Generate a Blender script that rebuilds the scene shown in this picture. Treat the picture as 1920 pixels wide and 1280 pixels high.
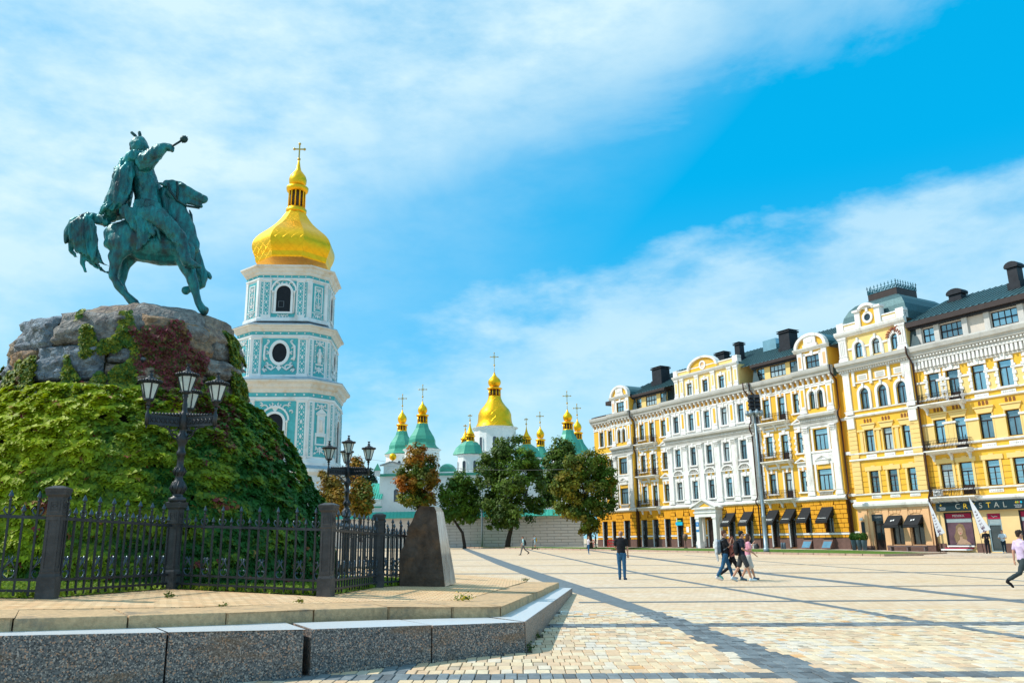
import bpy, bmesh, math, random
import numpy as np
from mathutils import Vector, Matrix, noise
for o in list(bpy.data.objects):
    bpy.data.objects.remove(o)
SC = bpy.context.scene
COL = SC.collection
PI = math.pi
rad = math.radians
random.seed(7)
rng = np.random.default_rng(11)

# ------------------------------------------------------------------ camera
FPX = 1500.0                       # focal length in pixels of a 1920 wide frame
PITCH, ROLL = rad(13.75), rad(0.9)
CAM = np.array([0.0, 0.0, 1.62])
_F = np.array([0, math.cos(PITCH), math.sin(PITCH)])
_U0 = np.array([0, -math.sin(PITCH), math.cos(PITCH)])
_X0 = np.array([1.0, 0, 0])
_R = _X0 * math.cos(ROLL) - _U0 * math.sin(ROLL)
_U = _U0 * math.cos(ROLL) + _X0 * math.sin(ROLL)
cd = bpy.data.cameras.new('camera')
cd.sensor_width = 36.0
cd.lens = 36.0 * FPX / 1920.0
cd.clip_start = 0.1
cd.clip_end = 3000
cam = bpy.data.objects.new('camera', cd)
COL.objects.link(cam)
cam.matrix_world = Matrix(((_R[0], _U[0], -_F[0], CAM[0]), (_R[1], _U[1], -_F[1], CAM[1]), (_R[2], _U[2], -_F[2], CAM[2]), (0, 0, 0, 1)))
SC.camera = cam

# ------------------------------------------------------------------ light, sky, exposure
SUN_DIR = Vector((-0.66, 0.03, 0.75)).normalized()
elev = math.asin(SUN_DIR.z)
sl = bpy.data.lights.new('sun', 'SUN')
sl.energy = 4.2
sl.angle = rad(0.53)
sl.color = (1.0, 0.945, 0.86)
sun = bpy.data.objects.new('sun', sl)
COL.objects.link(sun)
sun.rotation_euler = SUN_DIR.to_track_quat('Z', 'Y').to_euler()
sun.location = (-40, 0, 60)

W = bpy.data.worlds.new('World')
SC.world = W
W.use_nodes = True
wn, wl = W.node_tree.nodes, W.node_tree.links
wn.clear()


def wnode(t, **kw):
    n = wn.new(t)
    for k, v in kw.items():
        setattr(n, k, v)
    return n


def wmath(op, a, b=None, clamp=False):
    n = wnode('ShaderNodeMath', operation=op, use_clamp=clamp)
    for i, x in enumerate((a, b)):
        if x is None:
            continue
        if isinstance(x, (int, float)):
            n.inputs[i].default_value = x
        else:
            wl.new(x, n.inputs[i])
    return n.outputs[0]


out = wnode('ShaderNodeOutputWorld')
bg = wnode('ShaderNodeBackground')
bg.inputs['Strength'].default_value = 0.115
sky = wnode('ShaderNodeTexSky', sky_type='NISHITA', sun_disc=False, sun_elevation=elev,
            sun_rotation=math.atan2(SUN_DIR.x, SUN_DIR.y), air_density=1.0, dust_density=0.6, ozone_density=2.0)
tint = wnode('ShaderNodeMix', data_type='RGBA', blend_type='MULTIPLY')
tint.inputs[0].default_value = 1.0
tint.inputs[7].default_value = (0.03, 1.25, 1.75, 1)
wl.new(sky.outputs[0], tint.inputs[6])
tc = wnode('ShaderNodeTexCoord')
# the cloud banks run as long streaks: one coordinate across them, frayed by noise
acr = wnode('ShaderNodeVectorMath', operation='DOT_PRODUCT')
_N = _R * 0.36 - _U * 0.93
acr.inputs[1].default_value = tuple(_N)
wl.new(tc.outputs['Generated'], acr.inputs[0])
mp = wnode('ShaderNodeMapping')
wl.new(tc.outputs['Generated'], mp.inputs['Vector'])
mp.inputs['Rotation'].default_value = (0.15, 0.42, 0.1)
mp.inputs['Scale'].default_value = (1.3, 1.5, 3.0)
nz = wnode('ShaderNodeTexNoise')
nz.inputs['Scale'].default_value = 1.7
nz.inputs['Detail'].default_value = 8
nz.inputs['Roughness'].default_value = 0.56
nz.inputs['Distortion'].default_value = 0.35
wl.new(mp.outputs[0], nz.inputs['Vector'])
nz2 = wnode('ShaderNodeTexNoise')
nz2.inputs['Scale'].default_value = 5.5
nz2.inputs['Detail'].default_value = 9
nz2.inputs['Roughness'].default_value = 0.6
wl.new(mp.outputs[0], nz2.inputs['Vector'])
t1 = wmath('MULTIPLY', wmath('SUBTRACT', nz.outputs[0], 0.5), 0.26)
t2 = wmath('MULTIPLY', wmath('SUBTRACT', nz2.outputs[0], 0.5), 0.12)
tt = wmath('ADD', wmath('ADD', acr.outputs['Value'], t1), t2)
t01 = wmath('ADD', wmath('MULTIPLY', tt, 0.5), 0.5, True)
rampn = wnode('ShaderNodeValToRGB')
el = rampn.color_ramp.elements
stops = [(0.0, .30), (0.20, .55), (0.29, .80), (0.345, .88), (0.385, .45), (0.408, .0), (0.478, .0), (0.503, .62), (0.54, .74),
         (0.575, .55), (0.60, .35), (0.70, .4), (1.0, .35)]
el[0].position, el[0].color = stops[0][0], (stops[0][1],) * 3 + (1,)
el[1].position, el[1].color = stops[-1][0], (stops[-1][1],) * 3 + (1,)
for p_, c_ in stops[1:-1]:
    e_ = el.new(p_)
    e_.color = (c_,) * 3 + (1,)
wl.new(t01, rampn.inputs[0])
# thin veil that thickens toward the sun
sd = wnode('ShaderNodeVectorMath', operation='DOT_PRODUCT')
sd.inputs[1].default_value = tuple(SUN_DIR)
wl.new(tc.outputs['Generated'], sd.inputs[0])
veil = wnode('ShaderNodeMapRange')
veil.inputs['From Min'].default_value = 0.20
veil.inputs['From Max'].default_value = 0.62
veil.inputs['To Min'].default_value = 0.0
veil.inputs['To Max'].default_value = 0.62
wl.new(sd.outputs['Value'], veil.inputs['Value'])
cl1 = wmath('SUBTRACT', 1.0, wmath('MULTIPLY', wmath('SUBTRACT', 1.0, rampn.outputs[0]), wmath('SUBTRACT', 1.0, veil.outputs[0])))
patch = wnode('ShaderNodeMapRange')
patch.inputs['From Min'].default_value = 0.30
patch.inputs['From Max'].default_value = 0.62
patch.inputs['To Min'].default_value = 0.45
patch.inputs['To Max'].default_value = 1.0
wl.new(nz2.outputs[0], patch.inputs['Value'])
cov = wmath('MULTIPLY', cl1, patch.outputs[0], True)
cmix = wnode('ShaderNodeMix', data_type='RGBA')
wl.new(cov, cmix.inputs[0])
sxyz = wnode('ShaderNodeSeparateXYZ')
wl.new(tc.outputs['Generated'], sxyz.inputs[0])
hz = wnode('ShaderNodeMapRange', interpolation_type='SMOOTHSTEP')
hz.inputs['From Min'].default_value = 0.0
hz.inputs['From Max'].default_value = 0.42
wl.new(sxyz.outputs[2], hz.inputs['Value'])
grad = wnode('ShaderNodeMix', data_type='RGBA')
wl.new(hz.outputs[0], grad.inputs[0])
grad.inputs[6].default_value = (2.7, 5.9, 7.9, 1)
grad.inputs[7].default_value = (0.0, 4.15, 7.6, 1)
blend = wnode('ShaderNodeMix', data_type='RGBA')
blend.inputs[0].default_value = 0.72
wl.new(tint.outputs[2], blend.inputs[6])
wl.new(grad.outputs[2], blend.inputs[7])
wl.new(blend.outputs[2], cmix.inputs[6])
cmix.inputs[7].default_value = (6.1, 7.9, 8.5, 1)
wl.new(cmix.outputs[2], bg.inputs['Color'])
wl.new(bg.outputs[0], out.inputs['Surface'])

SC.view_settings.view_transform = 'Standard'
SC.view_settings.look = 'None'
SC.view_settings.exposure = 0.10
SC.view_settings.gamma = 1.0
SC.view_settings.use_curve_mapping = False
SC.render.engine = 'CYCLES'
SC.cycles.max_bounces = 6
SC.cycles.transparent_max_bounces = 8


# ------------------------------------------------------------------ measuring: a direction of the photograph meets a surface of the place
def _ray(x, y):
    return _F + _R * (x - 960) / FPX - _U * (y - 640) / FPX


def at(x, y, Y):
    d = _ray(x, y)
    return Vector(CAM + d * (Y / d[1]))


def _pl(x, y, n, c):
    d = _ray(x, y)
    n = np.array(n)
    return Vector(CAM + d * ((c - n @ CAM) / (n @ d)))


def gnd(x, y):
    return _pl(x, y, (.01, 0, 1.), 0)


def ter(x, y, dz=0):
    return _pl(x, y, (.045, .016, 1.), .766 + dz)


def gz(x, y=0):
    return -0.01 * x


def tz(x, y):
    return .766 - .045 * x - .016 * y


def ppm(P):
    return float((np.array(P) - CAM) @ _F) / FPX       # metres per photo pixel at P


# ------------------------------------------------------------------ materials
MATS = {}


def mat(name, col, rough=.7, metal=0., var=.12, scale=3., bump=0., bscale=None, bdist=.03, col2=None, c2amt=.5, c2scale=None, spec=.22, stretch=None, detail=6, coat=0.):
    if name in MATS:
        return MATS[name]
    m = bpy.data.materials.new(name)
    MATS[name] = m
    m.use_nodes = True
    nt = m.node_tree
    b = nt.nodes['Principled BSDF']
    b.inputs['Roughness'].default_value = rough
    b.inputs['Metallic'].default_value = metal
    b.inputs['Specular IOR Level'].default_value = spec
    if coat:
        b.inputs['Coat Weight'].default_value = coat
    t = nt.nodes.new('ShaderNodeTexCoord')
    vec = t.outputs['Object']
    if stretch:
        mpn = nt.nodes.new('ShaderNodeMapping')
        mpn.inputs['Scale'].default_value = stretch
        nt.links.new(vec, mpn.inputs['Vector'])
        vec = mpn.outputs[0]
    n = nt.nodes.new('ShaderNodeTexNoise')
    n.inputs['Scale'].default_value = scale
    n.inputs['Detail'].default_value = detail
    n.inputs['Roughness'].default_value = .65
    nt.links.new(vec, n.inputs['Vector'])
    r = nt.nodes.new('ShaderNodeValToRGB')
    r.color_ramp.elements[0].position = .28
    r.color_ramp.elements[1].position = .72
    r.color_ramp.elements[0].color = tuple(max(0, c * (1 - var)) for c in col) + (1,)
    r.color_ramp.elements[1].color = tuple(min(1, c * (1 + var)) for c in col) + (1,)
    nt.links.new(n.outputs[0], r.inputs[0])
    colout = r.outputs[0]
    if col2:
        n2 = nt.nodes.new('ShaderNodeTexNoise')
        n2.inputs['Scale'].default_value = c2scale or scale * .4
        n2.inputs['Detail'].default_value = 7
        n2.inputs['Roughness'].default_value = .7
        nt.links.new(vec, n2.inputs['Vector'])
        r2 = nt.nodes.new('ShaderNodeValToRGB')
        r2.color_ramp.elements[0].position = .62 - .3 * c2amt
        r2.color_ramp.elements[1].position = .78 - .2 * c2amt
        nt.links.new(n2.outputs[0], r2.inputs[0])
        mx = nt.nodes.new('ShaderNodeMix')
        mx.data_type = 'RGBA'
        nt.links.new(r2.outputs[0], mx.inputs[0])
        nt.links.new(colout, mx.inputs[6])
        mx.inputs[7].default_value = tuple(col2) + (1,)
        colout = mx.outputs[2]
    nt.links.new(colout, b.inputs['Base Color'])
    if bump:
        nb = nt.nodes.new('ShaderNodeTexNoise')
        nb.inputs['Scale'].default_value = bscale or scale * 4
        nb.inputs['Detail'].default_value = 6
        nt.links.new(vec, nb.inputs['Vector'])
        bp = nt.nodes.new('ShaderNodeBump')
        bp.inputs['Strength'].default_value = bump
        bp.inputs['Distance'].default_value = bdist
        nt.links.new(nb.outputs[0], bp.inputs['Height'])
        nt.links.new(bp.outputs[0], b.inputs['Normal'])
    return m


def leaf_mat(name, rough=.5, trans=.25):
    m = bpy.data.materials.new(name)
    MATS[name] = m
    m.use_nodes = True
    nt = m.node_tree
    b = nt.nodes['Principled BSDF']
    a = nt.nodes.new('ShaderNodeAttribute')
    a.attribute_name = 'tone'
    b.inputs['Roughness'].default_value = rough
    b.inputs['Specular IOR Level'].default_value = .3
    nt.links.new(a.outputs['Color'], b.inputs['Base Color'])
    tr = nt.nodes.new('ShaderNodeBsdfTranslucent')
    nt.links.new(a.outputs['Color'], tr.inputs['Color'])
    mx = nt.nodes.new('ShaderNodeMixShader')
    mx.inputs[0].default_value = trans
    nt.links.new(b.outputs[0], mx.inputs[1])
    nt.links.new(tr.outputs[0], mx.inputs[2])
    nt.links.new(mx.outputs[0], nt.nodes['Material Output'].inputs['Surface'])
    return m


# ------------------------------------------------------------------ building blocks
def tag(o, label=None, cat=None, group=None, kind=None):
    if label:
        o['label'] = label
    if cat:
        o['category'] = cat
    if group:
        o['group'] = group
    if kind:
        o['kind'] = kind
    return o


def empty(name, loc=(0, 0, 0), rz=0.):
    o = bpy.data.objects.new(name, None)
    COL.objects.link(o)
    o.location = loc
    o.rotation_euler = (0, 0, rz)
    o.empty_display_size = .2
    return o


def put(name, me, parent=None, loc=None, rz=None, scale=None):
    o = bpy.data.objects.new(name, me)
    COL.objects.link(o)
    if parent is not None:
        o.parent = parent
    if loc is not None:
        o.location = loc
    if rz is not None:
        o.rotation_euler = (0, 0, rz)
    if scale is not None:
        o.scale = scale
    return o


class MB:
    def __init__(s):
        s.v, s.f, s.m, s.sm = [], [], [], []

    def add(s, vs, fs, m=0, smooth=False):
        b = len(s.v)
        s.v.extend([tuple(p) for p in vs])
        for f in fs:
            s.f.append([b + i for i in f])
            s.m.append(m)
            s.sm.append(smooth)
        return s

    def box(s, x0, x1, y0, y1, z0, z1, m=0):
        return s.add([(x0, y0, z0), (x1, y0, z0), (x1, y1, z0), (x0, y1, z0), (x0, y0, z1), (x1, y0, z1), (x1, y1, z1), (x0, y1, z1)],
                     [(0, 3, 2, 1), (4, 5, 6, 7), (0, 1, 5, 4), (1, 2, 6, 5), (2, 3, 7, 6), (3, 0, 4, 7)], m)

    def bar(s, a, b, w, h=None, m=0):
        """square bar from a to b"""
        a, b = Vector(a), Vector(b)
        d = (b - a).normalized()
        up = Vector((0, 0, 1)) if abs(d.z) < .95 else Vector((1, 0, 0))
        sx = d.cross(up).normalized() * w / 2
        sy = sx.cross(d).normalized() * (h or w) / 2
        vs = [p + i * sx + j * sy for p in (a, b) for i, j in ((-1, -1), (1, -1), (1, 1), (-1, 1))]
        return s.add(vs, [(0, 1, 2, 3), (7, 6, 5, 4), (0, 4, 5, 1), (1, 5, 6, 2), (2, 6, 7, 3), (3, 7, 4, 0)], m)

    def rings(s, rs, closed=True, cap=True, m=0, smooth=True):
        """loft through rings of equal point count"""
        n = len(rs[0])
        vs = [p for r in rs for p in r]
        fs = []
        for i in range(len(rs) - 1):
            for j in range(n if closed else n - 1):
                k = (j + 1) % n
                fs.append((i * n + j, i * n + k, (i + 1) * n + k, (i + 1) * n + j))
        s.add(vs, fs, m, smooth)
        if cap and closed:
            b = len(s.v) - len(vs)
            s.f.append([b + i for i in reversed(range(n))])
            s.m.append(m)
            s.sm.append(False)
            s.f.append([b + (len(rs) - 1) * n + i for i in range(n)])
            s.m.append(m)
            s.sm.append(False)
        return s

    def lathe(s, prof, n=16, c=(0, 0, 0), m=0, smooth=True, rot=0., cap=True):
        rs = [[(c[0] + r * math.cos(2 * PI * j / n + rot), c[1] + r * math.sin(2 * PI * j / n + rot), c[2] + z) for j in range(n)] for r, z in prof]
        return s.rings(rs, True, cap, m, smooth)

    def tube(s, pts, r, n=6, m=0, smooth=True, flat=1.):
        pts = [Vector(p) for p in pts]
        rr = r if isinstance(r, (list, tuple)) else [r] * len(pts)
        rs = []
        d0 = (pts[1] - pts[0]).normalized()
        ref = Vector((0, 0, 1)) if abs(d0.z) < .9 else Vector((0, 1, 0))
        for i, p in enumerate(pts):
            d = (pts[min(i + 1, len(pts) - 1)] - pts[max(i - 1, 0)]).normalized()
            a = d.cross(ref)
            if a.length < 1e-4:
                a = d.cross(Vector((1, 0, 0)))
            a.normalize()
            b = a.cross(d).normalized()
            ref = b
            rs.append([p + (a * math.cos(2 * PI * j / n) * flat + b * math.sin(2 * PI * j / n)) * rr[i] for j in range(n)])
        return s.rings(rs, True, True, m, smooth)

    def prism(s, poly, a, b, axis=1, m=0):
        """extrude a 2D outline between a and b along an axis (0 x, 1 y, 2 z); the outline gives the two other coordinates"""
        def P(q, t):
            return (t, q[0], q[1]) if axis == 0 else ((q[0], t, q[1]) if axis == 1 else (q[0], q[1], t))
        n = len(poly)
        vs = [P(q, a) for q in poly] + [P(q, b) for q in poly]
        fs = [list(reversed(range(n))), [n + i for i in range(n)]] + [(i, (i + 1) % n, n + (i + 1) % n, n + i) for i in range(n)]
        return s.add(vs, fs, m)

    def ball(s, c, r, n=10, m=0, sz=1.):
        return s.lathe([(max(.02, math.sin(PI * i / 8)) * r, -math.cos(PI * i / 8) * r * sz) for i in range(9)], n, c, m)

    def mesh(s, name, mats):
        me = bpy.data.meshes.new(name)
        me.from_pydata(s.v, [], s.f)
        for m in (mats if isinstance(mats, (list, tuple)) else [mats]):
            me.materials.append(m)
        me.polygons.foreach_set('material_index', s.m)
        me.polygons.foreach_set('use_smooth', s.sm)
        bm = bmesh.new()
        bm.from_mesh(me)
        bmesh.ops.recalc_face_normals(bm, faces=bm.faces)
        bm.to_mesh(me)
        bm.free()
        me.update()
        return me

    def build(s, name, mats, parent=None, loc=None, rz=None):
        return put(name, s.mesh(name, mats), parent, loc, rz)


def bevel_mesh(me, w, seg=1):
    bm = bmesh.new()
    bm.from_mesh(me)
    bmesh.ops.remove_doubles(bm, verts=bm.verts, dist=1e-5)
    bmesh.ops.bevel(bm, geom=list(bm.edges), offset=w, segments=seg, affect='EDGES', profile=.6)
    bm.to_mesh(me)
    bm.free()
    return me


def sculpt(name, mb, mats, voxel, smooth=4, parent=None, loc=None, rz=None, rough=0., rscale=1., folds=None):
    """fuse overlapping closed shapes into one continuous skin"""
    me = mb.mesh(name, mats)
    o = bpy.data.objects.new(name + '_raw', me)
    COL.objects.link(o)
    md = o.modifiers.new('r', 'REMESH')
    md.mode = 'VOXEL'
    md.voxel_size = voxel
    if smooth:
        ms = o.modifiers.new('s', 'SMOOTH')
        ms.factor = .5
        ms.iterations = smooth
    dg = bpy.context.evaluated_depsgraph_get()
    me2 = bpy.data.meshes.new_from_object(o.evaluated_get(dg))
    bpy.data.objects.remove(o)
    bpy.data.meshes.remove(me)
    me2.name = name
    me2.materials.clear()
    for m in (mats if isinstance(mats, (list, tuple)) else [mats]):
        me2.materials.append(m)
    me2.polygons.foreach_set('use_smooth', [True] * len(me2.polygons))
    me2.polygons.foreach_set('material_index', [0] * len(me2.polygons))
    if rough:
        me2.update()
        nn = [v.normal.copy() for v in me2.vertices]
        for v, n_ in zip(me2.vertices, nn):
            v.co += n_ * rough * noise.noise(v.co * rscale)
    for amp, sx, sy, sz in folds or ():
        me2.update()
        nn = [v.normal.copy() for v in me2.vertices]
        for v, n_ in zip(me2.vertices, nn):
            c = v.co
            v.co += n_ * amp * (.42 - 2.0 * abs(noise.noise((c.x * sx + c.z * .6, c.y * sy, c.z * sz))))
    me2.update()
    return put(name, me2, parent, loc, rz)


def limb(mb, pts, n=10, m=0):
    """closed tapering limb through (x, y, z, radius across, radius deep) stations, round ends"""
    P = [Vector(p[:3]) for p in pts]
    ra = [p[3] for p in pts]
    rb = [p[4] if len(p) > 4 else p[3] for p in pts]
    d0 = (P[1] - P[0]).normalized()
    d1 = (P[-1] - P[-2]).normalized()
    P = [P[0] - d0 * ra[0] * .75, P[0] - d0 * ra[0] * .4] + P + [P[-1] + d1 * ra[-1] * .4, P[-1] + d1 * ra[-1] * .75]
    ra = [ra[0] * .35, ra[0] * .82] + ra + [ra[-1] * .82, ra[-1] * .35]
    rb = [rb[0] * .35, rb[0] * .82] + rb + [rb[-1] * .82, rb[-1] * .35]
    rs = []
    for i, p in enumerate(P):
        d = (P[min(i + 1, len(P) - 1)] - P[max(i - 1, 0)]).normalized()
        b = Vector((0, 1, 0)) - d * d.y
        if b.length < .2:
            b = Vector((1, 0, 0)) - d * d.x
        b.normalize()
        a = d.cross(b)
        rs.append([p + a * math.cos(2 * PI * j / n) * ra[i] + b * math.sin(2 * PI * j / n) * rb[i] for j in range(n)])
    return mb.rings(rs, True, True, m)


def leaf_cloud(name, pos, nrm, size, cols, material, parent=None, droop=.0, shape='leaf', updir=None):
    """one mesh of many small folded leaves; pos/nrm/size/cols are arrays"""
    n = len(pos)
    nrm = nrm / np.maximum(np.linalg.norm(nrm, axis=1, keepdims=True), 1e-6)
    if updir is None:
        t = rng.normal(size=(n, 3))
    else:
        t = np.asarray(updir) + rng.normal(size=(n, 3)) * .45
    t = t - nrm * (t * nrm).sum(1, keepdims=True)
    t = t / np.maximum(np.linalg.norm(t, axis=1, keepdims=True), 1e-6)
    b = np.cross(nrm, t)
    if shape == 'leaf':
        pat = [(0, -.5, 0), (.30, -.38, .10), (.52, .05, .12), (.22, .12, .06), (0, .62, -.02), (-.22, .12, .06), (-.52, .05, .12), (-.30, -.38, .10)]
        faces = [(0, 1, 2, 3), (0, 3, 4, 5), (0, 5, 6, 7)]
    else:
        pat = [(0, -.5, 0), (.36, 0, .10), (0, .6, 0), (-.36, 0, .10)]
        faces = [(0, 1, 2, 3)]
    k = len(pat)
    V = np.zeros((n, k, 3))
    for i, (x, y, z) in enumerate(pat):
        V[:, i] = pos + (b * x + t * y + nrm * z) * size[:, None]
    F = (np.arange(n)[:, None, None] * k + np.array(faces)[None]).reshape(-1, 4)
    me = bpy.data.meshes.new(name)
    me.vertices.add(n * k)
    me.vertices.foreach_set('co', V.reshape(-1))
    nf = len(F)
    me.loops.add(nf * 4)
    me.loops.foreach_set('vertex_index', F.reshape(-1).astype(np.int32))
    me.polygons.add(nf)
    me.polygons.foreach_set('loop_start', np.arange(0, nf * 4, 4, dtype=np.int32))
    me.polygons.foreach_set('loop_total', np.full(nf, 4, dtype=np.int32))
    me.update(calc_edges=True)
    at_ = me.attributes.new('tone', 'FLOAT_COLOR', 'FACE')
    c4 = np.ones((n, 4))
    c4[:, :3] = np.clip(cols, 0, 1)
    at_.data.foreach_set('color', np.repeat(c4, len(faces), axis=0).reshape(-1))
    me.materials.append(material)
    return put(name, me, parent)


def text_mesh(name, s, size, material, parent=None, M=None, depth=.01, spacing=1.):
    cu = bpy.data.curves.new(name, 'FONT')
    cu.body = s
    cu.size = size
    cu.extrude = depth
    cu.space_character = spacing
    cu.align_x = 'CENTER'
    cu.align_y = 'CENTER'
    o = bpy.data.objects.new(name + '_raw', cu)
    COL.objects.link(o)
    dg = bpy.context.evaluated_depsgraph_get()
    me = bpy.data.meshes.new_from_object(o.evaluated_get(dg))
    bpy.data.objects.remove(o)
    me.materials.clear()
    me.materials.append(material)
    if M is not None:
        me.transform(M)
    return put(name, me, parent)


def copy_tree(o, parent=None):
    c = o.copy()
    COL.objects.link(c)
    c.parent = parent
    for ch in list(o.children):
        copy_tree(ch, c)
    return c


WHITE = mat('white_plaster', (.80, .79, .76), .8, var=.05, scale=1.5, col2=(.60, .58, .54), c2amt=.25, c2scale=.8)
# =================================================================== GROUND
def paving_mat(name, c1, c2, mortar, bw, rh, rowlen=.5):
    m = bpy.data.materials.new(name)
    m.use_nodes = True
    nt = m.node_tree
    L = nt.links
    b = nt.nodes['Principled BSDF']
    b.inputs['Roughness'].default_value = .75
    b.inputs['Specular IOR Level'].default_value = .12
    t = nt.nodes.new('ShaderNodeTexCoord')
    n = nt.nodes.new('ShaderNodeTexBrick')
    n.inputs['Scale'].default_value = 1
    n.inputs['Brick Width'].default_value = bw
    n.inputs['Row Height'].default_value = rh
    n.inputs['Mortar Size'].default_value = .008
    n.inputs['Mortar Smooth'].default_value = .3
    n.inputs['Bias'].default_value = 0
    n.inputs['Color1'].default_value = c1 + (1,)
    n.inputs['Color2'].default_value = c2 + (1,)
    n.inputs['Mortar'].default_value = mortar + (1,)
    L.new(t.outputs['Object'], n.inputs['Vector'])
    nz_ = nt.nodes.new('ShaderNodeTexNoise')
    nz_.inputs['Scale'].default_value = .22
    nz_.inputs['Detail'].default_value = 9
    nz_.inputs['Roughness'].default_value = .72
    mpn = nt.nodes.new('ShaderNodeMapping')
    mpn.inputs['Scale'].default_value = (1, 2.2, 1)
    L.new(t.outputs['Object'], mpn.inputs['Vector'])
    L.new(mpn.outputs[0], nz_.inputs['Vector'])
    r = nt.nodes.new('ShaderNodeValToRGB')
    r.color_ramp.elements[0].position = .36
    r.color_ramp.elements[1].position = .62
    r.color_ramp.elements[0].color = (1.0, .90, .72, 1)
    r.color_ramp.elements[1].color = (1.0, 1.0, 1.0, 1)
    L.new(nz_.outputs[0], r.inputs[0])
    mx = nt.nodes.new('ShaderNodeMix')
    mx.data_type = 'RGBA'
    mx.blend_type = 'MULTIPLY'
    mx.inputs[0].default_value = .8
    L.new(n.outputs[0], mx.inputs[6])
    L.new(r.outputs[0], mx.inputs[7])
    nb = nt.nodes.new('ShaderNodeTexNoise')
    nb.inputs['Scale'].default_value = 3.3
    nb.inputs['Detail'].default_value = 5
    L.new(t.outputs['Object'], nb.inputs['Vector'])
    r3 = nt.nodes.new('ShaderNodeValToRGB')
    r3.color_ramp.elements[0].position = .3
    r3.color_ramp.elements[1].position = .6
    r3.color_ramp.elements[0].color = (.84, .80, .74, 1)
    r3.color_ramp.elements[1].color = (1, 1, 1, 1)
    L.new(nb.outputs[0], r3.inputs[0])
    mx2 = nt.nodes.new('ShaderNodeMix')
    mx2.data_type = 'RGBA'
    mx2.blend_type = 'MULTIPLY'
    mx2.inputs[0].default_value = .75
    L.new(mx.outputs[2], mx2.inputs[6])
    L.new(r3.outputs[0], mx2.inputs[7])
    L.new(mx2.outputs[2], b.inputs['Base Color'])
    bp = nt.nodes.new('ShaderNodeBump')
    bp.inputs['Strength'].default_value = .5
    bp.inputs['Distance'].default_value = .012
    bp.invert = True
    L.new(n.outputs['Fac'], bp.inputs['Height'])
    L.new(bp.outputs[0], b.inputs['Normal'])
    return m


PAVE = paving_mat('cream_clinker', (.68, .565, .44), (.62, .47, .34), (.50, .42, .32), .16, .30)
JOINT = mat('joint_dirt', (.12, .10, .075), .95, var=.3, scale=8)
DARKST = mat('dark_granite_setts', (.135, .16, .175), .7, var=.3, scale=6, bump=.3, bscale=20)
NX0, NX1, NY0, NY1 = -6.0, 15.0, 4.0, 19.0
g = MB()
for x0, x1, y0, y1 in ((-700, 700, NY1, 900), (-700, NX0, -40, NY1), (NX1, 700, -40, NY1), (NX0, NX1, -40, NY0)):
    g.add([(x0, y0, gz(x0)), (x1, y0, gz(x1)), (x1, y1, gz(x1)), (x0, y1, gz(x0))], [(0, 1, 2, 3)])
ground = g.build('square_paving', PAVE)
tag(ground, 'wide square paved with cream and peach clinker blocks', kind='structure')
g = MB()
g.add([(x, y, gz(x) - .022) for x, y in ((NX0, NY0), (NX1, NY0), (NX1, NY1), (NX0, NY1))], [(0, 1, 2, 3)])
g.build('joint_bed', JOINT, ground)

# dark sett bands laid in the square (measured edges on the ground)
BANDS = [
    [(3.24, 9.0), (3.28, 9.74), (2.72, 17.77), (1.35, 27.97), (-1.2, 52.0), (-8.49, 128.85)],
    [(3.95, 9.0), (3.92, 9.72), (3.36, 16.16), (2.37, 27.41), (-.2, 52.0), (-7.47, 128.43)],
]


def inter(poly, y):
    for a, b in zip(poly, poly[1:]):
        if a[1] <= y <= b[1]:
            t = (y - a[1]) / (b[1] - a[1])
            return a[0] + t * (b[0] - a[0])
    return None


def band_sheet(left, right, ymin=NY1):
    m = MB()
    ys = sorted({y for _, y in left + right if y > ymin} | {ymin})
    pts = []
    for y in ys:
        a, b = inter(left, y), inter(right, y)
        if a is not None and b is not None:
            pts.append(((a, y), (b, y)))
    for (a, b), (c, d) in zip(pts, pts[1:]):
        m.add([(q[0], q[1], gz(q[0]) + .004) for q in (a, b, d, c)], [(0, 1, 2, 3)])
    return m


def thick(c, w0, w1):
    n = len(c) - 1
    return [(x - (w0 + (w1 - w0) * i / n) / 2, y) for i, (x, y) in enumerate(c)], [(x + (w0 + (w1 - w0) * i / n) / 2, y) for i, (x, y) in enumerate(c)]


D2 = thick([(8.45, 9), (8.25, 13.75), (7.8, 16.82), (6.0, 33.6), (5.0, 48.2), (2.1, 104), (1.3, 128)], .20, .4)
D3 = thick([(13.4, 9), (12.6, 20.4), (12.05, 26.7), (11.1, 36.9), (9.0, 115)], .42, .75)
D4 = thick([(18.9, 20), (18.2, 31.8), (16.6, 51.4), (15.2, 74.4)], .24, .3)
for L_, R_ in (BANDS, D2, D3, D4):
    m_ = band_sheet(L_, R_)
    m_.build('dark_sett_band', DARKST, ground)
HB = [(10.36, .42), (15.9, .62), (21.4, .36), (27.4, .34), (38.3, .62), (49.0, .3), (62.0, .5), (84, .5)]
for yc, w in HB[2:]:
    m_ = MB()
    x0, x1 = (1.6 if yc < 26 else -14), 45
    sl_ = -.05 if yc > 36 else .01
    m_.add([(x0, yc - w / 2 + sl_ * x0, gz(x0) + .006), (x1, yc - w / 2 + sl_ * x1, gz(x1) + .006), (x1, yc + w / 2 + sl_ * x1, gz(x1) + .006), (x0, yc + w / 2 + sl_ * x0, gz(x0) + .006)], [(0, 1, 2, 3)])
    m_.build('dark_sett_band', DARKST, ground)

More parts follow.
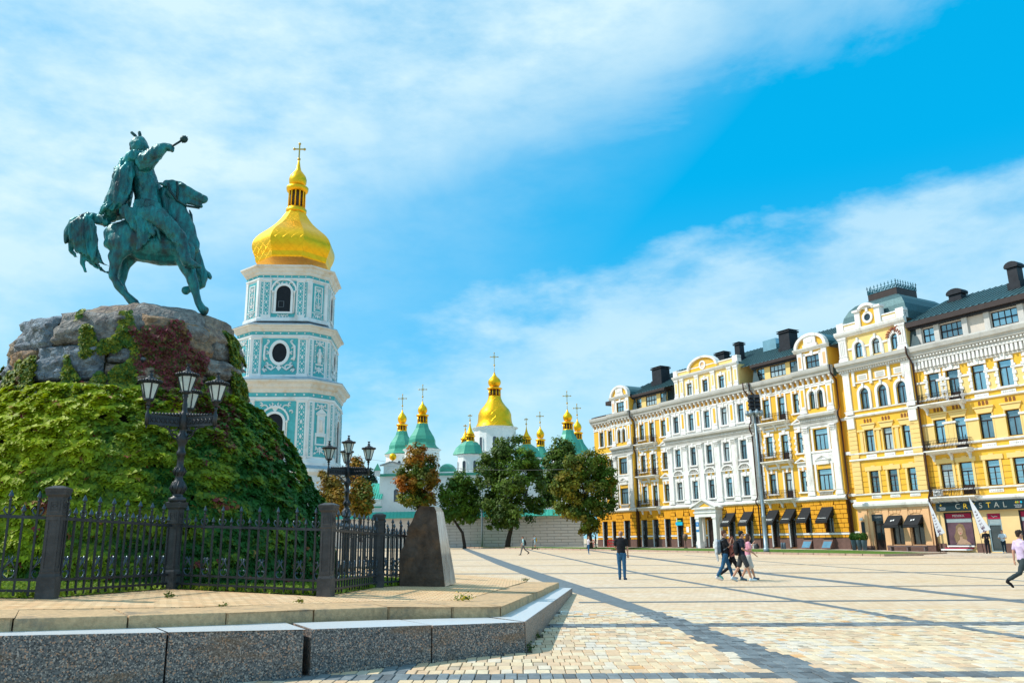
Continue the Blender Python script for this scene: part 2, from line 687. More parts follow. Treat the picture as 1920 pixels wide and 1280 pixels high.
# near paving: block by block
PCOL = [(.64, .50, .33), (.60, .43, .28), (.65, .54, .38), (.61, .53, .42), (.55, .42, .29), (.57, .51, .43), (.62, .37, .18), (.44, .36, .27)]
PM = [mat('clinker_%s' % w, c, .8, var=.2, scale=5, bump=.25, bscale=40, spec=.1) for w, c in zip(('cream', 'peach', 'sand', 'pale', 'tan', 'grey', 'orange', 'brown'), PCOL)]
DM = [mat('sett_%s' % w, c, .7, var=.25, scale=7, bump=.35, bscale=30) for w, c in zip(('slate', 'blue', 'dark'), ((.15, .175, .19), (.18, .21, .225), (.11, .125, .135)))]


def in_terrace(x, y):
    pts = [(-8, 6.6), (-3.71, 9.93), (-2.57, 10.57), (.12, 12.43), (1.65, 24.8)]
    if y > 12.43:
        return x < inter([(.12, 12.43), (1.65, 24.8)], y) + .02
    for a, b in zip(pts, pts[1:]):
        if a[0] <= x <= b[0]:
            t = (x - a[0]) / (b[0] - a[0])
            return y > a[1] + t * (b[1] - a[1]) - .02
    return False


def is_dark(x, y):
    if abs(y - 10.36) < .17 and not False:
        return True
    if abs(y - 15.9) < .32:
        return True
    for L_, R_ in (BANDS, D2, D3):
        a, b = inter(L_, y), inter(R_, y)
        if a is not None and b is not None and a - .05 < x < b + .05:
            return True
    if -1.75 < x < -1.38 and y < 11.3:
        return True
    return False


# separating cut: blocks near the camera are pieces of their own, the rest is one joined mesh
rows, y = [], 7.4
while y < NY1 - .02:
    h = .30
    for b_, w_ in ((10.15, .42), (15.57, .33), (15.90, .33)):
        if abs(y - b_) < .16:
            h = .42 if b_ == 10.15 else .33
    rows.append((y, min(h, NY1 - y)))
    y += h
joined = MB()
cache = {}
near_pieces = []
for ri, (y0, h) in enumerate(rows):
    x = NX0 + random.random() * .15
    yc = y0 + h / 2
    hdark = (9.9 < y0 < 10.45 and h > .4) or (15.3 < yc < 16.3 and h > .32)
    while x < NX1 - .1:
        w = random.choice((.13, .15, .15, .17, .17, .19))
        xc = x + w / 2
        if not in_terrace(xc, yc):
            dk = hdark or is_dark(xc, yc)
            cell = noise.noise((xc * .5, yc * .35, 3.1))
            if dk:
                mi = random.choice((0, 0, 1, 2))
                key = ('d', mi)
            else:
                pool = (0, 1, 2, 4, 0, 1, 3) if cell < .1 else (3, 5, 2, 0, 3, 5, 1)
                mi = random.choice(pool)
                if random.random() < .035:
                    mi = random.choice((6, 7, 6))
                key = ('p', mi)
            z = gz(xc) + random.uniform(-.006, .004)
            px = 960 + 1544 * xc / max(yc, 1)
            vis = yc > 8.7 and -60 < px < 1990 and yc < 10.75
            if vis and len(near_pieces) < 300:
                near_pieces.append((xc, yc, z, w, h, key))
            else:
                gp, t = .006, .012
                bx0, bx1, by0, by1 = x + gp, x + w - gp, y0 + gp, y0 + h - gp
                if yc < 13:
                    c = .006
                    vs = [(bx0, by0, z - .03), (bx1, by0, z - .03), (bx1, by1, z - .03), (bx0, by1, z - .03), (bx0, by0, z - c), (bx1, by0, z - c), (bx1, by1, z - c), (bx0, by1, z - c),
                          (bx0 + c, by0 + c, z), (bx1 - c, by0 + c, z), (bx1 - c, by1 - c, z), (bx0 + c, by1 - c, z)]
                    fs = [(8, 9, 10, 11)] + [(a, (a + 1) % 4, (a + 1) % 4 + 4, a + 4) for a in range(4)] + [(a + 4, (a + 1) % 4 + 4, (a + 1) % 4 + 8, a + 8) for a in range(4)]
                else:
                    vs = [(bx0, by0, z - .03), (bx1, by0, z - .03), (bx1, by1, z - .03), (bx0, by1, z - .03), (bx0, by0, z), (bx1, by0, z), (bx1, by1, z), (bx0, by1, z)]
                    fs = [(4, 5, 6, 7)] + [(a, (a + 1) % 4, (a + 1) % 4 + 4, a + 4) for a in range(4)]
                joined.add(vs, fs, mi if key[0] == 'p' else 8 + mi)
        x += w
jo = joined.build('paving_blocks', PM + DM, ground)
jo['kind'] = 'stuff'
for xc, yc, z, w, h, key in near_pieces:
    if key not in cache:
        m_ = MB().box(-.5, .5, -.5, .5, -1, 0)
        cache[key] = bevel_mesh(m_.mesh('paving_block', PM[key[1]] if key[0] == 'p' else DM[key[1]]), .04)
    o = put('paving_block', cache[key], ground, (xc, yc, z), random.uniform(-.012, .012), (w - .012, h - .012, .035))

# =================================================================== TERRACE
def granite(name, stops, scale, rough, rust=.0):
    m = bpy.data.materials.new(name)
    m.use_nodes = True
    nt = m.node_tree
    b = nt.nodes['Principled BSDF']
    b.inputs['Roughness'].default_value = rough
    t = nt.nodes.new('ShaderNodeTexCoord')
    v = nt.nodes.new('ShaderNodeTexVoronoi')
    v.inputs['Scale'].default_value = scale
    nt.links.new(t.outputs['Object'], v.inputs['Vector'])
    sx = nt.nodes.new('ShaderNodeSeparateXYZ')
    nt.links.new(v.outputs['Color'], sx.inputs[0])
    r = nt.nodes.new('ShaderNodeValToRGB')
    r.color_ramp.interpolation = 'CONSTANT'
    for i, (p, c) in enumerate(stops):
        e = r.color_ramp.elements[i] if i < 2 else r.color_ramp.elements.new(p)
        e.position, e.color = p, c + (1,)
    nt.links.new(sx.outputs[0], r.inputs[0])
    nz_ = nt.nodes.new('ShaderNodeTexNoise')
    nz_.inputs['Scale'].default_value = 1.4
    nz_.inputs['Detail'].default_value = 7
    mp_ = nt.nodes.new('ShaderNodeMapping')
    mp_.inputs['Scale'].default_value = (1, 1, 4)
    nt.links.new(t.outputs['Object'], mp_.inputs['Vector'])
    nt.links.new(mp_.outputs[0], nz_.inputs['Vector'])
    rr = nt.nodes.new('ShaderNodeValToRGB')
    rr.color_ramp.elements[0].position = .52
    rr.color_ramp.elements[1].position = .72
    nt.links.new(nz_.outputs[0], rr.inputs[0])
    mm_ = nt.nodes.new('ShaderNodeMath')
    mm_.operation = 'MULTIPLY'
    mm_.inputs[1].default_value = rust
    nt.links.new(rr.outputs[0], mm_.inputs[0])
    mx = nt.nodes.new('ShaderNodeMix')
    mx.data_type = 'RGBA'
    nt.links.new(mm_.outputs[0], mx.inputs[0])
    nt.links.new(r.outputs[0], mx.inputs[6])
    mx.inputs[7].default_value = (.20, .10, .035, 1)
    nt.links.new(mx.outputs[2], b.inputs['Base Color'])
    bp = nt.nodes.new('ShaderNodeBump')
    bp.inputs['Strength'].default_value = .35
    bp.inputs['Distance'].default_value = .01
    nt.links.new(v.outputs['Distance'], bp.inputs['Height'])
    nt.links.new(bp.outputs[0], b.inputs['Normal'])
    return m


GRAN = granite('speckled_granite', ((0, (.035, .036, .04)), (.20, (.11, .11, .115)), (.45, (.20, .18, .165)), (.65, (.08, .08, .085)), (.75, (.40, .34, .30)), (.85, (.46, .26, .17)), (.94, (.15, .15, .15))), 72, .5, .6)
GRANTOP = mat('polished_granite_top', (.56, .58, .60), .35, var=.18, scale=60, bump=.08, bscale=80, spec=.5)
KERBM = mat('weathered_granite', (.54, .36, .20), .8, var=.28, scale=14, bump=.5, bscale=45, col2=(.20, .17, .13), c2amt=.35, c2scale=2.2)
TPAVE = paving_mat('terrace_clinker', (.74, .54, .34), (.68, .44, .26), (.30, .23, .15), .17, .20)


def stone_course(name, label, front, back, zbot, ztop, joints, mats, gap=.012, bev=.014):
    """blocks between a front and a back line (both polylines of equal count with z of the top), split at fractions along each span"""
    root = empty(name, (front[0][0], front[0][1], 0))
    tag(root, label, 'wall' if 'wall' in name else 'kerb')
    base = Vector(root.location)
    for i in range(len(front) - 1):
        for a, b in zip(joints[i], joints[i][1:]):
            def lp(P, Q, t):
                return Vector(P) + (Vector(Q) - Vector(P)) * t
            L = (Vector(front[i + 1]) - Vector(front[i])).length
            ea, eb = a + gap / 2 / L, b - gap / 2 / L
            f0, f1, k0, k1 = lp(front[i], front[i + 1], ea), lp(front[i], front[i + 1], eb), lp(back[i], back[i + 1], ea), lp(back[i], back[i + 1], eb)
            m = MB()
            vs = []
            for p in (f0, f1, k1, k0):
                q = p - base
                vs.append((q.x, q.y, zbot(p.x, p.y)))
            for p in (f0, f1, k1, k0):
                q = p - base
                vs.append((q.x, q.y, p.z + random.uniform(-.006, .006)))
            m.add(vs, [(0, 3, 2, 1), (0, 1, 5, 4), (1, 2, 6, 5), (2, 3, 7, 6), (3, 0, 4, 7)], 0)
            m.add([v for v in vs[4:]], [(0, 1, 2, 3)], 1)
            me = m.mesh('granite_block' if 'wall' in name else 'kerb_stone', mats)
            bm = bmesh.new()
            bm.from_mesh(me)
            bmesh.ops.remove_doubles(bm, verts=bm.verts, dist=1e-5)
            bmesh.ops.bevel(bm, geom=[e for e in bm.edges], offset=bev, segments=2, affect='EDGES', profile=.6)
            bm.to_mesh(me)
            bm.free()
            put(me.name.split('.')[0], me, root)
    return root


WF = [(-7.9, 6.85, .86), (-5.40, 8.56, .73), (-3.95, 9.58, .64), (-2.53, 10.40, .56), (.13, 12.44, .41), (1.66, 24.6, .15)]
WK = [(-8.4, 7.5, .865), (-5.85, 9.25, .735), (-4.4, 10.2, .645), (-3.0, 11.2, .565), (-.50, 13.3, .415), (1.1, 25.0, .155)]
stone_course('granite_wall', 'low wall of big dark speckled granite blocks with pale polished tops', WF, WK, lambda x, y: gz(x) - .08, None,
             [(0, 1), (0, 1), (0, .955), (0, .52, 1), (0, .5, 1)], [GRAN, GRANTOP], gap=.02)
KF = [(-8.3, 7.2, 1.03), (-5.42, 9.06, .86), (-3.65, 10.6, .76), (-1.89, 12.42, .65), (-.24, 13.32, .56), (1.28, 24.67, .31)]
KB = [(-9.0, 8.2, 1.035), (-6.0, 10.1, .865), (-4.3, 11.4, .765), (-2.45, 13.5, .655), (-.95, 14.6, .565), (.35, 25.2, .315)]
stone_course('granite_kerb', 'weathered beige granite kerb stones stepped above the low wall', KF, KB, lambda x, y: tz(x, y) - .4, None,
             [(0, .5, 1), (0, .5, 1), (0, .5, 1), (0, .55, 1), (0, .2, .4, .6, .8, 1)], [KERBM, KERBM], gap=.014, bev=.02)
tp = MB()
poly = [(-9.0, 8.2), (-6.0, 10.1), (-4.3, 11.4), (-2.45, 13.5), (-.95, 14.6), (.35, 25.2), (-4, 33), (-22, 33), (-22, 8.2)]
vs = [(x, y, tz(x, y) - .004) for x, y in poly] + [(x, y, -.4) for x, y in poly]
n_ = len(poly)
tp.add(vs, [tuple(range(n_))] + [(i, (i + 1) % n_, n_ + (i + 1) % n_, n_ + i) for i in range(n_)])
tag(tp.build('terrace_paving', TPAVE), 'terrace of peach clinker paving around the monument fence', kind='structure')
# lawn inside the fence
LAWN = mat('lawn_earth', (.16, .22, .03), .9, var=.35, scale=9)
FP = [(-10.2, 10.6), (-6.72, 11.97), (-6.33, 15.27), (-3.30, 14.5), (-3.03, 18.31), (-2.0, 21.1), (-5.15, 25.0)]
lp_ = FP + [(-8, 27), (-16, 27), (-18, 14)]
lm = MB()
lm.add([(x, y, tz(x, y) + .01) for x, y in lp_], [tuple(range(len(lp_)))])
tag(lm.build('lawn', LAWN), 'strip of lawn behind the iron fence', kind='structure')


def inpoly(x, y, P):
    c = False
    for i in range(len(P)):
        x1, y1 = P[i]
        x2, y2 = P[i - 1]
        if (y1 > y) != (y2 > y) and x < (x2 - x1) * (y - y1) / (y2 - y1) + x1:
            c = not c
    return c


MC = (-9.4, 19.3)          # centre of the monument mound


def mound_r(z):
    zs = [.3, 1.2, 2.3, 3.6, 4.4, 4.9, 5.3, 9]
    rs = [5.15, 5.0, 4.75, 4.0, 3.35, 2.85, 2.6, 2.4]
    return float(np.interp(z, zs, rs))


gp_, gn_, gc_ = [], [], []
while len(gp_) < 14000:
    x, y = random.uniform(-10, -2), random.uniform(10.7, 22)
    if not inpoly(x, y, lp_):
        continue
    if math.hypot((x - MC[0]) / 4.7, (y - MC[1]) / 4.0) < 1:
        continue
    gp_.append((x, y, tz(x, y) + .04))
    gn_.append((random.uniform(-1, 1), random.uniform(-1, 1), .35))
    k = random.uniform(.7, 1.2)
    gc_.append((.24 * k, .34 * k, .035 * k))
GRASSM = leaf_mat('grass_blades', .6, .3)
gr = leaf_cloud('grass', np.array(gp_), np.array(gn_), rng.uniform(.08, .14, len(gp_)), np.array(gc_), GRASSM, updir=(0, 0, 1.), shape='kite')
tag(gr, 'short bright grass blades inside the fence', 'grass', kind='stuff')

# =================================================================== IRON FENCE
IRON = mat('painted_iron', (.020, .025, .032), .42, .25, var=.3, scale=12, bump=.12, bscale=60, spec=.5, col2=(.05, .055, .065), c2amt=.3)
POSTM = mat('grey_iron_post', (.055, .056, .060), .5, .15, var=.35, scale=5, bump=.25, bscale=40, col2=(.10, .095, .095), c2amt=.4)
TIPM = mat('spear_tip_iron', (.06, .085, .11), .3, .5, var=.2, scale=9)


def picket_mesh(h):
    m = MB()
    m.box(-.014, .014, -.014, .014, .03, h - .14)
    m.lathe([(.012, h - .16), (.03, h - .15), (.014, h - .135), (.014, h - .11), (.026, h - .105)], 6, m=0)
    return m.mesh('picket', IRON)


def tip_mesh(h):
    m = MB()
    m.lathe([(.026, h - .105), (.036, h - .085), (.014, h - .03), (.002, h)], 6, smooth=False)
    return m.mesh('spear_tip', TIPM)


def scroll_mesh():
    """lyre scroll in the x z plane, lower part of a picket"""
    m = MB()
    for s in (-1, 1):
        pts = [(s * (.02 + .06 * math.sin(t * 1.15)), .0, .27 + .045 + .045 * -math.cos(t * 1.9)) for t in np.linspace(0, 3.1, 9)]
        m.tube([(s * .005, 0, .26), (s * .05, 0, .28), (s * .078, 0, .33), (s * .06, 0, .38), (s * .03, 0, .375), (s * .035, 0, .35)], .013, 5)
        m.tube([(s * .07, 0, .40), (s * .03, 0, .47), (s * .012, 0, .53), (s * .03, 0, .575), (s * .055, 0, .56), (s * .045, 0, .535)], .012, 5)
    m.tube([(-.085, 0, .39), (.0, 0, .49), (.04, 0, .54)], .014, 5)
    return m.mesh('scroll', TIPM)


def curl_mesh():
    m = MB()
    for s in (-1, 1):
        m.tube([(s * .012, 0, 1.14), (s * .05, 0, 1.17), (s * .075, 0, 1.22), (s * .05, 0, 1.26), (s * .028, 0, 1.235)], .012, 5)
    return m.mesh('curl', TIPM)


TALL, SHORT, TT, TS, SCR, CURL = picket_mesh(1.50), picket_mesh(1.30), tip_mesh(1.50), tip_mesh(1.30), scroll_mesh(), curl_mesh()


def post_mesh():
    m = MB()

    def sq(w, z0, z1, w1=None):
        w1 = w if w1 is None else w1
        m.add([(-w, -w, z0), (w, -w, z0), (w, w, z0), (-w, w, z0), (-w1, -w1, z1), (w1, -w1, z1), (w1, w1, z1), (-w1, w1, z1)],
              [(0, 3, 2, 1), (4, 5, 6, 7), (0, 1, 5, 4), (1, 2, 6, 5), (2, 3, 7, 6), (3, 0, 4, 7)])
    sq(.175, -.05, .30)
    sq(.165, .30, .34, .15)
    sq(.15, .34, .37, .155)
    sq(.130, .37, 1.14)
    for a in range(4):
        R = Matrix.Rotation(a * PI / 2, 4, 'Z')
        for x0, x1, z0, z1 in ((-.13, -.085, .37, 1.14), (.085, .13, .37, 1.14), (-.085, .085, .37, .42), (-.085, .085, 1.09, 1.14)):
            b = MB().box(x0, x1, -.146, -.129, z0, z1)
            m.add([R @ Vector(v) for v in b.v], b.f)
        for x0, x1, z0, z1 in ((-.10, .10, 1.20, 1.225), (-.10, .10, 1.355, 1.38), (-.10, -.075, 1.225, 1.355), (.075, .10, 1.225, 1.355), (-.045, .045, 1.245, 1.26), (-.045, .045, 1.32, 1.335), (-.045, .045, 1.283, 1.297), (-.045, -.03, 1.26, 1.32), (.03, .045, 1.26, 1.32)):
            b = MB().box(x0, x1, -.157, -.140, z0, z1)
            m.add([R @ Vector(v) for v in b.v], b.f)
    sq(.150, 1.14, 1.165, .165)
    sq(.145, 1.165, 1.42)
    sq(.15, 1.42, 1.455, .185)
    sq(.19, 1.455, 1.49)
    sq(.20, 1.49, 1.545, .21)
    sq(.21, 1.545, 1.585, .09)
    m.v = [(x * .70, y * .70, z) for x, y, z in m.v]
    return m.mesh('fence_post', POSTM)


fence = empty('iron_fence', (FP[1][0], FP[1][1], tz(*FP[1])))
tag(fence, 'black wrought iron fence with spear tips around the ivy mound', 'fence')
fb = Vector(fence.location)
PMESH = post_mesh()
for i, (x, y) in enumerate(FP[1:], 1):
    a = math.atan2(FP[i][1] - FP[i - 1][1], FP[i][0] - FP[i - 1][0])
    put('fence_post', PMESH, fence, Vector((x, y, tz(x, y))) - fb, {1: rad(12), 2: rad(-8), 3: rad(-8), 4: rad(10), 5: rad(30), 6: rad(10)}[i])
for (x0, y0), (x1, y1) in zip(FP, FP[1:]):
    A, B = Vector((x0, y0, tz(x0, y0))) - fb, Vector((x1, y1, tz(x1, y1))) - fb
    L = (B - A).length
    d = (B - A) / L
    a = math.atan2(d.y, d.x)
    for zr, w, h in ((.10, .03, .035), (.25, .03, .035), (1.12, .04, .045)):
        MB().bar(A + d * .13 + Vector((0, 0, zr)), B - d * .13 + Vector((0, 0, zr)), w, h).build('rail', IRON, fence)
    n = int(round((L - .3) / .185))
    for k in range(n):
        s = .15 + (L - .3) * (k + .5) / n
        p = A + d * s
        tall = k % 2 == 0
        pk = put('picket', TALL if tall else SHORT, fence, p, a)
        put('spear_tip', TT if tall else TS, pk)
        if tall:
            put('scroll', SCR, fence, p + d * .09, a)
            put('curl', CURL, fence, p, a)

# =================================================================== STREET LAMPS
FROST = mat('frosted_glass', (.55, .62, .60), .25, var=.12, scale=5, spec=.5)
_lan = {}


def lantern(parent, loc, rz):
    if not _lan:
        m = MB()
        m.lathe([(.02, -.12), (.05, -.10), (.03, -.06), (.085, -.03), (.10, 0)], 8)
        for k in range(6):
            a = k * PI / 3
            m.bar((.085 * math.cos(a), .085 * math.sin(a), 0), (.165 * math.cos(a), .165 * math.sin(a), .30), .022)
        m.lathe([(.17, .285), (.205, .30), (.205, .335), (.15, .365)], 6, smooth=False)
        for k in range(24):
            a = k * PI / 12
            m.ball((.2 * math.cos(a), .2 * math.sin(a), .33), .026, 5)
        m.lathe([(.15, .36), (.09, .40), (.055, .41), (.03, .45), (.05, .47), (.012, .49), (.03, .52), (.05, .545), (.0, .55)], 8)
        _lan['f'] = m.mesh('lantern_frame', IRON)
        g_ = MB()
        for k in range(6):
            a0, a1 = k * PI / 3 + .07, (k + 1) * PI / 3 - .07
            v = [(.08 * math.cos(a0), .08 * math.sin(a0), .01), (.08 * math.cos(a1), .08 * math.sin(a1), .01), (.158 * math.cos(a1), .158 * math.sin(a1), .29), (.158 * math.cos(a0), .158 * math.sin(a0), .29)]
            v += [(x * .93, y * .93, z) for x, y, z in v]
            g_.add(v, [(0, 1, 2, 3), (4, 7, 6, 5), (0, 4, 5, 1), (1, 5, 6, 2), (2, 6, 7, 3), (3, 7, 4, 0)])
        _lan['g'] = g_.mesh('glass', FROST)
    o = put('lantern', _lan['f'], parent, loc, rz)
    put('glass', _lan['g'], o)
    return o


def street_lamp(x, y, z, label):
    r = empty('street_lamp', (x, y, z))
    tag(r, label, 'street lamp', 'ornate iron street lamps on the terrace')
    m = MB()
    m.lathe([(.16, -.02), (.16, .06), (.10, .08), (.09, .14), (.135, .20), (.14, .28), (.10, .36), (.075, .40), (.07, .46), (.10, .52), (.11, .56), (.075, .62), (.062, .66), (.062, 1.22),
             (.085, 1.24), (.085, 1.30), (.065, 1.33), (.062, 1.42), (.10, 1.50), (.115, 1.56), (.09, 1.62), (.065, 1.66), (.065, 1.74), (.09, 1.76), (.09, 2.02), (.055, 2.06), (.045, 2.12), (.05, 2.2),
             (.035, 2.26), (.035, 2.34), (.05, 2.38), (.03, 2.42)], 12)
    for k in range(8):
        a = k * PI / 4
        m.tube([(.10 * math.cos(a), .10 * math.sin(a), .14), (.15 * math.cos(a + .25), .15 * math.sin(a + .25), .24), (.09 * math.cos(a + .5), .09 * math.sin(a + .5), .36)], .014, 5)
        m.tube([(.08 * math.cos(a), .08 * math.sin(a), .47), (.12 * math.cos(a + .3), .12 * math.sin(a + .3), .55), (.075 * math.cos(a + .6), .075 * math.sin(a + .6), .63)], .011, 5)
    m.v = [(x, y_, z_ if z_ < .7 else z_ - .38) for x, y_, z_ in m.v]
    m.build('pole', IRON, r)
    am = MB()
    am.box(.06, .80, -.02, .02, 1.93, 1.965)
    am.box(.06, .80, -.02, .02, 1.77, 1.80)
    am.box(.06, .80, -.012, .012, 1.80, 1.93)
    for k in range(7):
        xx = .12 + k * .1
        for s in (-1, 1):
            am.tube([(xx - .035, s * .018, 1.82), (xx, s * .022, 1.865), (xx + .035, s * .018, 1.91)], .008, 4)
            am.tube([(xx - .035, s * .018, 1.91), (xx, s * .022, 1.865), (xx + .035, s * .018, 1.82)], .008, 4)
    for k in range(9):
        xx = .10 + k * .075
        am.ball((xx, 0, 1.975 + .03 * math.exp(-xx * 3)), .032 + .03 * math.exp(-xx * 4), 5)
    am.tube([(.06, 0, 1.45), (.10, 0, 1.52), (.20, 0, 1.56), (.27, 0, 1.62), (.30, 0, 1.70), (.42, 0, 1.75), (.55, 0, 1.76)], .018, 6)
    am.tube([(.10, 0, 1.76), (.16, 0, 1.70), (.24, 0, 1.70), (.24, 0, 1.64), (.17, 0, 1.62), (.11, 0, 1.57)], .016, 6)
    am.tube([(.30, 0, 1.77), (.35, 0, 1.71), (.29, 0, 1.66), (.24, 0, 1.70)], .014, 6)
    am.lathe([(.045, 1.76), (.045, 1.97), (.025, 2.0), (.022, 2.06), (.04, 2.09), (.02, 2.12)], 8, c=(.82, 0, 0))
    am.lathe([(.0, 1.69), (.025, 1.72), (.02, 1.76)], 8, c=(.82, 0, 0))
    am.v = [(x_ * .84, y_, z_ - .38) for x_, y_, z_ in am.v]
    ame = am.mesh('arm', IRON)
    for a in (105, 225, 345):
        put('arm', ame, r, (0, 0, 0), rad(a))
        lantern(r, (.69 * math.cos(rad(a)), .69 * math.sin(rad(a)), 1.86), rad(a + 20))
    lantern(r, (0, 0, 2.08), .3)
    return r


street_lamp(FP[2][0], FP[2][1], tz(*FP[2]) + 1.57, 'ornate iron lamp on the fence corner post in front of the ivy')
street_lamp(FP[6][0], FP[6][1], tz(*FP[6]) + 1.57, 'ornate iron lamp beside the bell tower, rising behind the fence')

# =================================================================== MOUND, ROCK, IVY
ROCK = [mat('mound_rock_%s' % w, c, .85, var=.55, scale=9, bump=1.0, bscale=13, bdist=.11, col2=c2, c2amt=.5, c2scale=3.5, detail=9) for w, c, c2 in
        (('grey', (.25, .235, .22), (.10, .095, .10)), ('brown', (.28, .22, .17), (.12, .10, .11)), ('blue', (.20, .24, .28), (.09, .10, .12)), ('rust', (.31, .20, .12), (.14, .13, .13)))]
SOIL = mat('mound_core', (.05, .055, .03), .95, var=.4, scale=3)
ped = empty('stone_pedestal', (MC[0], MC[1], .9))
tag(ped, 'rounded pedestal of rough grey boulders above the ivy mound', 'pedestal')
pb = Vector(ped.location)


def surf(ang, z):
    """point on the outer shell of pedestal and mound"""
    r = mound_r(z)
    k = 1 + .16 * max(0, -math.cos(ang)) * max(0, min(1, (5.2 - z) / 2.5))
    ysc = 1 - .14 * max(0, min(1, (5.0 - z) / 3))
    return Vector((MC[0] + r * k * math.cos(ang), MC[1] + r * ysc * math.sin(ang), z))


core = MB()
zz = [.2, 1.2, 2.3, 3.2, 4.0, 4.5, 4.9, 5.3]
core.rings([[surf(2 * PI * j / 40, z) * 1.0 - pb - Vector((math.cos(2 * PI * j / 40), math.sin(2 * PI * j / 40), 0)) * .25 for j in range(40)] for z in zz], True, True)
core.rings([[Vector((r * math.cos(2 * PI * j / 32), r * math.sin(2 * PI * j / 32), z)) + Vector((MC[0], MC[1], 0)) - pb for j in range(32)] for r, z in ((2.4, 4.6), (2.4, 6.2), (2.15, 6.6), (1.5, 6.85))], True, True)
core.build('core', SOIL, ped)


def boulder(a0, a1, z0, z1, rfun, mi, amp=.10):
    """one masonry boulder: bulging outer face on the round shell"""
    nu, nv = 18, 12
    vs, fs = [], []
    seed = random.uniform(0, 50)
    for j in range(nv + 1):
        for i in range(nu + 1):
            u, v = i / nu, j / nv
            a = a0 + (a1 - a0) * u
            z = z0 + (z1 - z0) * v
            e = min(u, 1 - u) * (a1 - a0) * 2.6
            f = min(v, 1 - v) * (z1 - z0)
            edge = min(1, min(e, f) / .075)
            q1 = noise.noise((a * 3.2, z * 2.4, seed))
            q2 = abs(noise.noise((a * 7.5 + z * 2.5, z * 5 - a * 2, seed + 3)))
            q3 = noise.noise((a * 19, z * 14, seed))
            q4 = noise.noise((a * 40, z * 30, seed))
            r = rfun(z) - .20 * (1 - edge) ** 1.3 + .15 * q1 - .16 * q2 + .085 * q3 + .035 * q4 + .03
            z += .10 * noise.noise((a * 2.3, seed * .0 + round(z0 + .0, 1) if v == 0 else round(z1, 1), 4.4)) if v in (0, 1) else 0
            vs.append((MC[0] - pb.x + r * math.cos(a), MC[1] - pb.y + r * math.sin(a), z - pb.z + .03 * noise.noise((a * 5, seed, z))))
    for j in range(nv):
        for i in range(nu):
            k = j * (nu + 1) + i
            fs.append((k, k + 1, k + nu + 2, k + nu + 1))
    m = MB()
    m.add(vs, fs, 0, True)
    return m.build('boulder', ROCK[mi], ped)


def rock_r(z):
    return float(np.interp(z, [4.3, 4.8, 5.5, 6.1, 6.5, 6.75, 6.95], [2.78, 2.74, 2.66, 2.55, 2.42, 2.2, 1.9]))


for z0, z1, n, off in ((4.1, 4.98, 11, .2), (4.98, 5.82, 10, .05), (5.82, 6.62, 9, .3)):
    cuts = sorted((2 * PI * (k + random.uniform(-.22, .22)) / n + off) for k in range(n))
    for k in range(n):
        a0, a1 = cuts[k], cuts[(k + 1) % n] + (2 * PI if k == n - 1 else 0)
        if a1 - a0 > .62 and random.random() < .45:
            zm_ = z0 + (z1 - z0) * random.uniform(.4, .6)
            boulder(a0 + .006, a1 - .006, z0, zm_ - .01, rock_r, random.choice((0, 1, 2, 3)))
            boulder(a0 + .006, a1 - .006, zm_ + .01, z1, rock_r, random.choice((0, 2, 2)))
            continue
        boulder(a0 + .006, a1 - .006, z0, z1, rock_r, random.choice((0, 1, 1, 2, 3)))
# the flat crowning slabs that carry the statue
for k in range(7):
    a0, a1 = 2 * PI * k / 7 + .4, 2 * PI * (k + 1) / 7 + .4
    m = MB()
    vs, fs = [], []
    for j, (r, z) in enumerate(((.0, 7.17), (.7, 7.18), (1.1, 7.13), (1.45, 7.04), (1.8, 6.85), (2.08, 6.60), (2.24, 6.42), (2.27, 6.3), (2.1, 6.15))):
        for i in range(15):
            a = a0 + (a1 - a0) * i / 14 * .995
            q = (noise.noise((r * math.cos(a) * 1.5, r * math.sin(a) * 1.5, z)) + .6 * noise.noise((r * math.cos(a) * 5, r * math.sin(a) * 5, z * 3))) * (.11 if j > 1 else .01) - (.05 if i in (0, 14) and j > 1 else 0)
            vs.append((MC[0] - pb.x + (.45 if z > 6.8 else .2) + (r + q) * 1.05 * math.cos(a), MC[1] - pb.y + .05 + (r + q) * math.sin(a), z - pb.z + q * .3))
    for j in range(8):
        for i in range(14):
            fs.append((j * 15 + i, j * 15 + i + 1, j * 15 + i + 16, j * 15 + i + 15))
    m.add(vs, fs, 0, True)
    m.build('boulder', ROCK[(k + 1) % 2], ped)

# ivy: tens of thousands of single leaves shingled over the mound, in tufts
LEAFM = leaf_mat('ivy_leaf', .6, .25)


def ivy_field(n, zr, arange, keep, colfun, sizer, lift=.12):
    P, Nn, C, S = [], [], [], []
    tries = 0
    while len(P) < n and tries < n * 6:
        tries += 1
        z = random.uniform(*zr)
        a = random.uniform(*arange)
        if not keep(a, z):
            continue
        p = surf(a, z) if z < 4.85 else Vector((MC[0] + (rock_r(min(z, 6.95)) + .02) * math.cos(a), MC[1] + (rock_r(min(z, 6.95)) + .02) * math.sin(a), z))
        q = surf(a, z + .1) if z < 4.75 else p + Vector((-.02 * math.cos(a), -.02 * math.sin(a), .1))
        up = (q - p).normalized()
        side = Vector((-math.sin(a), math.cos(a), 0))
        nn = side.cross(up).normalized()
        t = noise.noise((a * 7, z * 2.2, 1.7))
        t2 = noise.noise((a * 16, z * 6.5, 9.2))
        bump = .26 * t + .26 * t2
        p = p + nn * (lift * (bump * 2.2 + .25) * (1 if z < 4.8 else .45) + random.uniform(0, .05))
        tilt = .55 + 1.0 * t2
        P.append(p)
        Nn.append(nn + up * random.uniform(.1, .9) * tilt + Vector((random.uniform(-.5, .5), random.uniform(-.5, .5), random.uniform(-.2, .4))))
        C.append(colfun(a, z, t, t2))
        S.append(random.uniform(*sizer))
    return np.array(P), np.array(Nn), np.array(S), np.array(C)


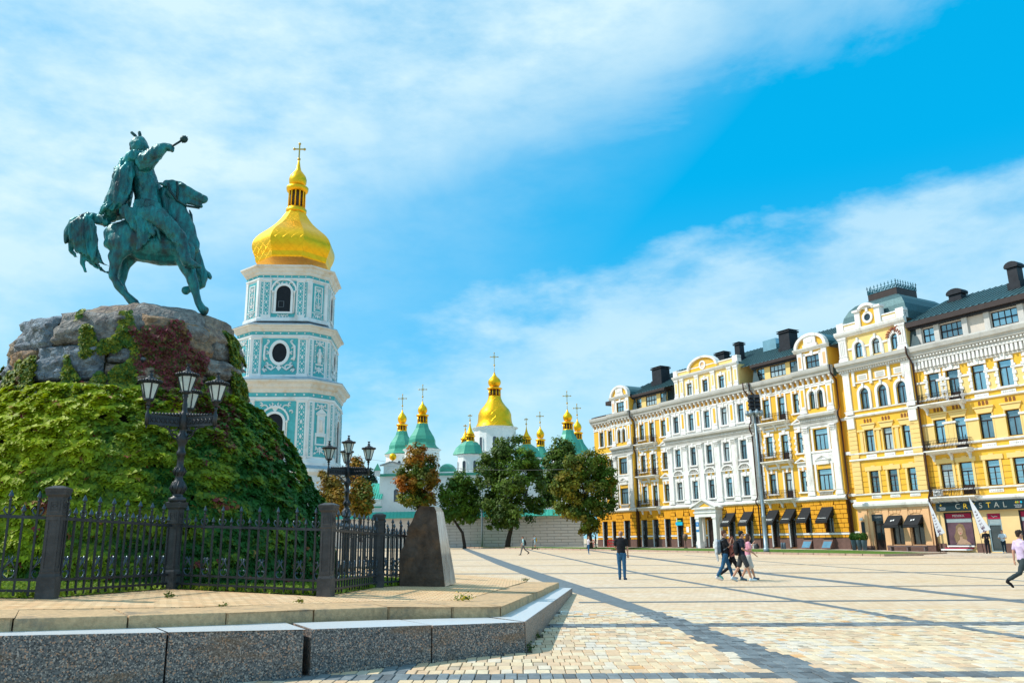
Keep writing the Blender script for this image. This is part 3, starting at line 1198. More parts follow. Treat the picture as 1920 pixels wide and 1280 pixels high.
def ivy_col(a, z, t, t2):
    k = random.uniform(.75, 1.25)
    # yellow-green leaves on the left; shade of the right flank painted into the tone
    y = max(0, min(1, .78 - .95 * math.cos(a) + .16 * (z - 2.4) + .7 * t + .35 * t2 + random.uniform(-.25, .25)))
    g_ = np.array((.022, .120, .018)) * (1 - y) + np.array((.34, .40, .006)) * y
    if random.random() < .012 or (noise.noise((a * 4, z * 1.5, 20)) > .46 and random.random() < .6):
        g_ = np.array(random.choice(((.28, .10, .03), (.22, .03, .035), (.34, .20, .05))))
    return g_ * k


def bare(a, z):
    return noise.noise((a * 3.2, z * 1.1, 33)) < .56 or random.random() < .15


LO, HI = -PI * 1.12, PI * .12
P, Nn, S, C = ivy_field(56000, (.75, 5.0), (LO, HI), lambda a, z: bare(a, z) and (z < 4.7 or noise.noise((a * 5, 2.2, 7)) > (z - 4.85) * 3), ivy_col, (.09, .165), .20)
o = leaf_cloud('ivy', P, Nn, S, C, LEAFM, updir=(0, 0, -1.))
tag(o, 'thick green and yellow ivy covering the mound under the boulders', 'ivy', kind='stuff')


def vine_keep(a, z):
    # strands that climb the boulders: mostly straight ahead and to the right
    d = math.degrees(a)
    if -92 < d < -62:
        return noise.noise((a * 8, z * 1.6, 5)) > -.12 + (z - 5) * .17
    if -120 < d < -92:
        return noise.noise((a * 7, z * 1.8, 8)) > .02 + (z - 4.7) * .33
    if -10 < d < 14:
        return noise.noise((a * 5, z * 1.5, 15)) > -.2
    return noise.noise((a * 6, z * 1.3, 12)) > .06 + (z - 4.75) * .42


P, Nn, S, C = ivy_field(12500, (4.5, 6.6), (LO, HI), vine_keep, lambda a, z, t, t2: np.array(random.choice(((.08, .16, .02), (.28, .30, .02), (.06, .14, .025), (.20, .22, .02)))) * random.uniform(.7, 1.3), (.08, .14), .10)
o = leaf_cloud('climbing_vine', P, Nn, S, C, LEAFM, updir=(0, 0, -1.))
tag(o, 'green vine strands climbing over the grey boulders', 'vine', kind='stuff')


def red_keep(a, z):
    d = math.degrees(a)
    if z > 4.1:
        c = -46 - (z - 5.4) * 5
        return abs(d - c) / 17 + .9 * noise.noise((a * 6, z * 2.2, 44)) + .5 * noise.noise((a * 17, z * 7, 4)) + max(0, z - 5.9) * 1.1 < .72
    return -46 < d < -12 and noise.noise((a * 7, z * 1.7, 41)) > .02 + (4.3 - z) * .25


P, Nn, S, C = ivy_field(8000, (3.1, 6.5), (rad(-66), rad(-12)), red_keep, lambda a, z, t, t2: np.array(random.choice(((.20, .035, .05), (.26, .06, .07), (.15, .05, .04), (.22, .12, .04), (.09, .12, .03)))) * random.uniform(.7, 1.3), (.09, .16), .18)
o = leaf_cloud('red_creeper', P, Nn, S, C, LEAFM, updir=(0, 0, -1.))
tag(o, 'reddened creeper hanging down the right side of the boulders', 'creeper', kind='stuff')

# =================================================================== EQUESTRIAN STATUE
BRONZE = mat('patinated_bronze', (.005, .195, .205), .40, .3, var=.55, scale=3.5, bump=.55, bscale=14, col2=(.016, .034, .042), c2amt=.75, c2scale=2.0, stretch=(1.6, 1.6, .6), spec=.5)
BRONZED = mat('dark_bronze', (.018, .05, .055), .5, .4, var=.4, scale=4, bump=.2, col2=(.04, .16, .15), c2amt=.3)
SY = 18.5
SU = (at(420, 560, SY) - at(100, 560, SY)).length / 1024.0     # one profile unit in metres
sbase = at(100 + 520 / 3.2, 220 + 1135 / 3.2, SY)
statue = empty('equestrian_statue', sbase)
tag(statue, 'green bronze horseman holding out a mace, on horseback atop the boulders', 'statue')


def sp(cx, cy, d=0.):
    p = at(100 + cx / 3.2, 220 + cy / 3.2, SY) - sbase
    return (p.x, p.y + (d + (cx - 520) * .22) * SU, p.z)


def sl(mb, pts, n=10):
    limb(mb, [sp(x, y, d) + ((r * SU), (r * SU * (f[0] if f else 1))) for x, y, d, r, *f in pts], n)


h = MB()
sl(h, [(385, 722, 0, 82, .95), (450, 722, 0, 118, .82), (540, 748, 0, 124, .84), (640, 763, 0, 124, .86), (730, 764, 0, 118, .78), (785, 735, 0, 86, .7)], 16)
sl(h, [(750, 720, 10, 92, .7), (748, 650, 12, 84, .6), (722, 580, 14, 74, .5), (703, 500, 16, 64, .45), (693, 435, 16, 56, .42)], 14)
sl(h, [(690, 410, 16, 48, .6), (740, 412, 16, 50, .6), (795, 428, 16, 40, .55), (845, 449, 16, 33, .6), (872, 455, 16, 30, .7)], 12)
sl(h, [(735, 452, 16, 46, .5), (785, 476, 16, 22, .6), (830, 493, 16, 16, .8), (852, 499, 16, 14, .9)], 8)
sl(h, [(755, 385, -10, 13), (775, 392, -14, 13)], 6)
sl(h, [(872, 438, 2, 13), (880, 446, 2, 13)], 6)
sl(h, [(690, 440, -14, 30, .4), (720, 465, -16, 26, .4)], 8)
sl(h, [(660, 380, 10, 26), (700, 372, 16, 24), (740, 378, 16, 18)], 8)
sl(h, [(665, 400, -15, 14), (640, 395, -20, 12), (615, 388, -22, 4)], 6)
sl(h, [(690, 375, 35, 14), (665, 362, 45, 12), (640, 372, 50, 4)], 6)
sl(h, [(640, 420, 16, 30, .5), (650, 480, 16, 36, .45), (668, 560, 16, 40, .45), (690, 640, 14, 40, .5)], 8)         # mane
sl(h, [(425, 770, -48, 94, .55), (440, 830, -52, 68, .6), (408, 868, -50, 44, .7), (402, 920, -48, 32, .8), (396, 985, -48, 27, .9), (425, 1035, -48, 22), (468, 1085, -48, 20), (488, 1105, -48, 25), (512, 1128, -48, 31)], 12)
sl(h, [(430, 770, 60, 90, .5), (436, 835, 66, 58, .6), (405, 870, 66, 42, .7), (396, 930, 66, 32, .8), (386, 990, 66, 27), (412, 1045, 66, 21), (450, 1092, 66, 20), (492, 1128, 66, 28)], 12)
sl(h, [(770, 800, -40, 78, .6), (790, 870, -46, 52, .7), (812, 930, -46, 38), (834, 995, -46, 31), (846, 1050, -46, 22), (860, 1100, -46, 24), (878, 1135, -46, 24), (896, 1152, -46, 30)], 12)
sl(h, [(780, 810, 50, 74, .6), (815, 870, 60, 50, .7), (845, 925, 62, 36), (838, 962, 62, 30), (800, 985, 62, 23), (770, 995, 62, 22), (748, 1008, 62, 30)], 12)
sculpt('horse', h, BRONZE, .024, 4, statue, rough=.018, rscale=5, folds=((.010, 5, 5, 3),))
t = MB()
sl(t, [(352, 650, 0, 28), (300, 632, 0, 30), (245, 622, 0, 32), (205, 652, 0, 50, .7), (188, 715, 0, 52, .7), (202, 785, 0, 44, .7), (236, 850, 0, 27, .7), (280, 905, 0, 12), (330, 940, 0, 6), (362, 948, 0, 3)], 10)
for k, pts in enumerate(([(250, 640, 30), (270, 720, 28), (285, 800, 24), (300, 870, 17), (340, 905, 8), (365, 912, 3)], [(180, 700, 34), (150, 760, 24), (140, 820, 13), (160, 850, 7), (180, 862, 3)],
                         [(205, 760, 34), (215, 850, 22), (205, 890, 12), (222, 944, 4)], [(225, 660, 40), (240, 760, 38), (262, 850, 24), (290, 890, 10), (310, 915, 4)], [(170, 660, 30), (135, 720, 22), (122, 780, 8)])):
    sl(t, [(x, y, (-30, 20, 10, -24, 0)[k], r) for x, y, r in pts], 8)
for k in range(9):
    x0 = 150 + k * 17
    sl(t, [(230 + k * 4, 625, -34, 8), (x0 + 20, 690, -52, 9), (x0 + 18, 780, -46, 8), (x0 + 45, 850 + k * 5, -26, 4)], 5)
sculpt('tail', t, BRONZE, .022, 1, statue, rough=.012, rscale=9, folds=((.05, 9, 9, 1.2),))
r_ = MB()
sl(r_, [(568, 610, 0, 92, .95), (566, 540, 0, 80, .9), (562, 480, 0, 76, .85), (550, 400, 0, 76, .95), (533, 325, 0, 72, 1.1), (522, 280, 0, 52, 1.1), (518, 240, 0, 36)], 14)
sl(r_, [(520, 205, 0, 44, .95), (522, 180, 0, 50, .95), (520, 160, 0, 46, .95)], 10)
sl(r_, [(560, 300, -70, 50), (600, 280, -85, 54), (640, 248, -95, 46), (672, 218, -100, 36), (690, 208, -102, 27)], 10)
sl(r_, [(560, 330, -70, 34), (600, 322, -85, 30), (640, 285, -92, 26)], 8)
sl(r_, [(690, 208, -102, 24), (715, 208, -103, 25), (730, 212, -104, 20)], 8)
for k in range(4):
    sl(r_, [(722, 196 + k * 9, -106 - k * 3, 9), (742, 200 + k * 9, -112, 8), (744, 208 + k * 7, -100, 7), (730, 212 + k * 5, -92, 6)], 5)
sl(r_, [(705, 196, -98, 9), (722, 186, -96, 8), (738, 190, -100, 6)], 5)
sl(r_, [(560, 620, -75, 74, .8), (620, 622, -105, 68, .7), (690, 655, -128, 58, .7), (740, 700, -136, 50, .7), (785, 752, -138, 48, .7), (805, 805, -138, 38, .8), (815, 855, -136, 34), (832, 888, -136, 36), (865, 906, -136, 24), (902, 914, -138, 14)], 12)
sl(r_, [(560, 620, 70, 72, .8), (640, 640, 95, 66, .7), (720, 690, 105, 50), (780, 760, 105, 44), (805, 850, 105, 34), (870, 900, 105, 18)], 10)
sl(r_, [(520, 300, 75, 44), (560, 380, 95, 38), (620, 440, 90, 30), (670, 480, 60, 24), (690, 500, 40, 20)], 8)
sculpt('rider', r_, BRONZE, .022, 2, statue, rough=.02, rscale=7, folds=((.022, 7, 7, 3.5), (.008, 15, 15, 12)))
c_ = MB()
sl(c_, [(472, 280, -10, 38, 1.6), (445, 350, -5, 42, 1.9), (430, 430, 0, 44, 2.0), (412, 510, 0, 47, 2.0), (388, 575, 0, 46, 1.9), (355, 612, 0, 28, 1.8)], 12)
for k, (dx, dd) in enumerate(((-40, -60), (-16, -96), (12, -104), (38, -98), (56, -86))):
    sl(c_, [(480 + dx * .5, 280, dd * .6, 15), (452 + dx, 380, dd, 17), (436 + dx, 470, dd, 18), (408 + dx, 560, dd, 18), (372 + dx * .9, 612 - k * 5, dd, 13)], 6)
sl(c_, [(560, 255, -70, 30), (520, 265, -80, 34), (470, 290, -60, 34), (425, 345, -40, 30), (400, 385, -30, 24)], 8)
sculpt('cloak', c_, BRONZE, .022, 1, statue, rough=.016, rscale=8, folds=((.06, 7, 7, .7), (.012, 18, 18, 3)))
k_ = MB()
sl(k_, [(470, 600, -95, 40, .5), (520, 630, -112, 46, .4), (560, 690, -118, 44, .35), (575, 750, -116, 34, .35), (560, 810, -112, 18, .4), (552, 832, -110, 7)], 10)
sl(k_, [(540, 560, -90, 38, .5), (600, 560, -105, 42, .5), (660, 580, -112, 36, .5), (690, 620, -118, 28, .5)], 8)
sl(k_, [(600, 640, -105, 44, .5), (625, 700, -118, 34, .4), (600, 770, -118, 20, .4), (585, 800, -115, 8)], 8)
for k in range(5):
    sl(k_, [(500 + k * 34, 570 + k * 9, -112, 9), (545 + k * 30, 640 + k * 10, -128, 10), (570 + k * 26, 720 + k * 6, -126, 9), (560 + k * 30, 780, -118, 4)], 5)
sculpt('robe_skirt', k_, BRONZE, .022, 1, statue, rough=.014, rscale=9, folds=((.05, 8, 8, 1.6), (.010, 18, 18, 6)))
a_ = MB()
sl(a_, [(516, 192, 0, 55, 1.0), (514, 170, 0, 57, 1.0), (518, 152, 0, 49)], 12)
sl(a_, [(520, 155, 0, 48), (527, 142, 0, 44), (531, 134, 0, 26)], 10)
sculpt('hat', a_, BRONZE, .022, 2, statue, rough=.02, rscale=9)
a_ = MB()
sl(a_, [(506, 132, 0, 8), (492, 112, 0, 10), (474, 96, 0, 9)], 6)
a_.build('feather', BRONZED, statue)
a_ = MB()
sl(a_, [(519, 128, 0, 8), (520, 108, 0, 11), (516, 90, 0, 10)], 6)
a_.build('feather', BRONZED, statue)
a_ = MB()
a_.tube([sp(708, 222, -106), sp(790, 164, -112)], 7 * SU, 8)
a_.ball(sp(803, 155, -112), 23 * SU, 12)
for k in range(10):
    a = 2 * PI * k / 10
    q = Vector(sp(803, 155, -112))
    a_.ball(q + Vector((math.cos(a), 0, math.sin(a))) * 22 * SU, 5 * SU, 5)
a_.build('mace', BRONZED, statue)
a_ = MB()
a_.tube([sp(845, 510, 16), sp(780, 512, -10), sp(735, 490, -32), sp(700, 440, -40), sp(690, 395, -34)], 8 * SU, 5)
a_.tube([sp(735, 380, -32), sp(742, 420, -36), sp(735, 490, -32)], 8 * SU, 5)
a_.tube([sp(790, 530, 10), sp(800, 560, 8), sp(806, 600, 8)], [4 * SU, 9 * SU, 6 * SU], 6)
a_.tube([sp(835, 850, -125), sp(870, 880, -128), sp(840, 925, -128), sp(815, 920, -126)], 6 * SU, 5)
a_.build('bridle', BRONZED, statue)
# =================================================================== BELL TOWER
TEAL = mat('turquoise_plaster', (.08, .40, .43), .75, var=.18, scale=1.2, col2=(.10, .38, .40), c2amt=.2)
TWHITE = mat('tower_white', (.74, .75, .75), .8, var=.06, scale=.6, col2=(.50, .46, .42), c2amt=.3, c2scale=.25)
TSTAIN = mat('tower_cornice_white', (.70, .66, .60), .8, var=.12, scale=.8, col2=(.55, .42, .28), c2amt=.4, c2scale=.4)
LEDGE = mat('tin_ledge', (.30, .42, .52), .35, .6, var=.2, scale=1)
DARKIN = mat('dark_interior', (.012, .016, .022), .8, var=.3, scale=2)
GOLD = mat('gilded_copper', (1.0, .50, .02), .40, 1.0, var=.12, scale=.9, bump=.12, bscale=2.5)
GOLDC = mat('gilded_cross', (.55, .36, .08), .4, .9, var=.2, scale=3)


def gold_plates():
    m = GOLD.copy()
    m.name = 'gilded_plates'
    nt = m.node_tree
    b = nt.nodes['Principled BSDF']
    t = nt.nodes.new('ShaderNodeTexCoord')
    mpn = nt.nodes.new('ShaderNodeMapping')
    mpn.inputs['Rotation'].default_value = (0, rad(45), 0)
    nt.links.new(t.outputs['Object'], mpn.inputs['Vector'])
    c = nt.nodes.new('ShaderNodeTexBrick')
    c.inputs['Scale'].default_value = .9
    c.inputs['Mortar Size'].default_value = .03
    c.inputs['Brick Width'].default_value = 1
    c.inputs['Row Height'].default_value = 1
    c.offset = 0
    swz = nt.nodes.new('ShaderNodeSeparateXYZ')
    cmb = nt.nodes.new('ShaderNodeCombineXYZ')
    nt.links.new(mpn.outputs[0], swz.inputs[0])
    nt.links.new(swz.outputs[0], cmb.inputs[0])
    nt.links.new(swz.outputs[2], cmb.inputs[1])
    nt.links.new(cmb.outputs[0], c.inputs['Vector'])
    nzz = nt.nodes.new('ShaderNodeTexNoise')
    nzz.inputs['Scale'].default_value = .8
    nt.links.new(t.outputs['Object'], nzz.inputs['Vector'])
    ad = nt.nodes.new('ShaderNodeMath')
    ad.operation = 'SUBTRACT'
    nt.links.new(nzz.outputs[0], ad.inputs[0])
    nt.links.new(c.outputs['Fac'], ad.inputs[1])
    bp = nt.nodes.new('ShaderNodeBump')
    bp.inputs['Strength'].default_value = .55
    bp.inputs['Distance'].default_value = .12
    nt.links.new(ad.outputs[0], bp.inputs['Height'])
    nt.links.new(bp.outputs[0], b.inputs['Normal'])
    return m


GOLDP = gold_plates()
TWY = 146.0
tb = at(547, 560, TWY)
tower = empty('bell_tower', (tb.x, tb.y, gz(tb.x)), rad(5))
tag(tower, 'tall white and turquoise baroque bell tower with a golden dome', 'bell tower')
T0 = gz(tb.x)


def zf(y):
    return at(540, y, TWY - 8).z - T0


def zc(y):
    return at(560, y, TWY).z - T0


def octo(h, k):
    return [(h - k, -h), (h, -h + k), (h, h - k), (h - k, h), (-h + k, h), (-h, h - k), (-h, -h + k), (-h + k, -h)]


def octo_loft(mb, h, k, prof, m=0, cap=True):
    return mb.rings([[(x, y, z) for x, y in octo(h + d, k + .586 * d)] for d, z in prof], True, cap, m, False)


def face_frames(h, k):
    """(centre, outward angle, width, kind) for the eight faces"""
    res = []
    for i in range(8):
        a = -PI / 2 + i * PI / 4
        if i % 2 == 0:
            res.append((h, a, 2 * (h - k), 'card'))
        else:
            res.append(((2 * h - k) / math.sqrt(2), a, k * math.sqrt(2), 'diag'))
    return res


def fm(dist, a):
    """face frame: x along the face to the right seen from outside, y into the wall, z up"""
    n = Vector((math.cos(a), math.sin(a), 0))
    x = Vector((-n.y, n.x, 0))
    M = Matrix(((x.x, -n.x, 0, n.x * dist), (x.y, -n.y, 0, n.y * dist), (0, 0, 1, 0), (0, 0, 0, 1)))
    return M


def xf(mb, M):
    mb.v = [tuple(M @ Vector(p)) for p in mb.v]
    return mb


def strip_relief(x0, x1, z0, z1, y=-.16, unit=None):
    """chain of diamonds, buds and side leaves"""
    m = MB()
    w = x1 - x0
    u = unit or w * 1.15
    n = max(3, int((z1 - z0) / u))
    u = (z1 - z0) / n
    xc = (x0 + x1) / 2
    for i in range(n):
        zz_ = z0 + (i + .5) * u
        r = w * .23
        if i % 2 == 0:
            m.prism([(xc - r, zz_), (xc, zz_ - u * .36), (xc + r, zz_), (xc, zz_ + u * .36)], y - .05, y + .06)
        else:
            m.prism([(xc + r * .8 * math.cos(t), zz_ + r * .8 * math.sin(t)) for t in np.linspace(0, 2 * PI, 7)[:-1]], y - .05, y + .06)
        for s in (-1, 1):
            m.prism([(xc + s * w * .2, zz_ + u * .5), (xc + s * w * .43, zz_ + u * .32), (xc + s * w * .40, zz_ + u * .05), (xc + s * w * .30, zz_ + u * .2)], y - .04, y + .06)
            m.prism([(xc + s * w * .2, zz_ - u * .46), (xc + s * w * .43, zz_ - u * .22), (xc + s * w * .34, zz_ - u * .12)], y - .04, y + .06)
    return m


def scroll_relief(x0, x1, z0, z1, y=-.16, dens=3, th=.10, hole=None):
    """mirror symmetric tendrils over a field"""
    m = MB()
    xc, w, hgt = (x0 + x1) / 2, (x1 - x0) / 2, z1 - z0
    rr = random.Random(int((x0 + z0) * 100) % 97)
    for i in range(dens):
        zc_ = z0 + hgt * (i + .5) / dens
        for s in (-1, 1):
            for (cx, cz, R, t0, t1) in ((.50, 0, .34, .3, 5.0), (.22, .28, .2, 2, 6.6), (.78, -.26, .18, -1, 3.6), (.72, .30, .17, 1, 5.4)):
                px, pz, Rm = xc + s * cx * w, zc_ + cz * hgt / dens, R * min(w, hgt / dens * .9)
                if hole and ((px - hole[0]) / hole[2]) ** 2 + ((pz - hole[1]) / hole[3]) ** 2 < 1:
                    continue
                m.tube([(px + s * Rm * (1 - .1 * j) * math.cos(t), y, pz + Rm * (1 - .1 * j) * math.sin(t)) for j, t in enumerate(np.linspace(t0, t1, 7))], [th * .6, th, th, th, th, th * .9, th * 1.3], 4)
        if not hole or abs(zc_ - hole[1]) > hole[3]:
            m.prism([(xc - .16 * w, zc_), (xc, zc_ - .3 * hgt / dens), (xc + .16 * w, zc_), (xc, zc_ + .3 * hgt / dens)], y - .05, y + .06)
    return m


def arch_pts(xc, hw, z0, zs, n=10):
    """outline of a round headed opening: sill z0, springing zs"""
    return [(xc - hw, z0), (xc + hw, z0)] + [(xc + hw * math.cos(t), zs + hw * math.sin(t)) for t in np.linspace(0, PI, n)]


def arch_ring(xc, hw, w, z0, zs, n=12, y0=-.2, y1=.02):
    m = MB()
    inn = [(xc - hw, z0), (xc - hw, zs)] + [(xc + hw * math.cos(t), zs + hw * math.sin(t)) for t in np.linspace(PI, 0, n)[1:-1]] + [(xc + hw, zs), (xc + hw, z0)]
    outn = [(xc - hw - w, z0), (xc - hw - w, zs)] + [(xc + (hw + w) * math.cos(t), zs + (hw + w) * math.sin(t)) for t in np.linspace(PI, 0, n)[1:-1]] + [(xc + hw + w, zs), (xc + hw + w, z0)]
    k = len(inn)
    vs = [(x, y0, z) for x, z in inn] + [(x, y0, z) for x, z in outn] + [(x, y1, z) for x, z in inn] + [(x, y1, z) for x, z in outn]
    fs = []
    for i in range(k - 1):
        fs += [(i, i + 1, k + i + 1, k + i), (2 * k + i, 3 * k + i, 3 * k + i + 1, 2 * k + i + 1), (k + i, k + i + 1, 3 * k + i + 1, 3 * k + i), (i, 2 * k + i, 2 * k + i + 1, i + 1)]
    fs += [(0, k, 3 * k, 2 * k), (k - 1, 3 * k - 1, 4 * k - 1, 2 * k - 1)]
    return m.add(vs, fs)


def tower_tier(h, k, zb, z0, z1, zfr, zcn, ztop, out_, style, tall):
    """zb foot, z0..z1 decorated field, zfr frieze top, zcn cornice top, ztop tin ledge top"""
    body = MB()
    octo_loft(body, h, k, [(.35, zb), (.35, zb + .5), (0, zb + .8), (0, zfr)])
    body.build('tier_wall', TWHITE, tower)
    fr = MB()
    octo_loft(fr, h, k, [(.10, z1 + (zfr - z1) * .45), (.10, zfr)])
    fr.build('frieze', TEAL, tower)
    co = MB()
    ch = zcn - zfr
    octo_loft(co, h, k, [(.12, zfr - .02), (.30, zfr + ch * .1), (.35, zfr + ch * .3), (out_ * .5, zfr + ch * .45), (out_ * .62, zfr + ch * .7), (out_, zfr + ch * .85), (out_, zcn)])
    co.build('cornice', TSTAIN, tower)
    arch = MB()
    octo_loft(arch, h, k, [(.05, z1), (.22, z1 + .12), (.22, z1 + (zfr - z1) * .40), (.05, z1 + (zfr - z1) * .44)])
    arch.build('architrave', TWHITE, tower)
    if ztop:
        le = MB()
        octo_loft(le, h, k, [(out_ + .05, zcn + .01), (out_ + .05, zcn + .1), (-.9, ztop)])
        le.build('tin_ledge', LEDGE, tower)
    H = z1 - z0
    for fi, (dist, a, wd, kd) in enumerate(face_frames(h, k)):
        if fi in (3, 4, 5):
            continue
        M = fm(dist, a)
        stars = MB()
        nst = 7 if kd == 'card' else 3
        for i in range(nst):
            xx = -wd / 2 + wd * (i + .5) / nst
            zz_ = z1 + (zfr - z1) * .72
            r = (zfr - z1) * .17
            stars.prism([(xx + r * (1 if j % 2 else .45) * math.cos(j * PI / 5), zz_ + r * (1 if j % 2 else .45) * math.sin(j * PI / 5)) for j in range(10)], -.18, 0)
        xf(stars, M).build('frieze_star', TWHITE, tower)
        if kd == 'card':
            pw = wd * .155
            px = wd / 2 - pw * .62 if style != 3 else wd * .34
            for s in (-1, 1):
                p = MB()
                p.box(s * px - pw / 2, s * px + pw / 2, -.22, .02, zb + .8, z1)
                p.box(s * px - pw * .62, s * px + pw * .62, -.34, .02, zb + .3, zb + 1.1)
                p.box(s * px - pw * .6, s * px + pw * .6, -.36, .02, z1 - .25, z1 + .02)
                xf(p, M).build('pilaster', TWHITE, tower)
                q = MB().box(s * px - pw * .32, s * px + pw * .32, -.26, .02, z0, z1 - .5)
                pn = xf(q, M).build('panel', TEAL, tower)
                xf(strip_relief(s * px - pw * .30, s * px + pw * .30, z0 + .1, z1 - .6, -.26), M).build('relief', TWHITE, pn)
                if style == 3:
                    x2 = s * (wd / 2 - .55)
                    q = MB().box(x2 - .3, x2 + .3, -.06, .02, z0, z1 - .4)
                    pn = xf(q, M).build('panel', TEAL, tower)
                    xf(strip_relief(x2 - .27, x2 + .27, z0 + .1, z1 - .5, -.06), M).build('relief', TWHITE, pn)
            iw = px - pw / 2 - .15
            q = MB().box(-iw, iw, -.05, .02, z0 - (.3 if style == 3 else 0), z1 - .15)
            pn = xf(q, M).build('panel', TEAL, tower)
            if style == 2:
                cz, rx, rz_ = z0 + H * .58, 1.28, 1.75
                ov = MB()
                N_ = 20
                ri = [(rx * math.cos(2 * PI * j / N_), -.30, cz + rz_ * math.sin(2 * PI * j / N_)) for j in range(N_)]
                ro = [(rx * 1.4 * math.cos(2 * PI * j / N_), -.30, cz + rz_ * 1.32 * math.sin(2 * PI * j / N_)) for j in range(N_)]
                ov.rings([[(x, .0, z) for x, y, z in ro], ro, ri, [(x, -.02, z) for x, y, z in ri]], True, False, 0, False)
                wdw = xf(ov, M).build('oval_window', TWHITE, tower)
                d = MB().add([(x * 1.02, -.07, cz + (z - cz) * 1.02) for x, y, z in ri], [tuple(range(N_))])
                xf(d, M).build('dark_opening', DARKIN, wdw)
                xf(scroll_relief(-iw + .15, iw - .15, z0 + .2, z1 - .4, -.12, 3, .15, (0, cz, rx * 1.5, rz_ * 1.42)), M).build('relief', TWHITE, pn)
                g_ = MB()
                for s in (-1, 1):
                    g_.tube([(s * .5, -.12, cz - rz_ * 1.4), (s * 1.3, -.14, cz - rz_ * 1.75), (s * (iw - .7), -.14, z0 + 1.6), (s * (iw - .35), -.14, z0 + .9), (s * (iw - .8), -.14, z0 + .45)], [.12, .2, .22, .22, .12], 5)
                    g_.tube([(s * 1.9, -.12, cz + 1.9), (s * (iw - .5), -.14, cz + 1.2), (s * (iw - .45), -.14, cz - .6), (s * (iw - .6), -.14, cz - 1.3)], [.12, .2, .22, .3], 5)
                xf(g_, M).build('relief', TWHITE, pn)
            else:
                hw = 1.28 if style == 3 else 1.45
                zs0 = z0 + (.9 if style == 3 else -.6)
                zsp = z0 + H * (.66 if style == 3 else .60)
                fr_ = arch_ring(0, hw, .42, zs0, zsp, 12, -.28, .0)
                fr_.box(-hw - .5, hw + .5, -.42, .0, zs0 - .3, zs0)
                wdw = xf(fr_, M).build('arched_opening', TWHITE, tower)
                d = MB().add([(x, -.07, z) for x, z in arch_pts(0, hw * 1.01, zs0, zsp, 12)], [tuple(range(14))])
                xf(d, M).build('dark_opening', DARKIN, wdw)
                b = MB()
                if style == 1:
                    b.box(-hw, hw, -.14, -.08, zs0 + 1.9, zs0 + 2.0)
                    b.box(-hw, hw, -.14, -.08, zs0 + 1.2, zs0 + 1.3)
                    for j in range(9):
                        b.box(-hw + j * hw / 4.2, -hw + j * hw / 4.2 + .07, -.13, -.09, zs0 + 1.2, zs0 + 2.0)
                else:
                    b.box(-hw * .7, hw * .1, -.12, -.08, zs0 + .9, zs0 + .97)
                    b.box(-hw * .7, hw * .1, -.12, -.08, zs0 + 2.0, zs0 + 2.07)
                    b.box(-hw * .7, -hw * .62, -.12, -.08, zs0 + .9, zs0 + 2.0)
                    b.box(hw * .02, hw * .1, -.12, -.08, zs0 + .9, zs0 + 2.0)
                xf(b, M).build('bars', mat('tower_iron', (.10, .12, .14), .6), wdw)
                e = MB()
                for s in (-1, 1):
                    e.lathe([(.16, zs0 - .2), (.14, zsp - .1), (.24, zsp), (.24, zsp + .3)], 6, c=(s * (hw + .62), -.15, 0))
                ring2 = arch_ring(0, hw + .75, .3, zsp + .3, zsp + .3, 12, -.3, .0)
                e.add(ring2.v, ring2.f)
                xf(e, M).build('surround', TWHITE, wdw)
                xf(scroll_relief(-iw + .1, iw - .1, zsp + hw * .9, z1 - .3, -.1, 1, .13, (0, zsp, hw * 1.3, hw * 1.45)), M).build('relief', TWHITE, pn)
                if style == 3:
                    xf(scroll_relief(-hw, hw, z0 - .25, z0 + .5, -.1, 1, .09), M).build('relief', TWHITE, pn)
        else:
            pw = wd * (.60 if style == 3 else .50)
            if style == 3:
                q = MB().box(-pw / 2, pw / 2, -.06, .02, z0 - .2, z1 - .3)
                pn = xf(q, M).build('panel', TEAL, tower)
                f_ = MB()
                for x0_, x1_, a0, a1 in ((-pw * .36, -pw * .28, z0 + 1.3, z1 - .8), (pw * .28, pw * .36, z0 + 1.3, z1 - .8), (-pw * .28, pw * .28, z1 - .95, z1 - .8), (-pw * .28, pw * .28, z0 + 1.3, z0 + 1.45), (-pw / 2, pw / 2, z0 + .95, z0 + 1.1)):
                    f_.box(x0_, x1_, -.16, 0, a0, a1)
                zc_ = (z0 + z1) / 2 + .2
                f_.box(-.06, .06, -.16, 0, zc_ - 1.3, zc_ + 1.4)
                f_.box(-.42, .42, -.16, 0, zc_ + .25, zc_ + .37)
                f_.tube([(.55 * math.cos(t), -.1, zc_ + .9 * math.sin(t)) for t in np.linspace(0, 2 * PI, 13)], .06, 4)
                r1 = scroll_relief(-pw * .26, pw * .26, z1 - 2.3, z1 - 1.0, -.1, 1, .09)
                f_.add(r1.v, r1.f)
                r1 = scroll_relief(-pw * .26, pw * .26, z0 + 1.5, z0 + 2.8, -.1, 1, .09)
                f_.add(r1.v, r1.f)
                r1 = scroll_relief(-pw * .45, pw * .45, z0 - .1, z0 + .9, -.1, 1, .09)
                f_.add(r1.v, r1.f)
                xf(f_, M).build('relief', TWHITE, pn)
            else:
                q = MB().box(-pw / 2, pw / 2, -.06, .02, z0 - .1, z1 - .25)
                pn = xf(q, M).build('panel', TEAL, tower)
                f_ = MB()
                zm = z0 + H * (.55 if style == 2 else .58)
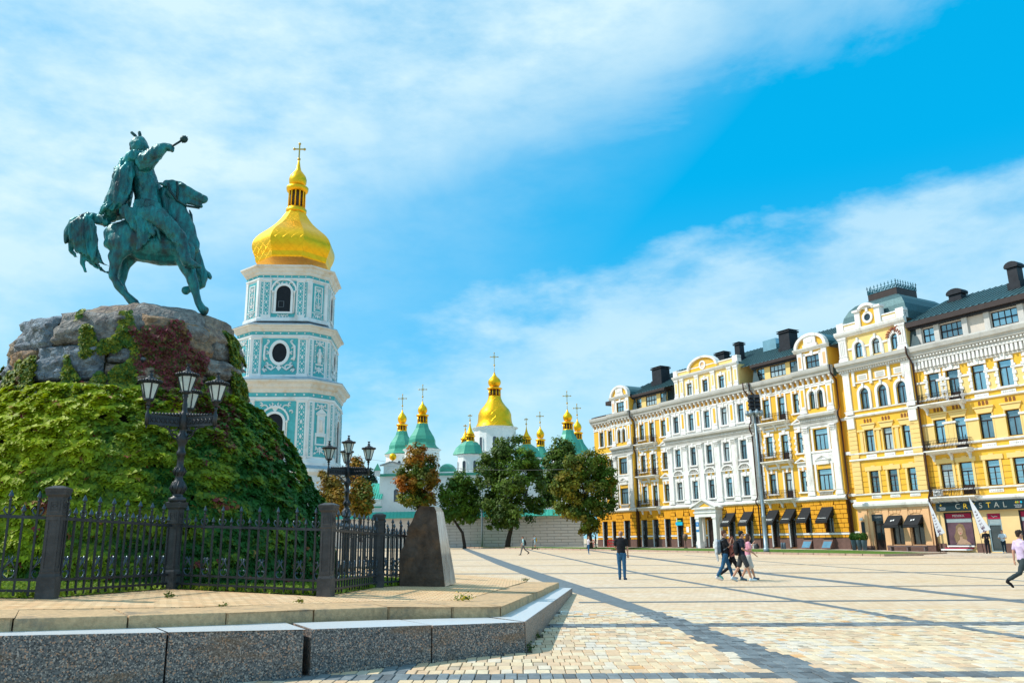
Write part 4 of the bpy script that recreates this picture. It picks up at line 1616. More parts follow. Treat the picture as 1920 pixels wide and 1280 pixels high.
                if style == 2:
                    f_.lathe([(.3, -1.5), (.42, -.9), (.30, .1), (.42, .6), (.2, .9), (.24, 1.15), (.05, 1.4)], 8, c=(0, -.15, zm))
                    for s in (-1, 1):
                        f_.tube([(s * .25, -.15, zm + .6), (s * .55, -.2, zm + .1), (s * .3, -.3, zm - .3)], .12, 5)
                    f_.box(-.8, .8, -.25, 0, zm - 1.75, zm - 1.5)
                    for zz_, hh in ((z0 + .1, H * .26), (z1 - H * .24, H * .2)):
                        r1 = scroll_relief(-pw * .46, pw * .46, zz_, zz_ + hh, -.12, 1, .12)
                        f_.add(r1.v, r1.f)
                    for s in (-1, 1):
                        r1 = strip_relief(s * pw * .38 - .2, s * pw * .38 + .2, zm - 1.4, zm + 1.6, -.08)
                        f_.add(r1.v, r1.f)
                    xf(f_, M).build('relief', TWHITE, pn)
                else:
                    f_.box(-.8, .8, -.22, 0, zm - 1.9, zm + 1.6)
                    f_.box(-1.05, 1.05, -.3, 0, zm + 1.6, zm + 1.85)
                    f_.prism([(-1.1, zm + 1.9), (1.1, zm + 1.9), (0, zm + 2.8)], -.3, 0)
                    f_.box(-1.0, 1.0, -.3, 0, zm - 2.15, zm - 1.9)
                    f_.lathe([(.35, -1.4), (.25, .2), (.38, .5), (.1, .9)], 8, c=(0, -.3, zm + .2))
                    f_.box(-1.1, 1.1, -.2, 0, z0 + 1.9, z0 + 2.15)
                    f_.box(-1.1, 1.1, -.2, 0, z0 + 3.75, z0 + 4.0)
                    f_.box(-1.1, -.85, -.2, 0, z0 + 2.15, z0 + 3.75)
                    f_.box(.85, 1.1, -.2, 0, z0 + 2.15, z0 + 3.75)
                    r1 = scroll_relief(-pw * .46, pw * .46, z0, z0 + 1.8, -.12, 1, .12)
                    f_.add(r1.v, r1.f)
                    r1 = scroll_relief(-pw * .46, pw * .46, z1 - 1.7, z1 - .4, -.12, 1, .12)
                    f_.add(r1.v, r1.f)
                    xf(f_, M).build('relief', TWHITE, pn)
            for s in (-1, 1):
                x2 = s * (wd / 2 - wd * .085)
                p = MB().box(x2 - wd * .08, x2 + wd * .08, -.16, .02, zb + .8, z1)
                xf(p, M).build('pilaster', TWHITE, tower)
                if style != 3:
                    q = MB().box(x2 - wd * .04, x2 + wd * .04, -.20, .02, z0, z1 - .4)
                    pn = xf(q, M).build('panel', TEAL, tower)
                    xf(strip_relief(x2 - wd * .038, x2 + wd * .038, z0 + .1, z1 - .5, -.2, .5), M).build('relief', TWHITE, pn)


tower_tier(7.35, 2.95, zf(600), zf(592), zf(523), zf(514), zf(498), None, 1.25, 3, 1)
tower_tier(8.25, 3.3, zf(712), zf(702), zf(633), zf(622), zf(611), zf(603), 1.15, 2, 1)
tower_tier(9.35, 3.75, zf(868), zf(855), zf(752), zf(738), zf(716), zf(706), 1.5, 1, 1)
bs = MB()
octo_loft(bs, 9.9, 3.9, [(.6, -1), (.6, 1.5), (.1, 2), (.1, zf(892)), (.9, zf(886)), (.9, zf(880)), (.2, zf(877)), (.2, zf(868))])
bs.build('base_storey', TWHITE, tower)
le = MB()
octo_loft(le, 9.9, 3.9, [(.95, zf(880) + .01), (.95, zf(880) + .1), (-.1, zf(871))])
le.build('tin_ledge', LEDGE, tower)
for fi, (dist, a, wd, kd) in enumerate(face_frames(9.9, 3.9)):
    if fi in (3, 4, 5):
        continue
    zz_ = zf(895)
    f_ = MB()
    for j in range(int(zz_ / .75)):
        f_.box(-wd / 2 + .3, wd / 2 - .3, -.2, -.09, .6 + j * .75, .6 + j * .75 + .62)
    xf(f_, fm(dist, a)).build('stone_course', TWHITE, tower)
pxm = .0995
dm = MB()
dpr = [(70, 497), (73, 492), (77, 484), (80, 474), (79, 465), (74, 456), (65, 447), (53, 438), (43, 430), (34, 421), (27, 412), (21.5, 404), (19, 400)]
_yy = np.linspace(497, 400, 40)
_rr = np.interp(_yy, [y for r, y in reversed(dpr)], [r for r, y in reversed(dpr)])
for _ in range(3):
    _rr[1:-1] = (_rr[:-2] + 2 * _rr[1:-1] + _rr[2:]) / 4
dm.lathe([(r * pxm, zc(y) + (-.55 if y > 494 else 0)) for r, y in zip(_rr, _yy)], 8, smooth=False, rot=PI / 8)
dm.build('golden_dome', GOLDP, tower)
ln = MB()
ln.lathe([(r * pxm, zc(y)) for r, y in ((19, 401), (20, 398), (20, 394), (17, 393), (17, 391))], 16)
ln.lathe([(r * pxm, zc(y)) for r, y in ((17, 362), (20, 360), (21.5, 356), (21.5, 353), (13, 350))], 16)
for k in range(12):
    a = 2 * PI * k / 12
    ln.lathe([(.17, zc(391.5)), (.14, zc(363)), (.22, zc(361.5))], 6, c=(15.4 * pxm * math.cos(a), 15.4 * pxm * math.sin(a), 0))
lo_ = ln.build('lantern', GOLD, tower)
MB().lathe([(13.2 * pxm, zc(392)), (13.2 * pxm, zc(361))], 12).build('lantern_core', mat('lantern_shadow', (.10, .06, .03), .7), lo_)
on = MB()
on.lathe([(r * pxm, zc(y)) for r, y in ((12, 351), (15, 348), (17, 343), (17.3, 338), (15, 331), (10, 325), (5.5, 320), (3.6, 313), (2.0, 304), (1.6, 300))], 16)
on.build('small_onion', GOLD, tower)


def cross(parent, z0, z1, zarm, hw, c=(0, 0), knob=.3, w=.12, rays=True):
    m = MB()
    x, y = c
    m.ball((x, y, z0 + knob * .8), knob, 10)
    m.box(x - w, x + w, y - w * .6, y + w * .6, z0, z1 - w)
    m.box(x - hw, x + hw, y - w * .5, y + w * .5, zarm - w, zarm + w)
    for px_, pz in ((x - hw, zarm), (x + hw, zarm), (x, z1 - w)):
        m.ball((px_, y, pz), w * 2.1, 6)
    if rays:
        for t in (PI / 4, 3 * PI / 4):
            m.bar((x - hw * .5 * math.cos(t), y, zarm - hw * .5 * math.sin(t)), (x + hw * .5 * math.cos(t), y, zarm + hw * .5 * math.sin(t)), w * .9)
    return m.build('cross', GOLDC, parent)


cross(tower, zc(301), zc(269), zc(280), 1.0, knob=.32, w=.13, rays=False)

# =================================================================== CATHEDRAL
GREENR = mat('green_painted_copper', (.045, .30, .205), .42, .1, var=.16, scale=.6, bump=.15, bscale=1.5, col2=(.09, .40, .30), c2amt=.25, spec=.5)
GREENW = mat('bright_green_roofing', (.06, .42, .33), .5, var=.12, scale=.5, bump=.1)
CWHITE = mat('cathedral_white', (.76, .77, .76), .8, var=.06, scale=.3, col2=(.60, .60, .58), c2amt=.2)
PANEG = mat('dark_church_glass', (.05, .06, .08), .2, var=.3, scale=.5, spec=.6)
cb = at(860, 1000, 168)
cath = empty('cathedral', (cb.x, cb.y, gz(cb.x)))
tag(cath, 'white cathedral with one great golden dome and many green domes', 'cathedral')
CB = Vector(cath.location)


def cz(x, y, Y):
    p = at(x, y, Y) - CB
    return p


def drum_windows(parent, c, r, z0, z1, n, hw, mat_=None, rot=0.):
    for k in range(n):
        a = -PI / 2 + (k - (n - 1) / 2) * (PI * 1.1 / n) + rot
        M = Matrix.Translation((c[0], c[1], 0)) @ fm(r, a)
        f_ = arch_ring(0, hw, hw * .35, z0, z1 - hw, 8, -.14, .05)
        o = xf(f_, M).build('window', CWHITE, parent)
        d = MB().add([(x, -.05, z) for x, z in arch_pts(0, hw, z0, z1 - hw, 8)], [tuple(range(10))])
        xf(d, M).build('pane', PANEG, o)


def dome(x, Y, prof, lantern_, onion, tip, cr, drum, roofm, n=8, wins=None, spire=False):
    """all in photo pixels at depth Y: prof of the dome [(halfwidth, y)], lantern (hw, y0, y1), onion (hw, ybottom, ytop), cross (y knob, y top, y arm, hw), drum (hw, ytop, ybottom)"""
    s = Y / 1500.0 * 1.03
    c = cz(x, prof[0][1], Y)
    cc = (c.x, c.y, 0)
    Z = lambda y: cz(x, y, Y).z
    if drum:
        hw, yt, yb = drum
        d = MB()
        d.lathe([(hw * s, Z(yb)), (hw * s, Z(yt + 3)), (hw * 1.06 * s, Z(yt + 2.2)), (hw * 1.06 * s, Z(yt + 1)), (hw * 1.13 * s, Z(yt + .4)), (hw * 1.13 * s, Z(yt))], 16 if n != 8 else 12, cc, smooth=False)
        do = d.build('drum', CWHITE, cath)
        if wins:
            drum_windows(do, (c.x, c.y), hw * s * .99, Z(wins[1]), Z(wins[0]), wins[2], wins[3] * s)
    m = MB()
    m.lathe([(r * s, Z(y)) for r, y in prof], n, cc, smooth=(n > 8), rot=PI / n)
    m.build('dome', roofm, cath)
    hw, y0, y1 = lantern_
    l_ = MB()
    l_.lathe([(hw * 1.05 * s, Z(y0 + 1)), (hw * 1.1 * s, Z(y0)), (hw * s, Z(y0 - 1.5))], 12, cc)
    l_.lathe([(hw * s, Z(y1 + 3)), (hw * 1.3 * s, Z(y1 + 1)), (hw * 1.3 * s, Z(y1)), (hw * .8 * s, Z(y1 - 1.5))], 12, cc)
    for k in range(10):
        a = 2 * PI * k / 10
        l_.lathe([(.11 * hw * s, Z(y0 - 1.4)), (.10 * hw * s, Z(y1 + 2.8))], 5, c=(c.x + .93 * hw * s * math.cos(a), c.y + .93 * hw * s * math.sin(a), 0))
    lo = l_.build('lantern', GOLD, cath)
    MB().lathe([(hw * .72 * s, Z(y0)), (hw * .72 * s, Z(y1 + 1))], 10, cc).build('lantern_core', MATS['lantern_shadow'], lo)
    ow, yb, yt = onion
    o_ = MB()
    H = yb - yt
    if spire:
        pr = [(1.0, 0), (.75, .12), (.45, .32), (.25, .55), (.12, .8), (.06, 1)]
    else:
        pr = [(.72, 0), (.78, .06), (.95, .18), (1.0, .30), (.95, .43), (.72, .58), (.42, .70), (.2, .82), (.09, 1)]
    o_.lathe([(ow * r * s, Z(yb - H * t)) for r, t in pr], 14, cc)
    o_.build('onion' if not spire else 'spire', GOLD, cath)
    yk, ytop, yarm, chw = cr
    cross(cath, Z(yk), Z(ytop), Z(yarm), chw * s, (c.x, c.y), knob=1.7 * s, w=.55 * s)
    st = MB().tube([(c.x, c.y, Z(yt)), (c.x, c.y, Z(yk))], .45 * s, 6)
    st.build('cross_stem', GOLDC, cath)


GP = [(34, 0), (31, .05), (27.5, .12), (25, .22), (24.6, .36), (22, .5), (17, .66), (12.5, .82), (10, 1)]


def gp(w, yb, yt):
    return [(r / 34 * w, yb - (yb - yt) * t) for r, t in GP]


dome(753, 186, gp(32, 852, 808), (8.5, 808, 796), (8.4, 793, 768), 0, (762, 739, 747, 7), (28, 853, 960), GREENR, 8, (866, 884, 5, 2.6))
dome(791.5, 172, gp(34.5, 842, 794), (9.2, 794, 778), (8.8, 776, 752), 0, (745, 721, 730, 7), (31.5, 843, 960), GREENR, 8)
dome(881.5, 168, [(27, 852), (25, 849), (22.5, 843), (20, 836), (15, 830), (9, 827)], (7.5, 827, 817), (9, 815, 790), 0, (789, 777, 779, 3), (22, 853, 930), GREENR, 8, (865, 893, 4, 3.2), True)
dome(872.5, 186, [(24, 852), (18, 840), (9, 832)], (7, 832, 822), (8, 822, 804), 0, (806, 796, 798, 2.5), None, GREENR, 8, None, True)
dome(928, 182, [(37, 803), (35, 800), (32, 793), (31, 785), (30.5, 777), (27, 769), (20, 761), (14.5, 753), (12, 746), (11.5, 743)], (11, 744, 728), (12, 725, 698), 0, (686, 661, 669, 7), (38, 803, 930), GOLDP, 16, (822, 850, 5, 3))
dome(988, 182, [(27, 858), (25, 850), (21, 842), (9, 833)], (7.5, 833, 822), (8.5, 820, 799), 0, (796, 784, 786, 2.5), (24, 859, 930), GREENR, 8, None, True)
dome(1014.5, 190, gp(24, 872, 836), (7.3, 836, 824), (7.2, 821, 799), 0, (793, 772, 780, 6), (21, 873, 960), GREENR, 8)
dome(1066.5, 172, gp(34, 855, 806), (9, 806, 792), (8.6, 789, 767), 0, (757, 733, 742, 7), (31, 856, 960), GREENR, 8)
dome(1085, 190, gp(30, 862, 824), (7.5, 824, 811), (7.4, 808, 785), 0, (779, 757, 765, 6.5), (26, 863, 960), GREENR, 8)
# small hemisphere
s_ = 176 / 1500 * 1.03
c_h = cz(839, 885, 176)
m = MB().lathe([(16.5 * s_ * math.cos(t), c_h.z + 15.5 * s_ * math.sin(t)) for t in np.linspace(0, 1.5, 8)], 14, (c_h.x, c_h.y, 0))
m.build('dome', GREENR, cath)
MB().lathe([(15 * s_, 0), (15 * s_, c_h.z - .6), (16.5 * s_, c_h.z - .4), (16.5 * s_, c_h.z)], 14, (c_h.x, c_h.y, 0)).build('drum', CWHITE, cath)


def wallbox(name, x0, x1, ytop, Y, dep, material, parent=cath, zbot=None):
    a, b = cz(x0, ytop, Y), cz(x1, ytop, Y)
    return MB().box(a.x, b.x, a.y, a.y + dep, 0 if zbot is None else zbot, a.z).build(name, material, parent)


wallbox('wall', 712, 905, 892, 164, 30, CWHITE)
wallbox('wall', 895, 1090, 880, 170, 30, CWHITE)
wallbox('wall', 683, 714, 936, 163, 10, CWHITE)
wallbox('wall', 674, 1010, 957, 158, 3, CWHITE)
# lean-to roof
a, b, c2 = cz(681, 935, 162.5), cz(716, 935, 162.5), cz(700, 905, 166)
m = MB()
m.add([(a.x, a.y, a.z), (b.x, b.y, b.z), (b.x, b.y + 5, c2.z), (c2.x - .4, b.y + 5, c2.z)], [(0, 1, 2, 3)])
for k in range(8):
    t = (k + .5) / 8
    p0 = Vector((a.x + (b.x - a.x) * t, a.y - .02, a.z + .05))
    p1 = Vector((max(c2.x - .4, a.x + (b.x - a.x) * t), b.y + 5, c2.z + .05))
    m.bar(p0, p1, .09)
m.build('lean_to_roof', GREENW, cath)
# cornices and gable
for x0, x1, y, Y, h in ((710, 906, 893, 163.6, .5), (893, 1092, 881, 169.6, .5), (681, 716, 952, 162.6, .3)):
    a, b = cz(x0, y, Y), cz(x1, y, Y)
    MB().box(a.x, b.x, a.y - .3, a.y, a.z, a.z + h).build('green_cornice', GREENR, cath)
a, b, p = cz(719, 891, 163.5), cz(752, 891, 163.5), cz(736, 866, 163.5)
m = MB().box(a.x, b.x, a.y, a.y + .8, a.z, cz(719, 873, 163.5).z)
gable = m.build('gable', CWHITE, cath)
zg = cz(719, 873, 163.5).z
MB().prism([(a.x - .5, zg), (b.x + .5, zg), ((a.x + b.x) / 2, p.z)], a.y - .2, a.y + .9).build('pediment', CWHITE, gable)
mm = MB()
for s in (-1, 1):
    xm = (a.x + b.x) / 2
    mm.bar((xm, a.y - .1, p.z + .1), (xm + s * ((b.x - a.x) / 2 + .7), a.y - .1, zg + .05), .9, .25)
mm.build('pediment_coping', mat('grey_coping', (.35, .36, .36), .6), gable)
MB().tube([((a.x + b.x) / 2 + 1.15 * math.cos(t), a.y - .05, zg - 1.2 + .9 * math.sin(t)) for t in np.linspace(0, 2 * PI, 13)], .12, 5).build('medallion', CWHITE, gable)
mm = MB()
mm.ball(((a.x + b.x) / 2, a.y + .3, p.z + 1.1), .75, 8)
mm.box((a.x + b.x) / 2 - .08, (a.x + b.x) / 2 + .08, a.y + .2, a.y + .4, p.z, p.z + .6)
mm.build('gable_finial', GOLD, gable)
# little corner turret
q, q1 = cz(707.5, 892, 163), cz(707.5, 882, 163)
t = MB()
t.box(q.x - .5, q.x + .5, q.y - .5, q.y + .5, q.z, q1.z)
to = t.build('turret', CWHITE, cath)
MB().lathe([(.95, q1.z), (.02, q1.z + 1.5)], 4, (q.x, q.y, 0), smooth=False, rot=PI / 4).build('turret_roof', GREENR, to)
for x, y0, y1, hw in ((743, 940, 916, 4.5), (985, 940, 915, 4.5), (1030, 940, 915, 4.5)):
    z0, z1 = cz(x, y0, 163.6).z, cz(x, y1, 163.6).z
    M = Matrix.Translation(cz(x, 0, 163.95).to_3d() * 1.0)
    M = Matrix.Translation((cz(x, 930, 163.95).x, cz(x, 930, 163.95).y, 0))
    o = xf(arch_ring(0, hw * .11, .3, z0, z1 - hw * .11, 8, -.15, .02), M).build('window', CWHITE, cath)
    d = MB().add([(px_, -.04, pz) for px_, pz in arch_pts(0, hw * .11, z0, z1 - hw * .11, 8)], [tuple(range(10))])
    xf(d, M).build('pane', PANEG, o)

# =================================================================== MONASTERY WALL
WALLW = mat('wall_grey_white', (.52, .53, .54), .85, var=.10, scale=.8, col2=(.40, .40, .40), c2amt=.3)
WALLP = mat('wall_pink_white', (.64, .56, .52), .85, var=.08, scale=.5)
JOINTW = mat('wall_joint', (.26, .27, .28), .9)
WY = 136.0
w0, w1 = at(560, 1000, WY), at(1094, 1000, WY)
mw = empty('monastery_wall', (w0.x, WY, 0))
tag(mw, 'long pale block wall with a bright green coping before the cathedral', 'wall')
ztop = at(860, 968, WY).z
ztop2 = at(1000, 963, WY).z
Wd = w1.x - w0.x
MB().box(0, Wd, .12, .9, -.5, ztop - .05).build('core', JOINTW, mw)
xsplit = at(778, 1000, WY).x - w0.x
MB().box(0, xsplit, 0, .12, -.4, ztop - .05).build('plaster_face', WALLP, mw)
bm_ = bevel_mesh(MB().box(0, 1, 0, 1, 0, 1).mesh('block', WALLW), .02)
nr = 10
rh = (ztop - .35) / nr
for j in range(nr):
    x = xsplit
    off = (j % 2) * 1.15
    while x < Wd - .05:
        wd_ = min((2.3 if x > xsplit else 2.3 - off), Wd - x)
        put('block', bm_, mw, (x + .03, random.uniform(-.03, .0), .3 + j * rh), 0, (wd_ - .06, .14, rh - .06))
        x += wd_
MB().box(xsplit, Wd, -.10, .14, -.4, .28).build('footing', WALLW, mw)
cp = MB()
cp.add([(-.2, -.55, ztop - .15), (Wd + .1, -.55, ztop - .15), (Wd + .1, -.55, ztop - .05), (-.2, -.55, ztop - .05), (-.2, .5, ztop + .95), (Wd + .1, .5, ztop + .95), (Wd + .1, 1.5, ztop - .05), (-.2, 1.5, ztop - .05)],
       [(0, 1, 2, 3), (3, 2, 5, 4), (4, 5, 6, 7)])
for k in range(int(Wd / .6)):
    cp.bar((k * .6, -.55, ztop + .0), (k * .6, .5, ztop + 1.0), .06)
cp.build('green_coping', GREENW, mw)
pm = mat('grey_pole', (.20, .26, .30), .5, .3)
p0 = at(904, 1022, 133)
m = MB().lathe([(.18, -.3), (.15, 3), (.11, p0.z + 9.5)], 8)
o = m.build('lamp_pole', pm, None, (p0.x, p0.y, gz(p0.x)))
tag(o, 'slim grey pole between the two green trees by the pale wall', 'pole')

# =================================================================== TREES
BARK = mat('dark_bark', (.045, .035, .028), .9, var=.4, scale=3, bump=.6, bscale=10)
TREEM = leaf_mat('tree_leaf', .6, .38)


def tree(label, base, blobs, Y, n, cols, leaf=.42, trunk=.35, group=None, lean=0., name='tree', light=None):
    """base: photo pixel of the foot; blobs: (x, y, halfwidth, halfheight, depth shift) of the crown masses in photo pixels at depth Y"""
    B = at(base[0], base[1], Y)
    B.z = min(B.z, gz(B.x) + .3) if base[1] > 1010 else B.z
    r = empty(name, B)
    tag(r, label, 'tree', group)
    s = Y / 1500 * 1.03
    cen = [(at(x, y, Y + dy) - B, hw * s, hh * s) for x, y, hw, hh, dy in blobs]
    top = max(c.z for c, _, _ in cen)
    low = min(c.z - hh for c, _, hh in cen)
    m = MB()
    mid = sum((c for c, _, _ in cen), Vector()) / len(cen)
    f0 = Vector((mid.x * .75 + lean, mid.y * .5, max(low + .6, 1.2)))
    m.tube([(0, 0, -.4), (0, 0, .2), (f0.x * .35 - lean * .2, 0, f0.z * .5), f0, (mid.x, mid.y, top * .8)], [trunk * 1.3, trunk, trunk * .85, trunk * .7, trunk * .15], 8)
    for c, hw, hh in cen:
        st = f0.lerp(mid, random.uniform(.1, .5))
        m.tube([st, st.lerp(c, .5) + Vector((random.uniform(-.5, .5), random.uniform(-.5, .5), .2)), c + Vector((0, 0, hh * .4))], [trunk * .35, trunk * .22, trunk * .06], 5)
    m.build('trunk', BARK, r)
    P, N_, C_, S_ = [], [], [], []
    # every mass is broken into leaf sprays so the outline is ragged and sky shows between
    sprays = []
    tot = sum(hw * hh for _, hw, hh in cen)
    for ci, (c, hw, hh) in enumerate(cen):
        k = max(8, int(210 * hw * hh / tot))
        for _ in range(k):
            d = Vector((random.gauss(0, 1), random.gauss(0, 1), random.gauss(0, 1))).normalized()
            q = random.uniform(.2, 1.0) ** .5
            sprays.append((c + Vector((d.x * hw * q, d.y * hw * q * .9, d.z * hh * q)), random.uniform(.16, .30) * min(hw, hh) + .35, random.choice(cols[ci % len(cols)] if isinstance(cols[0], list) else cols), d))
    per = max(8, int(n * 1.35) // len(sprays))
    for c, rr_, col, d in sprays:
        k_ = random.uniform(.72, 1.28)
        for _ in range(per):
            e = Vector((random.gauss(0, 1), random.gauss(0, 1), random.gauss(0, .75)))
            if e.length > 2.2:
                continue
            P.append(c + e * rr_ * .55)
            nn_ = e.normalized() * .6 + d * .5 + Vector((random.uniform(-.7, .7), random.uniform(-.7, .7), random.uniform(.1, 1.0)))
            N_.append(nn_)
            C_.append(np.array(col) * k_ * random.uniform(.8, 1.2))
            S_.append(leaf * random.uniform(.8, 1.4))
    leaf_cloud('crown', np.array(P), np.array(N_), np.array(S_), np.array(C_), TREEM, r, shape='kite')
    return r


GD = [(.065, .125, .012), (.048, .10, .012), (.10, .16, .014)]
GM = [(.085, .17, .013), (.13, .22, .015), (.06, .14, .013)]
OL = [(.18, .19, .014), (.14, .18, .016), (.25, .20, .016), (.09, .14, .014)]
OR = [(.38, .17, .012), (.30, .16, .014), (.20, .15, .016), (.42, .14, .012)]
GO = [(.30, .16, .012), (.24, .15, .015), (.16, .13, .014)]
tree('golden autumn tree nearest the bell tower, behind the lamp', (626, 1010), [(622, 908, 18, 18, 0), (612, 935, 16, 16, 1), (636, 935, 20, 20, -1), (628, 955, 22, 12, 0), (606, 890, 8, 8, 1)], 108, 4200, GO, .34, .2)
tree('golden green tree just right of the lamp behind the fence', (676, 1010), [(676, 915, 16, 17, 0), (668, 940, 16, 18, 1), (686, 935, 14, 22, -1), (676, 960, 16, 10, 0)], 110, 3600, GO + OL, .34, .2)
tree('dark spruce green tree far behind beside the cathedral gable', (690, 990), [(690, 900, 16, 22, 0), (684, 940, 16, 24, 0), (665, 885, 10, 14, 0), (642, 885, 8, 12, 2)], 200, 2600, [(.018, .06, .035), (.02, .05, .03)], .6, .4)
tree('small tree with amber top behind the lamp lanterns', (668, 995), [(668, 872, 14, 14, 0), (660, 895, 14, 12, 0)], 195, 1200, GO + OR, .6, .3)
tree('rusty orange tree in front of the cathedral drum', (786, 1018), [(782, 855, 20, 22, 0), (800, 870, 20, 20, 2), (766, 880, 20, 18, -1), (760, 905, 20, 16, -2), (792, 900, 28, 22, 0), (800, 930, 22, 20, 1), (772, 935, 26, 18, -1), (815, 895, 12, 14, 0)], 126, 9000, [OR, OR + GM, OL, OR, OR + OL, OR, OL + GD, OR], .36, .35)
tree('small green tree with a slanting trunk beside the dark stone', (871, 1021), [(862, 905, 22, 20, 0), (845, 925, 24, 20, -1), (878, 925, 22, 22, 1), (860, 955, 32, 22, 0), (842, 962, 20, 14, -1), (880, 965, 18, 14, 0), (895, 945, 10, 14, 0)], 128, 8000, GM, .36, .26, lean=-1.4)
tree('tallest dark green tree in front of the great golden dome', (952, 1021), [(955, 838, 30, 26, 0), (925, 860, 28, 26, 1), (985, 862, 28, 24, -1), (915, 900, 26, 32, 0), (960, 895, 36, 36, -2), (995, 905, 24, 32, 0), (920, 945, 28, 26, 0), (960, 955, 40, 30, -2), (1000, 950, 18, 22, 1), (945, 985, 28, 10, 0), (1005, 875, 14, 18, 0)], 127, 17000, [GD, GD, GM, GD, GM + GD, GD], .38, .42)
tree('dark green tree behind, below the right green dome', (1040, 1010), [(1052, 842, 24, 22, 0), (1045, 868, 28, 20, 0), (1030, 915, 22, 30, 0), (1050, 900, 26, 30, 0), (1068, 850, 14, 14, 0)], 152, 7000, GD, .45, .4)
tree('yellowing olive tree beside the left end of the white facade', (1106, 1024), [(1075, 870, 24, 24, 0), (1105, 868, 30, 24, 1), (1065, 910, 26, 26, -1), (1100, 910, 34, 30, 0), (1135, 895, 22, 24, 1), (1060, 945, 20, 20, 0), (1095, 955, 40, 24, 0), (1130, 940, 24, 20, 0), (1100, 985, 26, 14, 0), (1150, 910, 12, 14, 0)], 106, 15000, [OL, OL + GM, OL, GM + OL, GM, OL, GD + OL, GD], .32, .4)
# =================================================================== THE TWO FACADES
YEL = mat('yellow_plaster', (.80, .45, .05), .8, var=.10, scale=.7, col2=(.60, .40, .14), c2amt=.32, c2scale=1.1, stretch=(1, 1, .3))
PALE = mat('pale_yellow_plaster', (.80, .57, .22), .8, var=.06, scale=.8)
ORY = mat('deep_yellow_block', (.74, .34, .022), .75, var=.14, scale=1.8, bump=.15, bscale=15)
GROOVE = mat('block_joint', (.12, .05, .015), .9)
PEACH = mat('peach_plaster', (.76, .45, .235), .8, var=.07, scale=.8)
CREAM = mat('cream_plaster', (.78, .56, .27), .8, var=.06, scale=.8)
FW = mat('facade_white', (.77, .76, .74), .8, var=.07, scale=1.2, col2=(.52, .49, .45), c2amt=.36, c2scale=1.3, stretch=(1, 1, .35))
FGREY = mat('cornice_grey', (.50, .49, .46), .75, var=.10, scale=1.2, col2=(.36, .35, .33), c2amt=.3)
FRAME = mat('brown_window_frame', (.030, .018, .016), .5, var=.2, scale=3)
GLASS = mat('window_glass', (.30, .50, .58), .06, .72, var=.35, scale=.35, spec=.8)
GLASS2 = mat('window_glass_dim', (.16, .27, .32), .08, .6, var=.5, scale=.5, spec=.8)
GLASS3 = mat('window_glass_curtained', (.42, .52, .55), .25, .35, var=.3, scale=1.2, spec=.7, stretch=(6, 1, .6))
GLASSD = mat('dark_shop_glass', (.035, .055, .065), .08, .3, var=.5, scale=.6, spec=.8)
PLINTH = mat('brown_granite_plinth', (.15, .085, .07), .6, var=.2, scale=3)
ROOFM = mat('teal_seam_roof', (.055, .145, .160), .40, .45, var=.14, scale=.5, spec=.5)
ROOFD = mat('dark_slate_roof', (.045, .075, .085), .5, .3, var=.25, scale=2)
FASCIA = mat('brown_fascia', (.055, .042, .040), .5, .2, var=.15, scale=2)
CHIM = mat('chimney_metal', (.028, .030, .036), .5, .3, var=.25, scale=2)
IRONB = mat('balcony_iron', (.018, .016, .018), .5, .3)
PIPE = mat('brown_downpipe', (.06, .03, .025), .45, .3)
NICHE = mat('small_niche', (.22, .09, .03), .8)
SKY_A = (32.6, 80.0, 0)
RZ = rad(-60)
bA = empty('white_facade_building', SKY_A, RZ)
tag(bA, 'long white and yellow ornate apartment building with dark awnings on its ground floor', 'building')
bB = empty('yellow_facade_building', SKY_A, RZ)
tag(bB, 'ornate yellow building with a dark domed roof and gold lettered jewellery shop', 'building')


def WPt(u, y, z):
    return bA_M @ Vector((u, y, z))


bA_M = Matrix.Translation(SKY_A) @ Matrix.Rotation(RZ, 4, 'Z')


def wall_holes(u0, u1, y, z0, z1, holes, parent, material, depth=.30, side=None, name='wall'):
    m = MB()
    us = sorted({u0, u1} | {h[0] for h in holes} | {h[1] for h in holes})
    zs = sorted({z0, z1} | {h[2] for h in holes} | {h[3] for h in holes})
    us = [u for u in us if u0 <= u <= u1]
    zs = [z for z in zs if z0 <= z <= z1]
    for a, b in zip(us, us[1:]):
        for c, d in zip(zs, zs[1:]):
            um, zm = (a + b) / 2, (c + d) / 2
            if any(h[0] < um < h[1] and h[2] < zm < h[3] for h in holes):
                continue
            m.add([(a, y, c), (b, y, c), (b, y, d), (a, y, d)], [(0, 1, 2, 3)])
    for a, b, c, d in holes:
        m.add([(a, y, c), (a, y, d), (a, y + depth, d), (a, y + depth, c)], [(0, 1, 2, 3)])
        m.add([(b, y, c), (b, y, d), (b, y + depth, d), (b, y + depth, c)], [(0, 1, 2, 3)])
        m.add([(a, y, c), (b, y, c), (b, y + depth, c), (a, y + depth, c)], [(0, 1, 2, 3)])
        m.add([(a, y, d), (b, y, d), (b, y + depth, d), (a, y + depth, d)], [(0, 1, 2, 3)])
    if side:
        m.add([(u0, y, z0), (u0, y, z1), (u0, side, z1), (u0, side, z0)], [(0, 1, 2, 3)])
        m.add([(u1, y, z0), (u1, y, z1), (u1, side, z1), (u1, side, z0)], [(0, 1, 2, 3)])
    return m.build(name, material, parent)


_wm = {}


